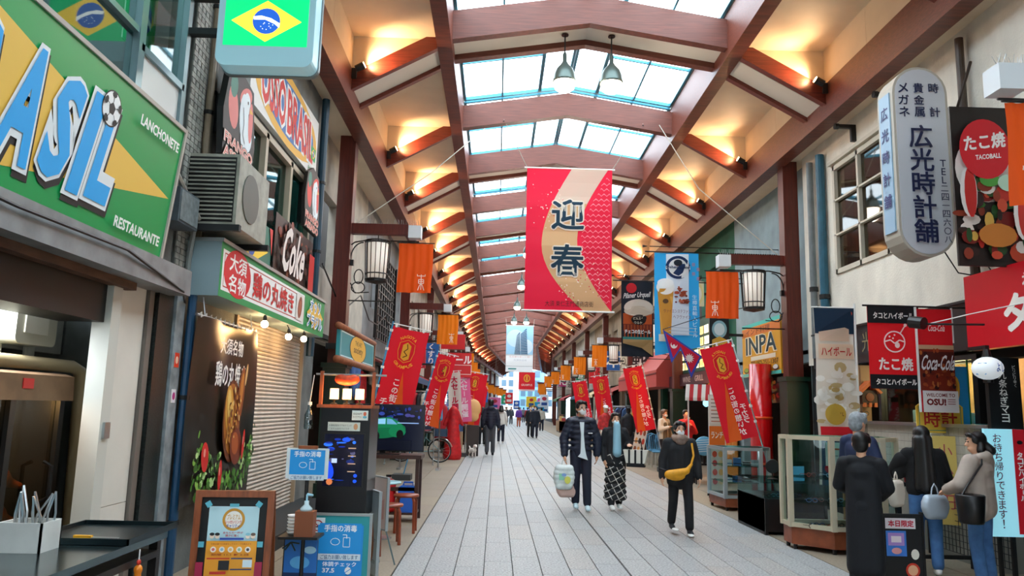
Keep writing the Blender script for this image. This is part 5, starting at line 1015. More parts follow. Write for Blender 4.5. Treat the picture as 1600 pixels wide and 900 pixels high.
for i, y in enumerate((10.6, 11.9)): t = thing('wall_bracket', 'black wall bracket above the stucco window, %s' % ('nearer' if i == 0 else 'farther'), 'bracket', (XR-.3, y, 6.15), group='black brackets above the window'); MB().box(0, -.03, .1, .3, .03, .16).box(.22, -.03, -.12, .3, .03, .1).build('arm', BLACK, t); MB().cyl((-.04, 0, .13), (.02, 0, .13), .05).build('cap', BLACK, t)
# black fascia with gold lettering
t, w, h = right('fascia_sign', 'black fascia board with faded gold kanji under the stucco wall', 'sign', XR-.12, 7.9, 13.6, 2.42, 3.02); panel(t, w, h, .12, mat('fascia_black', '12161a', .4)); a = Art(); [a.text(ch, -1.9+i*.9, -.14, -1.6+i*.9, .16, '8a7c58', .0) for i, ch in enumerate('広光時計舗')]; a.build('print', PRINT, t); MB().box(-w/2, -.03, h/2-.03, w/2, 0, h/2).build('top_trim', BLACK, t)
# hanging takoyaki banner
t = thing('takoyaki_banner', 'red and black hanging banner with a takoyaki ball drawing', 'banner', (4.72, 9.05, 2.42)); w, h = .62, .98; b = MB(); b.cur = 'd8141e'; b.sheet(lambda u, v: ((u-.5)*w, .008*math.sin(u*9), (v-.5)*h), 10, 3); link('cloth', b.mesh('cloth'), CLOTHP, t, True)
a = Art(-.012); a.rect(-w/2, h/2-.2, w/2, h/2, '14161a'); a.rect(-w/2, -h/2, w/2, -h/2+.17, '14161a'); a.text('タコとハイボール', -.24, .345, .24, .42, 'f4f0ea', .03); a.text('タコとハイボール', -.24, -.44, .24, -.37, 'f4f0ea', .03); a.ring(0, .07, .13, .13, .016, 'fbf4ee'); a.line([(-.12, .07), (-.05, .09), (0, .05), (.06, .09), (.12, .07)], .016, 'fbf4ee'); a.oval(.03, .03, .03, .035, 'fbf4ee'); a.line([(.07, .17), (.13, .26)], .014, 'fbf4ee'); a.oval(.135, .27, .02, .02, 'fbf4ee', 10)
for x, z in ((-.06, .13), (0, .15), (-.02, .11)): a.oval(x, z, .012, .012, 'fbf4ee', 8)
a.text('たこ焼', -.2, -.27, .2, -.12, 'fbf4ee', .03); a.build('print', CLOTHP, t); MB().cyl((-.36, 0, h/2+.01), (1.0, 0, h/2+.01), .012).build('rod', BLACK, t)
# cola banner
t = thing('cola_banner', 'red cola banner with a glass of cola and a WELCOME TO OSU tag', 'banner', (5.2, 9.02, 2.28)); w, h = .42, 1.22; b = MB(); b.cur = 'd0101c'; b.sheet(lambda u, v: ((u-.5)*w, .006*math.sin(v*5), (v-.5)*h), 4, 8); link('cloth', b.mesh('cloth'), CLOTHP, t, True); a = Art(-.012); a.rect(-w/2, -.36, w/2, .16, '8a2c10'); a.rect(-w/2, .13, w/2, .18, 'd8b088'); a.rect(-w/2, -.1, w/2, .1, '5c1a0c')
for i in range(40): a.oval(random.uniform(-.2, .2), random.uniform(-.34, .12), random.uniform(.008, .03), random.uniform(.01, .04), random.choice(('b0481c', '3c0e08', 'c86a2c', '7a2410')), 8)
a.text('Coca-Cola', -.1, .34, .1, .42, 'fdf4f0', .015, skew=.2); a.text('Coca-Cola', -.2, -.12, .2, .06, 'fdf4f0', .02, skew=.25); a.rect(-w/2, -h/2, w/2, -.36, 'ecebe6'); a.text('WELCOME TO', -.17, -.43, .17, -.39, '7a2a24', .02); a.text('OSU!', -.17, -.53, .06, -.45, '7a2a24', .05); [a.line([(.08, -.46-k*.025), (.17, -.46-k*.025)], .008, '9a5a54') for k in range(3)]; a.build('print', CLOTHP, t); MB().box(-w/2-.02, -.01, -h/2, -w/2, .01, h/2+.02).box(w/2, -.01, h/2-.4, w/2+.015, .01, h/2+.02).build('side_pole', WHITE, t)
# big red takoyaki fascia
t, w, h = right('takoyaki_fascia', 'large red fascia sign with white katakana over the takoyaki stand', 'sign', 5.3, 6.0, 8.55, 2.36, 3.2); panel(t, w, h, .1, mat('fascia_red', 'd41424', .35)); a = Art(); a.text('神', -.3, .12, -.12, .3, 'f6f0e8', .02); a.text('タコ', -.6, -.26, .25, .1, 'f6f0e8', .04); a.text('とハイボール', .3, -.26, 1.2, .1, 'f6f0e8', .03); a.build('print', PRINT, t)
MB().box(-w/2+.05, .1, -.3, -w/2+.12, .45, .3).box(w/2-.12, .1, -.3, w/2-.05, .45, .3).build('bracket', DARK, t)
t = thing('arm_lamp', 'black arm spotlight in front of the red fascia sign', 'spotlight', (5.28, 8.2, 2.62)); MB().tube([(0, 0, 0), (-.3, .05, 0), (-.55, .25, .02)], .012).build('arm', BLACK, t); MB().cyl((-.55, .2, .02), (-.62, .34, .05), .07, .07, 12).build('head', BLACK, t); MB().tube([(-.55, .3, .0), (-.2, -.1, .1), (0, -.6, .15)], .006).build('cord', WHITE, t)
# takoball poster
t = thing('takoyaki_poster', 'tall dark poster with a red circle and takoyaki photo', 'poster', (5.2, 7.8, 4.06)); t.scale = (.92, 1, .92); w, h = .86, 1.9; panel(t, w, h, .03, mat('poster_dark', '16100e', .4), 'sheet'); a = Art()
a.rect(-w/2, -h/2, w/2, h/2, '150c0a'); a.oval(-.05, .2, .36, .4, 'e6ded6')
for i in range(60):
    x, z = random.uniform(-.4, .4), random.uniform(-.92, .1); a.oval(x, z, random.uniform(.03, .12), random.uniform(.03, .11), random.choice(('b8281c', '7a1410', '4a1c10', 'd8b050', '3a7a2c', 'e8e0d8', '2a1410', 'c84a2c', '1c4a1c', '8a3018')), 10)
for x, z, rx, rz, c in ((-.3, -.1, .1, .3, 'e8e4e0'), (-.28, -.1, .07, .3, 'c0201c'), (.3, -.35, .1, .3, 'f0e8e4'), (.32, -.35, .07, .28, 'd03028'), (0, -.6, .22, .14, 'c87c2c'), (-.05, .05, .12, .08, '4a9a3c'), (.16, .02, .12, .1, 'b8d8c0')): a.oval(x, z, rx, rz, c, 14)
a.oval(-.08, .42, .3, .36, 'd01424', 28); a.text('たこ焼', -.32, .42, .16, .6, 'f8f2ee', .03, rise=.15); a.text('TACOBALL', -.2, .3, .1, .36, 'f8f2ee', .03, rise=.12); a.build('print', PRINT, t); MB().box(w/2-.02, .03, -.3, w/2+.0, .4, -.25).box(w/2-.02, .03, .3, w/2, .4, .35).build('bracket', DARK, t)
# highball flag
t = thing('highball_flag', 'tall highball flag with photos of ice on a white pole', 'flag', (4.56, 10.3, 0)); w = .54; MB().cyl((.29, 0, .1), (.29, 0, 3.12), .015).build('pole', WHITE, t); MB().cyl((-.3, 0, 3.06), (.3, 0, 3.06), .01).build('crossbar', WHITE, t); MB().lathe([(.2, 0), (.2, .08), (.03, .12)], (.29, 0, 0), 16).build('base', mat('flag_base'), t)
wv = lambda x, z: .02*math.sin(z*5+x*4); b = MB(); b.cur = 'ded6c8'; b.sheet(lambda u, v: ((u-.5)*w, wv((u-.5)*w, .7+v*2.35), .7+v*2.35), 8, 20); link('cloth', b.mesh('cloth'), CLOTHP, t, True)
a = Art(-.012, .0012); a.rect(-.27, 2.7, .27, 3.05, '16304a'); a.text('ハイボール', -.17, 2.93, .2, 2.99, 'f0f0ec', .03); a.oval(-.2, 2.96, .03, .03, 'c84a3c', 8); a.oval(.22, 2.98, .03, .03, 'c84a3c', 8); a.rect(-.22, 2.6, .2, 2.82, 'e8cbb0'); a.text('鶏塩焼', -.2, 2.64, .18, 2.78, 'c81a1c', .02); a.rect(-.24, 2.36, .25, 2.56, 'e8cbb0'); a.text('ハイボール', -.2, 2.4, .22, 2.52, 'c81a1c', .02)
for i in range(46):
    x, z = random.uniform(-.24, .24), random.uniform(1.45, 2.3); a.oval(x, z, random.uniform(.02, .09), random.uniform(.02, .08), random.choice(('f2efe8', 'd8cdb8', 'c0a878', 'e8e2d8', 'b89a60', 'faf8f4')), 9)
a.oval(-.05, 1.62, .14, .14, 'c8a23c'); a.text('HIGHBALL', -.16, 1.6, .06, 1.65, '5a3a10', .02); a.rect(-.27, 1.3, .27, 1.46, 'd01424'); a.text('チャンプロ!', -.2, 1.33, .2, 1.42, 'fbf2ee', .03); a.rect(-.27, .7, .27, 1.3, '24405c'); a.text('半額', -.18, 1.02, .18, 1.22, 'e8eef4', .03); a.oval(-.18, .92, .06, .06, 'd02028', 14); a.v = [(x, y+wv(x, z), z) for x, y, z in a.v]; a.build('print', CLOTHP, t)
# glass showcases
def showcase(name, lbl, foot, z0, zb, z1, loc, post, wood, shelves, tagtxt=None):
    t = thing(name, lbl, 'showcase', loc); n = len(foot)
    b = MB(); vs = [(x, y, z) for z in (z0, zb) for x, y in foot]; b.add(vs, [tuple(range(n))[::-1], tuple(range(n, 2*n))]+[(i, (i+1) % n, n+(i+1) % n, n+i) for i in range(n)]); b.build('plinth', wood, t)
    for x, y in foot: MB().box(x-.03, y-.03, zb, x+.03, y+.03, z1).build('post', post, t)
    for i in range(n):
        p, q = foot[i], foot[(i+1) % n]
        for z in (zb+.03, z1-.02): MB().bar((p[0], p[1], z), (q[0], q[1], z), .05, .05).build('rail', post, t)
        MB().add([(p[0], p[1], zb+.05), (q[0], q[1], zb+.05), (q[0], q[1], z1-.04), (p[0], p[1], z1-.04)], [(0, 1, 2, 3)]).build('pane', GLASS, t)
    for z in shelves+[z1]:
        b = MB(); cx = sum(p[0] for p in foot)/n; cy = sum(p[1] for p in foot)/n; f2 = [(cx+(x-cx)*.93, cy+(y-cy)*.93) for x, y in foot]
        b.add([(x, y, zz) for zz in (z-.006, z+.006) for x, y in f2], [tuple(range(n))[::-1], tuple(range(n, 2*n))]+[(i, (i+1) % n, n+(i+1) % n, n+i) for i in range(n)]); b.build('shelf', glass('shelf_glass', 'a8d4d0', .12), t)
    for x, y in foot: MB().cyl((x*.9, y*.9, 0), (x*.9, y*.9, z0), .025).build('foot', BLACK, t)
    lamp('showcase_light', (sum(p[0] for p in foot)/n, sum(p[1] for p in foot)/n, z1-.08), 1.2, 'f0faff', 'POINT', .1, t)
    return t
CRM = mat('showcase_cream', 'c2b69c', .45); WB = mat('showcase_wood', '8a4628', .45, var=.3, vs=6)
F1 = [(-.42, .1), (-.06, -.28), (.55, -.28), (.85, .0), (.85, .36), (-.42, .36)]
showcase('glass_showcase', 'cream framed glass showcase beside the man in the dark coat', F1, .06, .26, 1.35, (4.05, 9.5, 0), CRM, WB, [.55, .85])
t = thing('price_card', 'white price card reading 1,000 yen in the near showcase', 'price card', (4.2, 9.2, .98)); MB().box(-.13, 0, 0, .13, .006, .14).build('card', PAPER, t); a = Art(-.002); a.text('サングラス', -.11, .09, .05, .12, '303430', .01); a.text('¥1,000', -.1, .02, .11, .075, 'c86a20', .03); a.build('print', PRINT, t)
t = thing('leaflet', 'pale leaflet propped in the top of the near showcase', 'leaflet', (4.12, 9.45, 1.0)); MB().box(-.1, 0, 0, .1, .006, .28).build('sheet', PAPER, t); a = Art(-.002); a.line([(-.07, .2), (.07, .2)], .02, 'c86040'); a.line([(-.07, .12), (.05, .12)], .012, '909490'); a.build('print', PRINT, t)
def spectacles(lbl, loc, rz, c, g):
    t = thing('eyeglasses', lbl, 'eyeglasses', loc, rz, g); m_ = mat('spec_%s' % c, c, .3); b = MB()
    for s in (-1, 1): b.tube([(s*.035+.028*math.cos(q), 0, .025+.022*math.sin(q)) for q in [2*PI*i/10 for i in range(10)]], .004, 5, True)
    b.build('rims', m_, t); MB().cyl((-.008, 0, .03), (.008, 0, .03), .003, n=5).build('bridge', m_, t)
    for s in (-1, 1): MB().tube([(s*.064, 0, .03), (s*.066, .1, .03), (s*.066, .13, .015)], .003, 5).build('temple', m_, t)
SC_ = ('101216', '2a5a8a', '7a2a1c', '3a3c40', '8ab0c8', '6a4a2a'); k = 0
for zz in (.26, .556, .856):
    for i in range(7):
        spectacles('%s pair of glasses on the %s level of the near showcase' % (ORD[i], {.26: 'bottom', .556: 'middle', .856: 'top'}[zz]), (3.82+i*.12, 9.42+.1*(i % 2), zz+.012), random.uniform(-.5, .5), SC_[k % 6], 'glasses in the near showcase'); k += 1
F2 = [(-.35, .45), (-.3, -.35), (.3, -.35), (.55, .0), (.55, .45)]
showcase('glass_showcase', 'steel framed glass showcase left of the black counter', F2, .06, .2, 1.03, (4.15, 13.4, 0), ALU, WB, [.45, .72])
for i in range(8): t = thing('goods_pack', 'small %s pack on the %s shelf of the far showcase' % (('white', 'blue', 'black', 'silver')[i % 4], ('lower', 'upper')[i // 4]), 'pack', (3.95+.16*(i % 4), 13.25, .457 if i < 4 else .727), random.uniform(-.2, .2), 'packs in the far showcase'); MB().box(-.06, -.05, 0, .06, .05, .07+.03*(i % 3)).build('carton', mat('pk_%d' % (i % 4), ('d8dcdc', '3a6aa0', '14161a', '9aa0a4')[i % 4], .5), t); MB().box(-.061, -.051, .03, .061, .051, .045).build('label_band', mat('pk_%d' % ((i+1) % 4), ('d8dcdc', '3a6aa0', '14161a', '9aa0a4')[(i+1) % 4], .5), t)
t = thing('black_counter', 'low dark counter with a glass tray top between the showcases', 'counter', (4.05, 11.1, 0)); MB().box(-.4, -.5, .04, .45, .65, .47).build('cabinet', mat('counter_black', '1a1214', .35), t); MB().box(-.4, -.52, 0, -.36, .66, .48).box(.41, -.52, 0, .45, .66, .48).build('end_panel', BLACK, t)
for x0, x1, y0, y1 in ((-.4, .45, -.5, -.495), (-.4, .45, .645, .65), (-.4, -.395, -.5, .65), (.445, .45, -.5, .65)): MB().box(x0, y0, .47, x1, y1, .68).build('glass_side', GLASS, t)
MB().box(-.42, -.52, .68, .47, .67, .69).build('glass_top', glass('shelf_glass'), t)
for i in range(7): spectacles('%s pair of glasses in the glass tray of the dark counter' % ORD[i], (3.8+i*.1, 10.75+.1*(i % 3), .475), random.uniform(-.4, .4), SC_[(i+3) % 6], 'glasses in the counter tray')
t = thing('card_stand', 'pale blue card standing on the dark counter', 'card', (4.25, 10.9, .692), .3); MB().box(-.09, 0, 0, .09, .006, .2).build('card', mat('card_blue', '5ab4dc', .4), t); MB().box(-.03, .006, 0, .03, .06, .01).build('foot', ALU, t)
t = thing('hand_mirror', 'black swivel mirror on the dark counter', 'mirror', (3.95, 11.1, .692)); MB().lathe([(.07, 0), (.07, .01), (.01, .02), (.01, .1)], n=14).build('base', BLACK, t); MB().lathe([(.09, -.008), (.1, 0), (.09, .008)], (0, 0, .18), 18, Quaternion((1, 0, 0), HP)).build('glass', BLACK, t)
# takoyaki stand: tiled counter wall, lit window, mesh grid, cuckoo clock
t = thing('tiled_counter', 'pale tiled counter wall of the takoyaki stand', 'counter', (5.35, 9.5, 0)); MB().box(0, -1.15, 0, .3, 2.0, 1.5).build('core', mat('grout_pale', '8a8880', .9), t); tm = MB().box(-.008, .003, .003, 0, .097, .097).mesh('tile'); tm.materials.append(mat('tile_pale', 'bcb8ac', .35, var=.2, vs=4))
for r in range(7):
    for c in range(26): o = link('tile', tm, None, t); o.location = (0, -1.0+c*.1, .8+r*.1)
MB().box(-.06, -1.2, 1.5, .34, 2.05, 1.54).build('ledge', STEEL, t)
t = thing('wire_grid', 'black wire mesh grid hung in front of the tiled counter', 'wire grid', (5.28, 8.75, .1)); b = MB()
for k in range(22): b.cyl((0, -.75+k*.07, 0), (0, -.75+k*.07, .85), .004, n=4)
for k in range(13): b.cyl((0, -.75, k*.07), (0, .75, k*.07), .004, n=4)
tag(b.build('wires', DARK, t), kind='stuff'); MB().box(-.02, -.78, -.1, .02, -.75, .95).box(-.02, .75, -.1, .02, .78, .95).build('upright', BLACK, t)
t = thing('kitchen_window', 'warm lit kitchen window of the takoyaki stand with utensils', 'window', (5.7, 10.2, 1.95), -HP); b = MB().box(-1.2, -.03, -.4, -1.12, .06, .4).box(-.1, -.03, -.4, .02, .06, .4).box(1.1, -.03, -.4, 1.2, .06, .4).box(-1.2, -.03, .36, 1.2, .06, .42); b.build('frame', BLACK, t); MB().box(-1.12, .02, -.4, 1.1, .026, .36).build('pane', GLASS, t); MB().box(-1.2, .9, -.5, 1.2, .95, .5).build('lit_back_wall', mat('warm_wall', 'c8a06a', .7, var=.3, vs=5), t); lamp('kitchen_light', (-.1, .5, .3), 45, 'ffd8a0', 'POINT', .2, t)
for i in range(6): q = thing('kitchen_pot', ('teal', 'white', 'steel', 'pale green', 'grey', 'cream')[i]+' pot on the sill of the lit kitchen window', 'pot', (5.95, 9.4+i*.28, 1.5), group='pots behind the kitchen window'); MB().lathe([(.07, 0), (.09, .02), (.09, .14+.03*(i % 3)), (.08, .15+.03*(i % 3)), (.01, .15+.03*(i % 3))], n=14).build('body', mat('pot_%d' % i, ('4aa0a8', 'd8dcd8', '8a9498', '9ac8b0', '6a7074', 'd0c8b0')[i], .4), q, True); MB().cyl((0, 0, .15+.03*(i % 3)), (0, 0, .18+.03*(i % 3)), .02).build('knob', BLACK, q)
tag(MB().box(5.74, 8.0, 1.45, 6.4, 13, 1.5).build('trim_43', DARK), 'dark sill inside the takoyaki stand', None, None, 'structure')
t = thing('cuckoo_clock', 'small carved cuckoo clock with an orange roof on the shop wall', 'clock', (5.42, 11.15, 1.78)); MB().box(-.11, 0, 0, .11, .1, .2).build('case', mat('clock_wood', '3a1c0e', .6, var=.4, vs=20), t); MB().prism([(-.17, .17), (0, .34), (.17, .17), (.14, .15), (0, .28), (-.14, .15)], -.05, .14).build('roof', mat('clock_roof', 'c0602a', .6, var=.3, vs=9), t); MB().lathe([(.06, 0), (.06, .012), (.005, .014)], (0, 0, .1), 16, Quaternion((1, 0, 0), HP)).build('dial', mat('dial', '7a3a1c', .5), t)
for x in (-.08, 0, .08): MB().box(x-.02, -.02, -.04, x+.02, .02, .02).build('carving', mat('clock_roof'), t)
MB().box(-.02, .1, .05, .02, .55, .12).build('bracket', WDK, t)
t = thing('wooden_screen', 'copper coloured upright boards behind the cuckoo clock', 'screen', (5.25, 11.3, 0)); [MB().box(-.2+k*.16, 0, 0, -.06+k*.16, .04, 2.35).build('board', mat('copper_board', 'a07850', .5, var=.2, vs=3), t) for k in range(3)]
# signs by the stand
t = thing('clock_repair_board', 'yellow scalloped board with red kanji in front of a blue panel', 'sign', (5.28, 9.15, 1.6)); MB().prism([(-.28, -.14), (-.24, -.17), (.24, -.17), (.28, -.14), (.28, .14), (.24, .17), (-.24, .17), (-.28, .14)], 0, .02).build('board', mat('board_yellow', 'e8c040', .5), t); a = Art(); a.line([(-.25, -.14), (.25, -.14), (.25, .14), (-.25, .14), (-.25, -.14)], .008, '3a8a7a'); a.text('時計', -.19, -.1, .2, .1, 'c82a1c', .02); a.build('print', PRINT, t)
t = thing('blue_panel', 'bright blue panel banner behind the yellow board', 'banner', (5.42, 9.28, 1.85)); MB().box(-.25, 0, -.35, .3, .02, .38).build('panel', mat('panel_blue', '2a96d0', .4), t); a = Art(); a.oval(.1, .05, .09, .22, 'e8b83a', 18, -.2); a.oval(.12, .1, .05, .12, 'c88a20', 14, -.2); a.build('print', PRINT, t); MB().cyl((.31, .01, -.5), (.31, .01, .5), .012).build('green_pole', mat('pole_green', '2a9a4a', .4), t)
t = thing('paper_lantern', 'small white paper lantern with a blue mark at the stand corner', 'lantern', (5.12, 7.95, 2.13)); MB().ell((0, 0, 0), (.15, .15, .12), 18, 10).build('paper', mat('lantern_white', 'dfe6ea', .6, emit=.3), t, True); a = Art(-.155); a.text('よし', -.0, -.04, .1, .05, '2a5aa8', .02); a.rect(-.13, -.07, -.08, .05, '4a94d0'); a.v = [(x, -math.sqrt(max(.0001, .0235-x*x-z*z*1.5)), z) for x, y, z in a.v]; a.build('print', PRINT, t); MB().cyl((0, 0, .12), (0, 0, .2), .05, .03).build('cap', BLACK, t); MB().cyl((0, 0, -.12), (0, 0, -.15), .05).build('base_ring', BLACK, t); MB().box(-.02, -.02, .2, .02, .3, .24).build('hook', BLACK, t)
t = thing('menu_pillar_sign', 'black upright sign with white handwriting about leek mayonnaise', 'sign', (5.32, 8.0, 1.87)); panel(t, .34, .76, .06, mat('sign_black', '0e1012', .4)); a = Art(); a.vtext('九条ねぎマヨ', -.02, .24, .085, 'f0efe8', 1.05, .01); a.vtext('ピリピリ辛く', .1, .3, .035, 'e0dfd8', 1.1, .0); a.oval(-.13, .3, .03, .03, 'c81a1c', 12); a.build('print', PRINT, t); MB().box(-.17, .0, -1.87, -.14, .04, -.38).box(.14, 0, -1.87, .17, .04, -.38).build('leg', BLACK, t)
t = thing('takeaway_sign', 'pale blue upright sign with takeaway lettering and a red side strip', 'sign', (5.17, 7.85, .98)); panel(t, .4, 1.06, .03, mat('sign_pale_blue', '9adcec', .3, emit=.35, ecol='9adcec')); a = Art(); a.vtext('お持ち帰りできます！', -.07, .48, .085, '5a1c20', 1.1, .005); a.rect(.08, -.5, .2, .53, 'd81428'); a.vtext('タコとハイボール', .14, .3, .055, 'fbf2ee', 1.1, .03); a.oval(.14, .4, .03, .02, '14161a', 12); a.build('print', PRINT, t); MB().box(-.2, .03, -.98, -.17, .06, .5).box(.17, .03, -.98, .2, .06, .5).build('leg', BLACK, t)
t = thing('specials_board', 'black board with todays specials posters at the stand front', 'sign board', (4.02, 7.75, 0)); MB().box(-.18, 0, .02, .2, .03, .66).build('panel', mat('board_black', '101216', .5), t); MB().box(-.2, -.01, 0, -.18, .04, .68).build('post', BLACK, t); MB().box(.2, -.01, 0, .22, .04, .68).build('post', BLACK, t); a = Art(); a.rect(-.16, .52, .14, .62, 'e6dfe4'); a.text('本日限定', -.13, .54, .12, .6, 'c82040', .03); a.rect(-.16, .26, .04, .5, '3a7ad0'); a.rect(-.14, .36, .02, .48, 'b08ad0'); a.oval(-.06, .31, .05, .03, 'e8a0a0'); a.rect(-.11, .39, -.01, .45, 'f0e0e8'); a.oval(.12, .28, .04, .05, 'e8e4d8', 14); a.oval(.09, .13, .07, .07, 'c8301c', 16); a.oval(.09, .13, .05, .05, 'e8b08a', 14); a.build('print', PRINT, t)
t = thing('queue_rail', 'black counter rail in front of the takoyaki stand', 'counter rail', (4.9, 8.55, 0)); MB().box(-.55, -.04, .86, .4, .08, .9).build('top_rail', BLACK, t); [MB().box(x, 0, 0, x+.05, .05, .86).build('leg', BLACK, t) for x in (-.5, .3)]; MB().box(-.5, 0, .1, .35, .04, .14).build('bottom_rail', BLACK, t)
t = thing('notice_sheet', 'white notice sheet with a green clip on the tiled wall', 'notice', (5.3, 9.3, 1.2), -1.1); MB().box(-.1, 0, 0, .1, .006, .26).build('sheet', PAPER, t); MB().box(-.06, -.02, .24, .08, .01, .29).build('clip', mat('clip_green', '4ac83a', .5), t); a = Art(-.002); [a.line([(-.07, .2-k*.035), (.06, .2-k*.035)], .008, '8a8e8c') for k in range(4)]; a.build('print', PRINT, t)
t = thing('price_banner', 'yellow price strip banner hanging by the tiled wall', 'banner', (5.22, 9.0, .95), -.4); MB().box(-.12, 0, -.55, .12, .006, .45).build('strip', mat('strip_yellow', 'd8b860', .6), t); a = Art(-.002); a.vtext('小八百円', 0, .36, .16, 'b04a4a', 1.2, .0); a.build('print', PRINT, t)
t = thing('red_noodle_cup', 'red cup and packets on the counter rail', 'cup', (4.55, 8.57, .9)); MB().lathe([(.04, 0), (.055, .12), (.05, .12), (.04, .02), (.005, .02)], n=14).build('cup', mat('cup_red', 'c81c24', .4), t, True); MB().box(.07, -.03, 0, .15, .03, .05).build('packet', mat('pk_y', 'e0c060', .5), t)
# mid right: curry house and restaurants
t, w, h = right('curry_house_sign', 'yellow curry house sign with dark letters and dish pictures', 'sign', 5.55, 14.95, 17.3, 2.4, 3.55); panel(t, w, h, .08, mat('sign_yellow', 'e8a62a', .45)); a = Art(); a.rect(-w/2, h/2-.08, w/2, h/2, '4ac0b0'); a.rect(-w/2, -h/2, w/2, -h/2+.07, '4ac0b0'); a.rect(-w/2, .3, w/2, .48, 'e07a2c'); a.text('インド料理', -.9, .33, .6, .46, '7a2a14', .01); a.text('INPA', -.95, -.12, 1.0, .3, 'f2e4c0', .07); a.text('INPA', -.92, -.1, .97, .28, '123a44', .02); a.rect(-.6, -.24, .9, -.15, 'e8dcc0'); a.text('TEL052-251-1307', -.6, -.36, 1.05, -.26, '4a2a10', .01)
for i, c in enumerate(('8ab040', 'd8d0c0', 'c8b060', 'b02020', 'e0dcd4')): a.oval(-.9+i*.45, -.44, .17, .06, '3a2a1c'); a.oval(-.9+i*.45, -.43, .14, .045, c)
a.build('print', PRINT, t); MB().box(-w/2, .08, -.2, -w/2+.08, .4, .2).box(w/2-.08, .08, -.2, w/2, .4, .2).build('bracket', DARK, t)
t = thing('food_photo_board', 'dark photo board of dishes under the yellow sign', 'poster', (5.6, 15.8, 2.08), -HP); panel(t, 2.2, .5, .04, BLACK, 'sheet'); a = Art()
for i in range(60): a.oval(random.uniform(-1, 1), random.uniform(-.22, .22), random.uniform(.05, .14), random.uniform(.03, .07), random.choice(('a8281c', '5a1410', 'd8782c', '3a100c', 'e8c060', '7a3a1c')), 9)
a.build('print', PRINT, t)
def beer_banner(name, lbl, x, y, z, w, h, kind, tip=.2):
    t = thing(name, lbl, 'banner', (x, y, z)); b = MB(); base = '2aa0e0' if kind == 0 else '141a24'; b.cur = base; n = 10
    b.sheet(lambda u, v: ((u-.5)*w, .02*math.sin(u*7+v*4), -v*(h-(tip*u if kind == 0 else tip*(1-u*0)*.0))), n, 10); link('cloth', b.mesh('cloth'), CLOTHP, t, True); a = Art(-.03, .001)
    if kind == 0:
        a.rect(-w*.24, -h*.8, w*.26, -.03, 'eef0f0'); a.oval(.02, -.32, .26, .25, '16305c', 26); a.oval(.02, -.32, .2, .19, 'f0f2f2'); a.oval(.02, -.22, .09, .07, '16202c'); a.rect(-.24, -.36, .28, -.29, 'f0f2f2'); a.text('Weihenstephaner', -.24, -.36, .28, -.28, '16305c', .02)
        a.poly([(-.42, -.78), (-.08, -.78), (-.12, -1.3), (-.14, -1.75), (-.36, -1.75), (-.38, -1.3)], 'd89a3a'); a.poly([(-.4, -.95), (-.1, -.95), (-.14, -1.7), (-.34, -1.7)], 'e8b454'); a.oval(-.25, -.75, .19, .16, 'f8f6f0'); a.oval(-.25, -.66, .17, .1, 'fcfaf6'); a.oval(-.25, -1.05, .06, .05, '6a4a2a'); a.rect(-.4, -1.9, -.1, -1.75, 'e8d8c0')
        for i in range(26): a.oval(random.uniform(-.05, .22), random.uniform(-1.1, -.72), random.uniform(.02, .07), random.uniform(.01, .04), random.choice(('a84a2c', 'c86a4c', '8a3a20')), 8)
        a.text('ヴァイエンステファン', -.3, -1.3, .28, -1.22, '8a4a4a', .0); a.text('ヘフヴァイス', -.1, -1.42, .28, -1.34, '8a4a4a', .0)
        for k in range(3): a.line([(-.2, -1.6-k*.07), (.4, -1.62-k*.07)], .012, 'c8ccd0')
        a.vtext('生樽直輸入ビール', w*.38, -.9, .1, 'e8f4fa', 1.15, .0); [a.text('祭', .3+.1*(k % 2), -.3-.1*k, .38+.1*(k % 2), -.22-.1*k, 'd86a60', .0) for k in range(4)]
    else:
        a.oval(-.14, -.16, .12, .12, 'd8202a', 20); a.text('Pilsner Urquell', -.32, -.42, .3, -.26, 'f0eee8', .02, skew=.2, rise=.08); a.rect(-.33, -1.1, .34, -.75, 'c8561c'); a.rect(-.33, -1.16, .34, -1.0, '7a2a10'); a.oval(.03, -.62, .34, .2, 'e8dcc8', 24); a.oval(.03, -.7, .34, .12, 'd8c8b0', 24); a.oval(.05, -.9, .2, .12, '1c1412', 20); a.text('ピルスナー', -.1, -.9, .2, -.84, 'e8d8c0', .02); a.text('ウルケル', -.08, -1.0, .18, -.94, 'e8d8c0', .02)
        for k in range(9): a.rect(-.31+k*.075, -1.3, -.28+k*.075, -1.02, 'a84a1c')
        a.rect(-.34, -1.36, .34, -1.3, '3a8a80'); a.text('チェコの生ビール', -.3, -1.22, .3, -1.13, 'f4f0e8', .03); a.poly([(-.34, -1.36), (.34, -1.36), (.34, -h+.02), (.1, -h+.2), (-.34, -h+.3)], 'b8925c')
    a.v = [(px, py+.02*math.sin((px/w+.5)*7-pz/h*4), pz) for px, py, pz in a.v]; a.build('print', CLOTHP, t)
    MB().cyl((-w/2-.2, 0, .015), (XR+.2-x, 0, .015), .014).build('rod', BLACK, t); MB().cyl((-w/2-.1, 0, .13), (XR+.2-x, 0, .13), .01).build('upper_rod', BLACK, t); MB().cyl((-w/2-.25, 0, .13), (-w/2-.15, 0, .13), .03, .005, 8).build('finial', BLACK, t); return t
beer_banner('beer_banner', 'blue and white hanging banner with a tall wheat beer glass', 3.76, 16, 4.95, .95, 2.2, 0)
beer_banner('beer_banner', 'black hanging banner with a mug of amber pilsner', 3.21, 17.6, 4.58, .74, 1.75, 1)
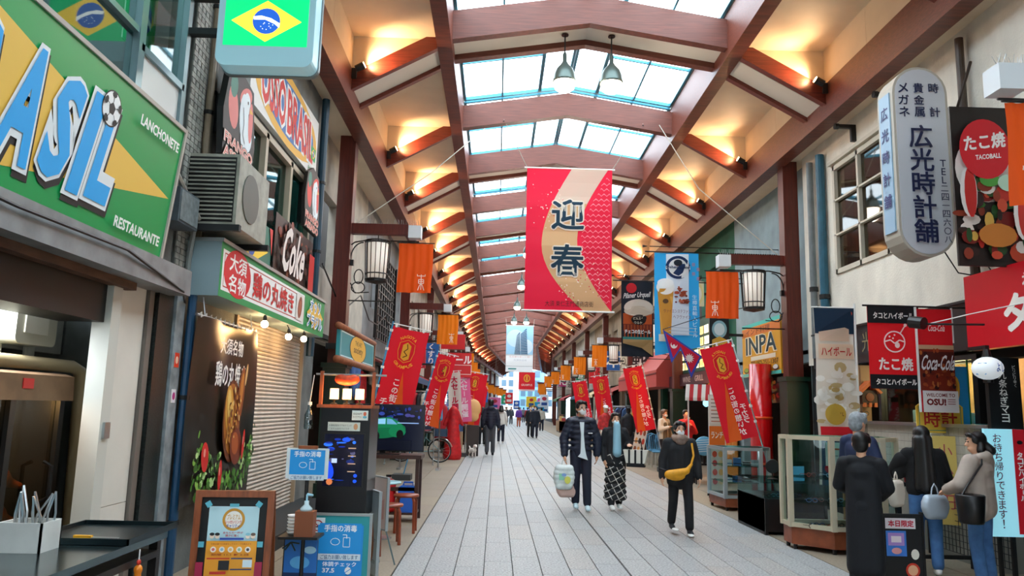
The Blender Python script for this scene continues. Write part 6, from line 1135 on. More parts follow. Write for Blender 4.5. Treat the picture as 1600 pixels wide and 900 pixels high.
# two-pennant flag
t = thing('pennant_flag', 'crimson double pennant flag of Nepal with a blue edge', 'flag', (3.37, 15.6, 3.26)); b = MB(); k = .87
def pen(pts, y0, y1): return MB().prism([(x*k, z*k) for x, z in pts], y0, y1)
pen([(0, 0), (.92, -.6), (.66, -1.12), (.42, -.45), (.2, -.78)], 0, .006).build('border', mat('flag_blue', '2a3a9a', .7), t); a = Art(-.003); a.poly([(x*k, z*k) for x, z in [(.06, -.08), (.86, -.61), (.66, -1.0), (.42, -.38), (.24, -.66)]], 'd8143c'); a.oval(.26*k, -.36*k, .08*k, .08*k, 'f4ece8', 16); a.oval(.27*k, -.33*k, .07*k, .06*k, 'd8143c', 14); a.oval(.26*k, -.38*k, .03*k, .04*k, 'f4ece8', 8); a.oval(.62*k, -.66*k, .075*k, .075*k, 'f4ece8', 14)
for i in range(12): q = i*PI/6; a.poly([(.62*k+.075*k*math.cos(q-.2), -.66*k+.075*k*math.sin(q-.2)), (.62*k+.12*k*math.cos(q), -.66*k+.12*k*math.sin(q)), (.62*k+.075*k*math.cos(q+.2), -.66*k+.075*k*math.sin(q+.2))], 'f4ece8')
a.build('print', CLOTHP, t); MB().tube([(0, 0, 0), (1.0, .1, .35), (2.1, .2, .6)], .008).build('cord', BLACK, t)
t, w, h = right('lit_menu_sign', 'green restaurant sign with rows of warm lit menu panels', 'sign', 5.7, 19.6, 24.2, 2.75, 4.2); panel(t, w, h, .1, mat('rest_green', '1c4a3a', .5)); b = Art()
for r in range(4):
    for c in range(7): b.rect(-1.9+c*.56, -.62+r*.3, -1.45+c*.56, -.4+r*.3, ('f4e0a8', 'e8c878', 'fff0c8')[(r*3+c) % 3])
b.build('lit_panels', pmat('lit_menu', emit=1.4), t); a = Art(-.006); [a.text('料理', -1.86+c*.56, -.58+r*.3, -1.5+c*.56, -.44+r*.3, '4a2a14', .0) for r in range(4) for c in range(7)]; a.build('print', PRINT, t)
t, w, h = right('restaurant_fascia', 'dark maroon fascia with small lettering under the lit menu panels', 'sign', 5.6, 18.5, 25, 2.38, 2.72); panel(t, w, h, .08, mat('maroon', '3a1420', .5)); a = Art(); [a.text(s_, -2.8+i*1.4, -.08, -1.9+i*1.4, .08, 'c8a8a0', .01) for i, s_ in enumerate(('BEER', 'WINE', 'GRILL', 'CURRY', 'BAR'))]; a.build('print', PRINT, t)
slab('round_sign', 'oval cream sign above the second right orange banner', 'sign', (4.95, 19, 4.55), 0, .4, .62, .08, mat('cream_sign', 'e8dcb0', .4), lambda a: (a.oval(0, 0, .19, .3, 'e8d890'), a.oval(0, 0, .14, .22, 'f4f0e0'), a.text('酒', -.06, -.1, .06, .1, '7a5a20', .02)))
slab('gold_crest_sign', 'narrow black sign with a gold beer crest', 'sign', (5.0, 17.2, 3.35), 0, .44, .95, .08, mat('crest_black', '141c20', .4), lambda a: (a.oval(0, .12, .17, .2, '8ab8c0'), a.oval(0, .12, .12, .14, 'd8e8e8'), a.poly([(-.17, -.4), (.17, -.4), (.17, -.12), (0, -.04), (-.17, -.12)], 'e0b040'), a.text('EBISU', -.14, -.33, .14, -.22, '3a2a10', .02)))
t = thing('red_canopy', 'salmon red canopy over the shop beyond the restaurant', 'canopy', (XR+.15, 29, 2.4)); MB().prism([(0, 0), (-.7, 0), (-.7, .55), (-.5, .8), (0, 1.4)], -3.9, 3.9).build('shell', mat('canopy_red', 'b8443c', .6), t); MB().box(-.72, -3.9, .42, -.7, 3.9, .46).build('trim_line', mat('canopy_line', '7a2a28', .6), t)
# interior glow, curtain, neon, red column
t = thing('red_column', 'glossy bright red round column by the restaurant door', 'column', (5.35, 15.6, 0)); MB().cyl((0, 0, 0), (0, 0, 2.6), .22, .22, 20).build('shaft', mat('gloss_red', 'd80c14', .2, coat=.5), t, True); [MB().cyl((0, 0, z), (0, 0, z+.05), .23, .23, 20).build('band', mat('band_orange', 'f0501c', .3), t, True) for z in (.6, 1.5)]
t = thing('orange_curtain', 'orange pleated curtain in the restaurant doorway', 'curtain', (5.85, 20, 0)); b = MB(); b.sheet(lambda u, v: (.05*math.sin(u*50), -1.2+u*2.4, .1+v*2.3), 60, 2); link('cloth', b.mesh('cloth'), mat('curtain_orange', 'c8782a', .8), t, True); MB().cyl((0, -1.25, 2.42), (0, 1.25, 2.42), .02).build('rail', BLACK, t)
lamp('doorway_light', (-.8, .2, 2.2), 40, 'ffb868', 'POINT', .15, t)
t = thing('neon_sign', 'glowing pale blue flower shaped neon sign in the doorway', 'neon sign', (5.5, 19.6, 1.95)); blob('tubes', [('e', (.16*math.cos(q)*(1+.5*(i % 2)), 0, .16*math.sin(q)+.05*i*0), (.1, .03, .1)) for i, q in enumerate([k*PI/4 for k in range(8)])]+[('e', (.35, 0, -.3), (.14, .03, .12)), ('e', (.2, 0, -.18), (.12, .03, .1))], mat('neon_blue', 'a8dcf0', .4, emit=1.3, ecol='8cd4f4'), t, .025); MB().box(-.02, .03, -.4, .02, .35, .3).build('bracket', DARK, t)
t = thing('striped_awning', 'small red and white striped awning over a stall', 'awning', (4.75, 17.5, 1.98));
for k in range(9): MB().prism([(0, .25), (-.15+.0, .25), (-.25, -.05), (-.25, -.12), (-.22, -.12), (0, .2)], -.4+k*.09, -.31+k*.09).build('stripe', mat('stripe_red', 'c8242c', .7) if k % 2 else mat('stripe_white', 'ece6de', .7), t)
MB().box(-.03, -.4, -1.98, .0, -.37, .2).box(-.03, .38, -1.98, 0, .41, .2).build('post', WHITE, t); t.rotation_euler.z = HP*.7
t = thing('price_stand', 'tall white and orange menu stand by the showcase', 'sign board', (4.28, 15.0, 0), .15); MB().box(-.16, 0, .1, .18, .03, 1.95).build('panel', mat('stand_white', 'e0d8cc', .5), t); a = Art(); a.rect(-.16, .95, .16, 1.35, 'e8782a'); a.text('ランチ', -.12, 1.12, .12, 1.24, 'fbeee0', .03); a.rect(-.15, 1.4, .16, 1.93, 'ece6de'); [a.line([(-.12, 1.86-k*.07), (.12-.04*(k % 2), 1.86-k*.07)], .02, 'c07a60' if k % 3 == 0 else '90847c') for k in range(7)]; 
for k in range(8): a.oval(-.06+.12*(k % 2), .82-.17*(k // 2), .05, .06, ('d84a2c', 'e8b060', 'b83a3c', 'f0d0a0')[k % 4], 12)
a.build('print', PRINT, t); MB().bar((0, .03, 1.5), (-.02, .4, 0), .03, .03).build('rear_leg', BLACK, t); MB().box(-.17, 0, 0, -.14, .03, .1).box(.15, 0, 0, .18, .03, .1).build('foot', BLACK, t)
# cafe chairs and tables
CH = mat('wicker_blue', '5a9ac0', .6)
def cafe_chair(lbl, x, y, rz):
    t = thing('cafe_chair', lbl, 'chair', (x, y, 0), rz, 'blue cafe chairs'); MB().lathe([(.2, .43), (.21, .45), (.2, .47), (.01, .47)], n=18).build('seat', CH, t, True)
    for k in range(4): q = PI/4+k*HP; MB().tube([(.15*math.cos(q), .15*math.sin(q), .44), (.2*math.cos(q), .2*math.sin(q), 0)], .014).build('leg', mat('chair_frame', 'b8b0a0', .5), t)
    b = MB(); b.tube([(-.2, .12, .45), (-.23, .17, .7), (-.15, .21, .9), (0, .23, .95), (.15, .21, .9), (.23, .17, .7), (.2, .12, .45)], .016)
    for k in range(5): b.tube([(-.14+k*.07, .17, .47), (-.14+k*.07, .22, .9)], .008)
    b.build('backrest', CH, t); return t
for i, (x, y, r) in enumerate(((4.75, 22.6, .6), (5.2, 22.0, -.5), (4.85, 23.6, 2.4), (5.3, 24.4, .3))): cafe_chair('blue wicker cafe chair, %s in the row behind the person in the scarf' % ORD[i], x, y, r)
t = thing('cafe_table', 'black cafe table outside the restaurant', 'table', (4.9, 18.3, 0)); MB().box(-.35, -.35, .68, .35, .35, .72).build('top', WDK, t); [MB().box(x, y, 0, x+.04, y+.04, .68).build('leg', BLACK, t) for x in (-.33, .29) for y in (-.33, .29)]
t = thing('round_cushion_chair', 'chair back with a round blue striped cover by the black table', 'chair', (4.75, 17.7, 0)); MB().lathe([(.2, -.03), (.22, 0), (.2, .03), (.01, .03)], (0, 0, .85), 20, Quaternion((1, 0, 0), HP)).build('backrest', mat('cover_blue', '6ab4d8', .6), t, True); a = Art(-.035); [a.line([(-.18, .72+k*.05), (.18, .75+k*.05)], .015, 'e0f0f8') for k in range(6)]; a.build('stripes', PRINT, t); MB().box(-.2, -.02, .42, .2, .36, .46).build('seat', BLACK, t); [MB().box(x, y, 0, x+.03, y+.03, .42).build('leg', BLACK, t) for x in (-.2, .17) for y in (0, .32)]; MB().box(-.02, .0, .44, .02, .03, .7).build('back_post', BLACK, t)
# club flags on the right lean the other way
nobori('team_flag', 'big red club flag leaning over the glass showcases', 4.97, 13.6, -.27, -1, w=.58, zt=2.98, hh=1.7)
nobori('team_flag', 'red club flag leaning in front of the mannequins', 4.6, 21, -.22, -1, w=.52, zt=2.92, hh=1.75)
nobori('team_flag', 'red club flag leaning above the man in the puffer jacket, right one', 4.35, 27, -.16, -1, zt=2.85)
nobori('team_flag', 'red club flag leaning above the man in the puffer jacket, left one', 4.05, 30.5, -.18, -1, zt=2.8)
# mannequins outside the clothes shop
for i, (x, y, c1, c2, lb) in enumerate(((4.2, 24.6, '141820', '20242c', 'black mannequin in a dark jacket and cap'), (4.75, 25.4, '7a8aa0', '5a4038', 'mannequin in a patterned shirt and blue hat'), (3.75, 26.5, 'c03030', 'd8c8b8', 'mannequin in a red top and white cap'))):
    t = thing('mannequin', lb+' outside the clothes shop', 'mannequin', (x, y, 0)); blob('body', [((0, 0, 1.5), (0, 0, 1.42), .05, .05), ('e', (0, 0, 1.62), (.085, .1, .12)), ((-.09, 0, .85), (-.1, 0, .08), .08, .05), ((.09, 0, .85), (.1, 0, .08), .08, .05)], mat('mann_%d' % i, '1c1c20' if i == 0 else 'c8a890', .4), t, .03); blob('top', [((0, 0, 1.38), (0, 0, .9), .15, .15), ((-.17, 0, 1.36), (-.25, 0, .95), .07, .06), ((.17, 0, 1.36), (.25, 0, .95), .07, .06)], mat('mc_%s' % c1, c1, .8, var=.4, vs=12), t, .03); blob('trousers', [((-.09, 0, .88), (-.1, 0, .12), .1, .07), ((.09, 0, .88), (.1, 0, .12), .1, .07)], mat('mc_%s' % c2, c2, .8), t, .03); blob('hat', [('e', (0, 0, 1.72), (.1, .12, .06)), ('e', (0, -.1, 1.68), (.08, .1, .015))], mat('hat_%d' % i, ('1a1c20', '4a78a8', 'e8e8e4')[i], .7), t, .02); MB().lathe([(.18, 0), (.18, .02), (.02, .06)], n=16).build('stand', STEEL, t)
t = thing('picture_menu', 'tall leaning picture menu board in front of the mannequins', 'sign board', (4.1, 22.8, .05), -.2, ry=.18); MB().box(-.17, 0, 0, .17, .03, 1.35).build('panel', mat('stand_white'), t); a = Art()
for k in range(15): a.oval(-.1+.1*(k % 3), 1.2-.25*(k // 3), .04, .09, ('c8402c', '8a4a2c', 'd8a060', '3a2a20')[k % 4], 10)
a.build('print', PRINT, t); MB().bar((0, .03, 1.0), (.0, .45, -.03), .03, .03).build('rear_leg', BLACK, t)
for i, y in enumerate((34, 40, 47, 55)): stall('%s basket stall on the right side' % ORD[i], 4.75, y, 1, 8)
SGR = (('e8e4dc', '靴'), ('1f5fa8', '本'), ('d8202a', 'ラーメン'), ('2a8a5a', '茶屋'), ('e8e4da', '甘味'), ('b02a6a', '花'))
for i, (c, s_) in enumerate(SGR): slab('hanging_sign', '%s projecting shop sign, %s along the right fronts' % (('ivory', 'blue', 'red', 'green', 'cream', 'magenta')[i], ORD[i]), 'sign', (5.45, 29+i*7, 3.5+.4*(i % 2)), 0, .6, .9, .14, mat('sg_%s' % c, c, .5), lambda a, s_=s_, c=c: a.vtext(s_, 0, .38, .7/len(s_), 'f6f2ea' if c[0] != 'e' else '2a2024'), 'projecting signs on the right')
for i, (y, c) in enumerate(((36, '9a3a34'), (43, 'c8b48a'), (50.5, '3a5a7a'), (60, 'a02830'), (67, '507050'))):
    t = thing('shop_awning', '%s awning over the %s right shop opening past the canopy' % (('brick red', 'sand', 'slate', 'crimson', 'green')[i], ORD[i]), 'awning', (XR+.2, y, 2.7), group='right shop awnings'); MB().prism([(0, 0), (-.9, -.3), (-.9, -.45), (-.86, -.45), (-.86, -.28), (0, .1)], -2.2, 2.2).build('canopy', mat('aw_%s' % c, c, .7), t); MB().box(-.06, -2.0, -.1, .02, -1.9, .05).box(-.06, 1.9, -.1, .02, 2.0, .05).build('bracket', DARK, t)
# ================================================================ banners over the street
t = thing('new_year_banner', 'huge red and gold hanging banner with the kanji for welcoming spring', 'banner', (1.5, 16.5, 5.3)); w, h = 1.9, 3.2; rip = lambda x, z: .012*math.sin(z*7)+.004*math.sin(z*15)
b = MB(); b.cur = 'd81a3c'; b.sheet(lambda u, v: ((u-.5)*w, rip((u-.5)*w, (v-.5)*h), (v-.5)*h), 6, 60); link('cloth', b.mesh('cloth'), CLOTHP, t, True); a = Art(-.012, .0015)
def band(x): return x
pts1 = [(.05-.62*math.sin(PI*i/16)**.9 if True else 0, 1.6-3.2*i/16) for i in range(17)]
Lc = [(.02-.6*math.sin(PI*(i/20)*.86)+.02, 1.6-3.2*i/20) for i in range(21)]; Lc = [(.05-.66*math.sin(PI*i/20*.93)+.55*(i/20)**3*0, 1.6-3.2*i/20) for i in range(21)]
Lc = [(.05-.65*math.sin(PI*.5*min(1, i/11))+(0 if i <= 11 else .95*((i-11)/9)**1.8), 1.6-3.2*i/20) for i in range(21)]
Rc = [(.86-.68*math.sin(PI*.5*min(1, i/10.5))+(0 if i <= 10.5 else .77*((i-10.5)/9.5)**1.6), 1.6-3.2*i/20) for i in range(21)]
for i in range(20): a.y = -.013; a.poly([Lc[i], Lc[i+1], Rc[i+1], Rc[i]], 'dcc08c' if i > 4 else 'ddd2bc')
a.y = -.016
for i in range(14):          # sayagata-like key pattern on the red side
    for k in range(26):
        x, z = .2+i*.06, 1.5-k*.12
        j = min(19, max(0, int((1.6-z)/3.2*20)))
        if x < Rc[j][0]+.08 or x > .88: continue
        a.y = -.016; a.line([(x-.03, z-.03), (x+.03, z+.03)] if (i+k) % 2 else [(x-.03, z+.03), (x+.03, z-.03)], .012, 'f0a0a8'); a.line([(x+.03, z+.03), (x+.045, z)] if (i+k) % 2 else [(x-.03, z+.03), (x-.045, z)], .012, 'f0a0a8')
a.y = -.018
for i in range(110):
    q = random.random(); x, z = (random.uniform(-.9, -.1), random.gauss(.75, .28)) if q < .5 else (random.uniform(-.25, .7), random.gauss(-1.0, .25)); a.y = -.018; a.oval(x, z, .014, .014, random.choice(('f6e8d8', 'f6e8d8', 'd84a54')), 6)
for ch, z0, z1 in (('迎', .22, .88), ('春', -.82, -.14)):
    a.y = -.024; a.text(ch, -.38, z0, .32, z1, 'efe9da', .05); a.text(ch, -.38, z0, .32, z1, '1d3e52', .02)
a.text('大須 東仁王門通商店街', -.5, -1.5, .55, -1.38, '2a2420', .0); a.v = [(x, y+rip(x, z), z) for x, y, z in a.v]; a.build('print', CLOTHP, t)
for z in (h/2, -h/2): MB().cyl((-w/2-.06, 0, z), (w/2+.06, 0, z), .02).build('batten', WHITE, t)
for s in (-1, 1): MB().tube([(s*w/2, 0, h/2), (s*(w/2+.55), -.75, h/2+.82)], .008).build('rope', mat('rope', 'b8b4a8', .7), t); MB().cyl((s*(w/2+.55), -.75, h/2+.78), (s*(w/2+.55), -.75, 7.62-5.3+.05), .02).build('pulley', BLACK, t)
t = thing('guy_wire', 'pale guy wire from the banner rope to the right front', 'wire', (0, 0, 0)); MB().tube([(3.35, 15.75, 7.7), (4.1, 15.4, 6.2), (5.5, 14.6, 4.6)], .01).build('wire', mat('rope'), t)
t = thing('guy_wire', 'pale guy wire from the roof to the left pillar arm', 'wire', (0, 0, 0)); MB().tube([(-.4, 15.75, 7.5), (-1.4, 14.8, 6.2), (-2.7, 13.7, 4.8)], .01).build('wire', mat('rope'), t)
t = thing('tower_banner', 'pale hanging banner with a photo of an office tower', 'banner', (1.5, 52.35, 5.6)); w, h = 1.85, 3.15; b = MB(); b.cur = 'eceff2'; b.sheet(lambda u, v: ((u-.5)*w, .02*math.sin(v*20), (v-.5)*h), 4, 30); link('cloth', b.mesh('cloth'), CLOTHP, t, True); a = Art(-.03, .002); a.rect(-.92, -.4, .92, 1.57, 'a8d4ee'); a.oval(-.3, .7, .6, .6, 'd8ecf6'); a.oval(.42, .15, .48, .5, 'e4f0f6'); a.poly([(-.35, -.4), (-.2, .9), (.0, 1.15), (.05, -.4)], '2a5878'); a.poly([(.08, -.4), (.05, 1.0), (.45, 1.4), (.55, -.4)], '34688c')
for k in range(15): a.line([(-.33+.01*k, -.35+k*.085), (.03, -.35+k*.1)], .03, 'c8dce8'); a.line([(.08, -.35+k*.1), (.53-.005*k, -.35+k*.115)], .03, 'c0d8e8')
a.text('名古屋の新しい街', -.7, -.62, .7, -.5, 'e0b0a8', .0); a.text('大須商店街', -.4, -.85, .5, -.72, 'b8bcc4', .0); a.line([(-.9, -1.2), (.9, -1.2)], .02, '7a8088'); a.rect(-.75, -1.42, -.2, -1.34, '2a8a8a'); a.build('print', CLOTHP, t); MB().cyl((-w/2-.06, 0, h/2), (w/2+.06, 0, h/2), .02).build('batten', WHITE, t)
for s in (-1, 1): MB().tube([(s*w/2, 0, h/2), (s*(w/2+.05), 0, h/2+.46)], .012).build('rope', mat('rope'), t)
t = thing('club_street_banner', 'small distant red club banner hung across the street', 'banner', (2.75, 70.6, 4.0)); b = MB(); b.cur = 'e0242e'; b.sheet(lambda u, v: ((u-.5)*1.5, .02*math.sin(v*9), (v-.5)*1.7), 4, 10); link('cloth', b.mesh('cloth'), CLOTHP, t, True); a = Art(-.04, .003); a.oval(0, .3, .3, .35, 'f2b83a'); a.oval(0, .3, .2, .25, 'e0242e'); a.rect(-.08, .1, .08, .5, 'f2b83a'); a.rect(-.75, -.85, .75, -.7, 'f4e8e4'); a.text('GRAMPUS', -.5, -.4, .5, -.2, 'f6d8c8', .02); a.build('print', CLOTHP, t); MB().cyl((-.8, 0, .87), (.8, 0, .87), .02).build('batten', WHITE, t)
for s in (-1, 1): MB().cyl((s*.7, 0, .87), (s*.7, 0, 3.8), .012).build('rope', mat('rope'), t)
# ================================================================ people
HAIRB = mat('hair_black', '0d0b0b', .45); MASKW = mat('mask_white', 'e4e8ea', .7); NAVY = mat('navy_quilt', '111a30', .5, var=.25, vs=9); BLK = mat('cloth_black', '0e1016', .8); DNM = mat('denim', '3f6a9c', .8, var=.25, vs=10); GRYT = mat('trouser_grey', '4a4c52', .8); DNV = mat('trouser_navy', '10162a', .8)
def person(label, loc, rz, h=1.7, arms=None, legs=None, top=BLK, bot=BLK, shoe=WHITE, hair=HAIRB, puffer=False, mask=True, longhair=0, coat=0, hood=False, collar=None, skirt=None, headturn=0., fine=True, sw=1., leanb=0., hairw=1., bulk=1.):
    t = thing('person', label, 'person', loc, rz); k = h/1.7; S = lambda p: V((p[0]*k*sw if abs(p[0]) < .5 else p[0]*k, p[1]*k, p[2]*k)); vx = .0095 if fine else .024; vc = .014 if fine else .028
    arms = arms or [((-.235, .03, 1.1), (-.25, -.04, .86)), ((.235, .03, 1.1), (.25, -.04, .86))]; legs = legs or [((-.095, -.02, .49), (-.095, .02, .08)), ((.095, -.02, .49), (.095, .02, .08))]
    sh = [(-.165, .01, 1.37), (.165, .01, 1.37)]; hq = Quaternion((0, 0, 1), headturn)
    def HD(p): q = hq @ V((p[0], p[1], 0)); return S((q.x, q.y, p[2]))
    def E(c, r, q=None): return ('e', S(c), tuple(x*k for x in r)) if q is None else ('e', S(c), tuple(x*k for x in r), q)
    def EH(c, r): return ('e', HD(c), tuple(x*k for x in r), hq)
    def C(p, q, r, r2=None): return (S(p), S(q), r*k, (r2 if r2 is not None else r)*k)
    pr = [EH((0, -.005, 1.59), (.074, .093, .108)), EH((0, -.03, 1.52), (.054, .06, .06)), (HD((0, -.095, 1.58)), HD((0, -.104, 1.555)), .012*k, .016*k), EH((.076, .01, 1.575), (.012, .02, .03)), EH((-.076, .01, 1.575), (.012, .02, .03)), EH((0, -.085, 1.512), (.022, .01, .007)), C((0, .015, 1.5), (0, .015, 1.38), .05, .055), C((0, 0, 1.33), (0, 0, .95), .1, .1)]
    for i in (0, 1):
        e, w = arms[i]; pr += [C(sh[i], e, .042, .036), C(e, w, .036, .026)]
        d = (V(w)-V(e)).normalized(); side = V((1 if i == 0 else -1, 0, 0)); side = (side-d*side.dot(d)).normalized(); nrm = d.cross(side).normalized()
        # flat of the palm faces the body: fingers fan along the front-back direction
        fan = nrm if abs(nrm.y) > abs(side.y) else side; inn = d.cross(fan).normalized(); W_ = V(w)
        if inn.dot(side) < 0: inn = -inn
        pr += [C(W_, W_+d*.05, .026, .03), C(W_+d*.05-fan*.02, W_+d*.08-fan*.028, .02, .016), C(W_+d*.05+fan*.02, W_+d*.08+fan*.028, .02, .016)]
        for j, L_ in enumerate((.055, .07, .075, .066)):
            b0 = W_+d*.085+fan*(-.033+.022*j); b1 = b0+d*L_*.55+inn*.008; b2 = b1+d*L_*.4+inn*.026; pr += [C(b0, b1, .0088, .0082), C(b1, b2, .0082, .007)]
        tb = W_+d*.03+fan*(-.034 if fan.y > 0 else .034); pr += [C(tb, tb+d*.035+inn*.012+(fan*(-.022 if fan.y > 0 else .022)), .011, .009), C(tb+d*.035+inn*.012+(fan*(-.022 if fan.y > 0 else .022)), tb+d*.065+inn*.022+(fan*(-.018 if fan.y > 0 else .018)), .009, .008)]
        kn, an = legs[i]; pr += [C((-.085 if i == 0 else .085, 0, .92), kn, .07, .05), C(kn, an, .05, .032)]
    blob('body', pr, SKIN, t, vx, 2)
    for s in (-1, 1):
        if fine:
            MB().ell(HD((s*.03, -.086, 1.595)), (.013*k, .008*k, .009*k), 10, 6).build('eye', mat('eye_dark', '17110e', .3), t, True)
            MB().ell(HD((s*.031, -.09, 1.622)), (.02*k, .006*k, .005*k), 10, 6).build('eyebrow', HAIRB, t, True)
    # hair
    hp = [EH((0, .022, 1.625), (.088*hairw, .095*hairw, .095)), EH((0, .04, 1.57), (.086*hairw, .075*hairw, .09)), EH((-.03, -.06, 1.675), (.05, .04, .03)), EH((.03, -.06, 1.672), (.05, .04, .03)), EH((-.075, -.02, 1.62), (.02, .05, .05)), EH((.075, -.02, 1.62), (.02, .05, .05))]
    if longhair:
        z1 = 1.55-longhair; hp += [(HD((-.07, .03, 1.56)), HD((-.085, .02, z1)), .04*k, .045*k), (HD((.07, .03, 1.56)), HD((.085, .02, z1)), .04*k, .045*k), (HD((0, .085, 1.55)), HD((0, .14, z1)), .06*k, .06*k), (HD((-.05, .075, 1.55)), HD((-.07, .12, z1)), .05*k, .05*k), (HD((.05, .075, 1.55)), HD((.07, .12, z1)), .05*k, .05*k)]
    blob('hair', hp, hair, t, .011 if fine else .02, 2)
    if mask: blob('face_mask', [EH((0, -.072, 1.53), (.058, .04, .052)), EH((0, -.03, 1.535), (.074, .05, .02))], MASKW, t, .009 if fine else .02, 3)
    # upper garment
    zb = .9-coat; jp = []
    if puffer:
        for z in [1.38-.085*i for i in range(int((1.38-zb)/.085)+1)]: jp.append(E((0, 0, z), (.2 if z > 1.05 else .205, .135, .055)))
        jp.append(C((0, 0, 1.34), (0, 0, zb), .12, .14))
        for i in (0, 1):
            e, w = (V(x) for x in arms[i]); s0 = V(sh[i])
            for p, q, r0, r1 in ((s0, e, .085, .078), (e, w, .078, .062)):
                for f_ in (0, .25, .5, .75, .96): c = p.lerp(q, f_); r = r0+(r1-r0)*f_; jp.append(E(c, (r, r, r*.86)))
                jp.append(C(p, q, r0*.75, r1*.75))
    else:
        B_ = bulk; jp += [E((0, 0, 1.28), (.185*B_, .12*B_, .14)), E((0, 0, 1.1), (.165*B_, .12*B_, .2)), C((-.07, 0, 1.25), (-.08, 0, zb), .1*B_, .11*B_), C((.07, 0, 1.25), (.08, 0, zb), .1*B_, .11*B_), C((0, -.01, 1.25), (0, -.01, zb), .11*B_, .125*B_)]
        for i in (0, 1): e, w = arms[i]; jp += [C(sh[i], e, .075*B_, .066*B_), C(e, w, .066*B_, .05*B_)]
    jp += [C((-.1, .02, 1.4), (.1, .02, 1.4), .06, .06)]
    if hood: jp += [E((0, .09, 1.44), (.12, .075, .07))]
    blob('jacket', jp, top, t, vc, 2)
    if collar: blob('scarf', [E((.07*math.cos(q), -.01+.085*math.sin(q), 1.45+.012*math.sin(3*q)), (.06, .06, .05)) for q in [k_*PI/6 for k_ in range(12)]]+[E((0, -.1, 1.4), (.09, .04, .06))], collar, t, .012, 2)
    if skirt: blob('skirt', [C((-.06, 0, .98), (-.07, 0, .95), .1, .12), C((.06, 0, .98), (.07, 0, .95), .1, .12)]+[E((x, y*.6, .92-.1*i), (.13+.006*i, .13, .07)) for i in range(8) for x, y in ((-.05, 0), (.05, 0))], skirt, t, .016, 2)
    tp = [E((0, 0, .93), (.15, .115, .12))]
    for i in (0, 1):
        kn, an = legs[i]; x = -.085 if i == 0 else .085; tp += [C((x, 0, .9), kn, .095, .075), C(kn, (an[0], an[1], an[2]+.04), .075, .066)]
    blob('trousers', tp, bot, t, vc, 2)
    for i in (0, 1):
        an = legs[i][1]; blob('shoe', [E((an[0], an[1]-.05, an[2]-.035), (.046, .115, .042)), E((an[0], an[1]-.0, an[2]-.01), (.043, .055, .05)), E((an[0], an[1]-.12, an[2]-.045), (.044, .05, .032))], shoe, t, .011 if fine else .022, 2)
    return t
# man in the puffer jacket
t = person('man in a navy puffer jacket with glasses carrying plastic shopping bags', (1.4, 12.75, 0), 0, 1.74, [((-.27, .02, 1.1), (-.26, -.04, .85)), ((.27, .04, 1.1), (.26, .02, .86))], [((-.08, -.02, .5), (-.07, .05, .1)), ((.09, -.08, .5), (.1, -.1, .085))], NAVY, DNV, mat('shoe_pale', 'c8e0e8', .6), puffer=True, headturn=.35)
b = MB()
for s in (-1, 1): b.tube([(.04*math.cos(q)*.75+s*.036, -.103, 1.635+.022*math.sin(q)) for q in [2*PI*i/10 for i in range(10)]], .003, 5, True)
g = b.build('spectacles', STEEL, t); g.rotation_euler.z = .35
SHP = mat('shirt_pale', 'd4e0e4', .8); MB().prism([(-.035, 1.4), (.035, 1.4), (.03, 1.2), (.05, 1.0), (.07, .89), (.1, .8), (-.06, .85), (-.02, .9), (-.015, 1.0), (-.012, 1.2)], -.152, -.08).build('white_shirt', SHP, t)
MB().box(.1, -.165, 1.22, .17, -.16, 1.235).build('chest_logo', WHITE, t)
def soft_bag(name, lbl, loc, w, h, d, m, rz=0, handle=.25, strap=None, extra=None):
    t = thing(name, lbl, 'bag', loc, rz); b = []
    for i in range(5):
        z = -h*.08-h*.84*i/4; ww = w*(.36+.1*math.sin(i*.9)); b += [((-ww, 0, z), (ww, 0, z), d*.5, d*.5)]
    blob('body', b, m, t, .014, 2); MB().tube([(-w*.22, 0, -.02), (-w*.12, 0, handle*.7), (0, 0, handle), (w*.12, 0, handle*.7), (w*.22, 0, -.02)], .007).build('handle', strap or m, t); return t
PL = mat('plastic_bag', 'd8e2e0', .25, var=.15, vs=12)
t = soft_bag('shopping_bag', 'white plastic shopping bag with green and yellow print held by the man', (1.13, 12.68, .68), .26, .32, .13, PL, .1, .14); a = Art(-.085, .001); a.oval(.04, -.2, .05, .06, 'd8d860', 12); a.rect(-.1, -.2, -.02, -.1, '8ac8a8'); a.oval(-.02, -.12, .04, .025, '7a9ad0', 10); a.build('print', PRINT, t)
soft_bag('shopping_bag', 'small dusty pink bag below the white plastic bag', (1.18, 12.74, .4), .26, .16, .12, mat('bag_pink', 'c8a89c', .6), .1, .26)
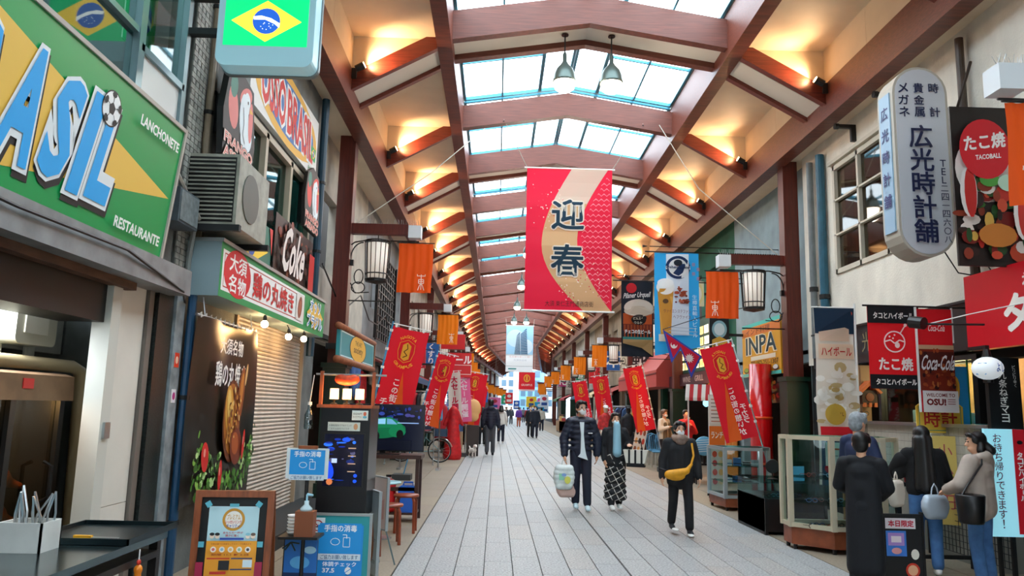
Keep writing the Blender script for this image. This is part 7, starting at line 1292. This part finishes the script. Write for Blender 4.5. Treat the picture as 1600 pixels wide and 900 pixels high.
# woman with long hair and plaid skirt
PLAID = mat('plaid_black', '16181c', .8)
nt = PLAID.node_tree; tc = nt.nodes.new('ShaderNodeTexCoord'); mp = nt.nodes.new('ShaderNodeMapping'); mp.inputs['Rotation'].default_value = (0, .5, .3); w1 = nt.nodes.new('ShaderNodeTexWave'); w1.inputs['Scale'].default_value = 3.2; w2 = nt.nodes.new('ShaderNodeTexWave'); w2.bands_direction = 'Z'; w2.inputs['Scale'].default_value = 3.2; mx = nt.nodes.new('ShaderNodeMath'); mx.operation = 'MAXIMUM'; rp = nt.nodes.new('ShaderNodeValToRGB'); rp.color_ramp.elements[0].position = .965; rp.color_ramp.elements[0].color = (*lin('16181c'), 1); rp.color_ramp.elements[1].position = .99; rp.color_ramp.elements[1].color = (*lin('c8c4bc'), 1)
nt.links.new(tc.outputs['Object'], mp.inputs[0]); nt.links.new(mp.outputs[0], w1.inputs[0]); nt.links.new(mp.outputs[0], w2.inputs[0]); nt.links.new(w1.outputs[1], mx.inputs[0]); nt.links.new(w2.outputs[1], mx.inputs[1]); nt.links.new(mx.outputs[0], rp.inputs[0]); nt.links.new(rp.outputs[0], nt.nodes['Principled BSDF'].inputs['Base Color'])
t = person('woman with long dark hair in a black coat and plaid skirt', (1.98, 12.85, 0), .1, 1.56, [((-.23, .03, 1.1), (-.21, -.04, .88)), ((.25, .0, 1.12), (.2, -.2, 1.14))], [((-.08, -.03, .5), (-.08, -.04, .09)), ((.08, 0, .5), (.08, .05, .1))], BLK, BLK, WHITE, hair=mat('hair_brown', '1e1412', .45), longhair=.22, coat=.08, skirt=PLAID)
blob('blue_top', [((0, -.1, 1.36), (.0, -.115, .92), .06, .075)], mat('top_blue', '8ab8cc', .8), t, .014); MB().prism([(.17, .42), (.2, .95), (.1, .95), (.12, .42)], .02, .1).build('coat_tail', BLK, t)
t = thing('tote_bag', 'white tote bag with black stripes on the woman’s arm', 'bag', (2.28, 12.62, .72), -.35); MB().add([(x, y, z) for z, w_ in ((0, .14), (.26, .2)) for x, y in ((-w_, -.06), (w_, -.06), (w_, .06), (-w_, .06))], [(0, 3, 2, 1), (4, 5, 6, 7), (0, 1, 5, 4), (1, 2, 6, 5), (2, 3, 7, 6), (3, 0, 4, 7)]).build('body', mat('tote_white', 'd8d4c8', .8), t)
for x in (-.1, 0, .1): MB().box(x-.015, -.068, .01, x+.015, -.06, .26).build('stripe', BLK, t)
MB().box(-.145, -.065, -.01, .145, .065, .05).build('base_band', BLK, t); MB().tube([(-.1, 0, .26), (-.08, 0, .4), (.08, 0, .4), (.1, 0, .26)], .01).build('handle', BLK, t)
# person with scarf and yellow sling bag
t = person('person in black with a taupe scarf and a mustard sling bag', (2.5, 10.55, 0), -.05, 1.47, [((-.24, .02, 1.1), (-.26, -.06, .86)), ((.24, .02, 1.1), (.26, -.04, .86))], [((-.1, -.02, .5), (-.11, .1, .14)), ((.1, -.1, .5), (.1, -.16, .085))], BLK, mat('trouser_black', '0c0d12', .85), mat('sneaker', '1a1c22', .5), hair=mat('hair_dark', '110e10', .4), collar=mat('scarf_taupe', '8a7468', .9, var=.3, vs=14), coat=.1, sw=1.1, headturn=.1, hairw=1.1, bulk=1.12)
for s, y in ((-1, -.12), (1, -.3)): blob('shoe_sole', [('e', (.088*s*.98, y*.86+.0, .025+(.045 if s < 0 else 0)), (.045, .1, .018))], WHITE, t, .01, 1)
t = thing('sling_bag', 'mustard yellow sling bag across the chest of the person in black', 'bag', (2.44, 10.36, .83), -.05); blob('pouch', [((-.13, 0, -.05), (.1, 0, .0), .06, .045), ('e', (-.04, 0, -.06), (.13, .045, .07)), ((.1, 0, .0), (.17, .01, .09), .035, .02)], mat('mustard', 'd8960c', .6, var=.15, vs=20), t, .011); MB().tube([(.16, .0, .08), (.2, .02, .2), (.19, .08, .36)], .014).build('strap', mat('mustard'), t); MB().tube([(-.16, 0, 0), (-.24, .08, .02)], .012).build('rear_strap', BLK, t)
# walkers seen from behind and far away
person('man in a dark padded jacket walking away down the street', (-.17, 26.3, 0), PI, 1.86, legs=[((-.09, -.04, .5), (-.09, -.08, .08)), ((.09, .0, .49), (.09, .08, .1))], top=NAVY, bot=GRYT, shoe=BLK, puffer=True, mask=False, hood=True, fine=False)
person('woman in a white jacket walking beside the man ahead', (.25, 35.5, 0), PI, 1.7, top=mat('jacket_white', 'd8d4cc', .8), bot=DNV, shoe=WHITE, mask=False, longhair=.1, fine=False)
person('girl with a red bag beside the costume stalls', (-.55, 32.5, 0), PI, 1.6, top=mat('jacket_grey', '8a8a8c', .8), bot=BLK, shoe=WHITE, mask=False, longhair=.15, fine=False)
person('person in a dark long coat approaching, right of the drain line', (2.15, 42.5, 0), 0, 1.74, top=mat('coat_navy', '141a28', .8), bot=DNV, shoe=BLK, fine=False, puffer=True, coat=.15)
person('person in black walking just behind the one in the long coat', (1.95, 44, 0), .3, 1.75, top=BLK, bot=BLK, shoe=BLK, fine=False)
person('person in a purple jacket and orange trousers far down the street', (1.95, 66, 0), PI, 1.68, top=mat('jacket_purple', '6a3a9a', .8), bot=mat('trouser_orange', 'b8582c', .8), shoe=BLK, mask=False, fine=False)
for i, (x, y, c, lb) in enumerate(((.4, 52, '9a8a80', 'distant walker in a taupe coat left of centre'), (3.3, 56, 'b8b4a8', 'distant walker in a cream jacket near the right stalls'), (.9, 70, '303440', 'distant walker in charcoal in the far crowd'), (2.9, 71, 'a83038', 'distant walker in red in the far crowd'), (1.5, 76, '48505a', 'distant walker in slate grey in the far crowd'), (3.4, 64, '2c4a6a', 'distant walker in blue near the far right stalls'), (-.3, 60, '5a4a4a', 'distant walker in brown near the left stalls'))): person(lb, (x, y, 0), PI*(i % 2), 1.68, top=mat('far_top_%s' % c, c, .8), bot=DNV if i % 2 else GRYT, shoe=BLK, mask=False, fine=False)
# restaurant staff
t = person('restaurant worker in a cream shirt and khaki apron by the green pillar', (4.78, 22.0, 0), .7, 1.66, [((-.24, -.02, 1.12), (-.12, -.24, 1.2)), ((.24, .02, 1.1), (.24, -.1, .9))], top=mat('shirt_cream', 'd8d4c4', .8), bot=BLK, shoe=BLK, hair=mat('hair_fair', '6a5240', .5), fine=False); blob('apron', [((-.08, -.09, 1.25), (-.09, -.1, .7), .06, .08), ((.08, -.09, 1.25), (.09, -.1, .7), .06, .08)], mat('apron_khaki', '6a5e48', .8), t, .025)
t = person('restaurant worker in a red shirt with a hand at the mouth', (5.05, 20.6, 0), .2, 1.66, [((-.26, -.1, 1.12), (-.06, -.2, 1.42)), ((.26, -.06, 1.1), (.06, -.22, 1.28))], top=mat('shirt_red', 'c02430', .8), bot=DNV, shoe=BLK, mask=False, fine=False)
# queue at the takoyaki stand
person('short figure in a long black coat seen from behind at the frame bottom', (3.42, 7.25, 0), 2.5, 1.45, [((-.22, -.06, 1.12), (-.12, -.22, 1.0)), ((.24, -.08, 1.12), (.2, -.26, 1.05))], top=mat('coat_black', '070a12', .8), bot=BLK, shoe=BLK, mask=False, coat=.62, sw=1.12)
t = person('grey-haired man with glasses in a dark blue jacket', (4.08, 8.7, 0), 2.0, 1.64, [((-.25, -.02, 1.1), (-.2, -.2, 1.0)), ((.26, -.05, 1.1), (.22, -.25, .98))], top=mat('jacket_blue', '16264a', .7), bot=DNV, shoe=BLK, hair=mat('hair_grey', '8e9498', .7, var=.3, vs=30), mask=False); g = b.build('spectacles', BLACK, t)
g = MB().tube([(.075, .03, 1.57), (.078, -.08, 1.57)], .003).build('spectacle_arm', BLACK, t)
soft_bag('cloth_bag', 'pale cloth bag held beside the short figure in black', (3.86, 7.5, .98), .16, .2, .09, mat('bag_cream', 'c8beb0', .7), .6, .1)
t = person('woman with very long black hair and blue jeans at the stand', (4.52, 8.2, 0), 2.75, 1.51, [((-.24, -.05, 1.12), (-.16, -.22, 1.08)), ((.26, -.06, 1.14), (.3, -.2, 1.15))], top=mat('fleece_black', '0b0b0e', .95), bot=DNM, shoe=WHITE, mask=False, longhair=.55, coat=-.08, bulk=1.12); blob('fleece_sleeve', [((.2, 0, 1.16), (.27, -.14, 1.02), .085, .075)], mat('fleece_black'), t, .018)
t = soft_bag('handbag', 'silver blue handbag on the long-haired woman’s arm', (4.5, 7.98, .8), .24, .18, .1, mat('bag_silver', 'b4c0cc', .35, .2), .2, .14, mat('bag_strap', 'a8b4c0', .4))
t = person('woman in a beige hooded jacket and blue jeans looking aside', (4.8, 7.72, 0), 3.75, 1.47, [((-.27, -.06, 1.12), (-.16, -.24, 1.06)), ((.26, -.06, 1.12), (.16, -.26, 1.04))], top=mat('jacket_beige', 'b0a094', .85, var=.12, vs=8), bot=DNM, shoe=WHITE, mask=False, longhair=.05, hood=True, coat=.05, headturn=.75, sw=1.2, bulk=1.25)
t = thing('bucket_bag', 'black bucket bag on a chain strap over the beige jacket', 'bag', (4.56, 7.48, .62), .3); MB().lathe([(.1, 0), (.11, .02), (.13, .26), (.12, .27), (.01, .25)], n=20).build('body', mat('leather_black', '0c0c0e', .4), t, True); MB().tube([(-.11, 0, .25), (0, .02, .35), (.2, .02, .55), (.32, .12, .68)], .009).build('chain_strap', BLACK, t)

# ================================================================ crowded mid-distance
def outline(w, h): return [(-w*.16, 0), (w*.16, 0), (w*.5, -.1), (w*.62, -h*.5), (w*.46, -h*.52), (w*.38, -h*.25), (w*.36, -h), (-w*.36, -h), (-w*.38, -h*.25), (-w*.46, -h*.52), (-w*.62, -h*.5), (-w*.5, -.1)]
GN = ('crimson', 'navy', 'cream', 'teal', 'black', 'rose', 'mustard', 'white', 'denim', 'olive', 'orange', 'lilac'); GCO = ('b81c28', '1a2440', 'd8d0bc', '2a7a80', '141418', 'd87a88', 'c8942a', 'e4e2dc', '4a6c9c', '5c6038', 'd8642c', '9a84b8')
gme = {}
def rail_of_clothes(lbl, x, y, rz, n, short, z=1.75):
    t = thing('clothes_rail', lbl, 'clothes rail', (x, y, 0), rz); L_ = n*.14/2+.1
    for s_ in (-1, 1): MB().cyl((s_*L_, 0, 0), (s_*L_, 0, z), .015).build('post', STEEL, t); MB().box(s_*L_-.02, -.25, 0, s_*L_+.02, .25, .03).build('foot', STEEL, t)
    MB().cyl((-L_, 0, z), (L_, 0, z), .014).build('bar', STEEL, t); R_ = Matrix.Rotation(rz, 3, 'Z')
    for i in range(n):
        c = random.randrange(12); h_ = random.choice((.6, .75, .95)); k_ = (c, h_)
        if k_ not in gme: gme[k_] = MB().prism(outline(.42, h_), -.035, .035).mesh('fabric'); gme[k_].materials.append(mat('gar_%s' % GCO[c], GCO[c], .85, var=.25, vs=9))
        g_ = thing('garment', '%s garment, %s on the %s' % (GN[c], ORD[i], short), 'garment', V((x, y, z-.05))+R_ @ V((-L_+.14+i*.14, 0, 0)), rz+HP-random.uniform(.3, .9), 'garments on street rails'); link('fabric', gme[k_], None, g_); MB().tube([(0, 0, 0), (0, 0, .05), (.02, 0, .07)], .004, 4).build('hanger_hook', STEEL, g_)
rail_of_clothes('first steel clothes rail past the red costumes', -1.75, 27.0, .15, 9, 'first left rail')
rail_of_clothes('second steel clothes rail past the red costumes', -1.9, 30.2, .1, 9, 'second left rail')
rail_of_clothes('third steel clothes rail on the left side', -1.8, 38.5, .1, 8, 'third left rail')
rail_of_clothes('steel clothes rail behind the mannequins', 4.7, 27.6, -.2, 9, 'rail behind mannequins')
rail_of_clothes('steel clothes rail before the basket stalls', 4.75, 31, -.15, 9, 'rail before the baskets')
rail_of_clothes('tall clothes rail behind the bicycle', -2.35, 21.6, .1, 8, 'rail behind the bicycle', 1.6)
# far banners and boards past the bend
FB_ = (('2a6ac0', 'blue'), ('e8eef4', 'white'), ('e070a0', 'pink'), ('1f9ac8', 'cyan'), ('d8282c', 'red'), ('f0c83c', 'yellow'), ('3a4ab0', 'indigo'), ('e8f0f4', 'pale'), ('30a878', 'green'), ('d85a9a', 'magenta'), ('2c58a8', 'cobalt'), ('f4f4f0', 'ivory'))
for i, (c, nm) in enumerate(FB_):
    p_ = B2((-3.2, 3.1, -2.4, 2.5, -1.2, 1.4)[i % 6], 6+i*3.6, 3.4-.35*(i % 4)); t = thing('street_banner', 'distant %s banner hung past the bend of the arcade' % nm, 'banner', p_, BR, 'distant banners past the bend'); w_ = (1.1, .9, 1.3)[i % 3]
    b = MB(); b.cur = c; b.sheet(lambda u, v: ((u-.5)*w_, .03*math.sin(u*8), -v*1.3), 8, 3); link('cloth', b.mesh('cloth'), CLOTHP, t, True); MB().cyl((-w_/2, 0, .01), (w_/2, 0, .01), .02).build('batten', WHITE, t); MB().cyl((0, 0, .01), (0, 0, 7.7-p_.z), .01, n=5).build('rope', mat('rope'), t); a = Art(-.05, .003); a.oval(0, -.4, .25, .2, 'f4f0e8' if c[0] != 'e' and c[0] != 'f' else 'c83a4a', 12); a.rect(-.3, -1.1, .3, -.8, 'f4f0e8' if c[0] != 'e' and c[0] != 'f' else '3a5aa0'); a.build('print', CLOTHP, t)
for i in range(10):
    x_ = (-1.9, 1.8, -.9, .8, 2.6, -2.6, .1, 1.3, -1.4, 2.2)[i]; person('far-off walker past the bend wearing %s' % ('red', 'navy', 'cream', 'grey', 'black', 'olive', 'pink', 'blue', 'brown', 'white')[i], B2(x_, 4+i*3.2), PI*(i % 2)+BR, 1.68, top=mat('fw_%d' % i, ('a82c30', '1c2a4a', 'd0c8b4', '70747a', '141418', '5c6038', 'd08090', '3c64a0', '6a4a38', 'dcdcd8')[i], .8), bot=DNV if i % 2 else GRYT, shoe=BLK, mask=False, fine=False)
# wires around the clock shop sign
for i, pts in enumerate(([(5.66, 8.7, 5.9), (5.4, 8.65, 5.2), (5.6, 8.7, 4.5), (5.5, 8.6, 3.6), (5.66, 8.8, 3.1)], [(5.3, 8.8, 4.9), (5.55, 8.7, 4.75), (5.45, 8.6, 4.2), (5.66, 8.5, 3.9)], [(5.66, 9.4, 4.3), (5.6, 9.0, 3.9), (5.66, 8.6, 3.3)])):
    t = thing('loose_wire', ('long brown wire', 'short looped wire', 'thin sagging wire')[i]+' behind the clock shop sign', 'wire', (0, 0, 0)); MB().tube(pts, (.018, .012, .008)[i]).build('wire', mat('wire_brown', '2c1e16', .6), t)
bake_blobs()
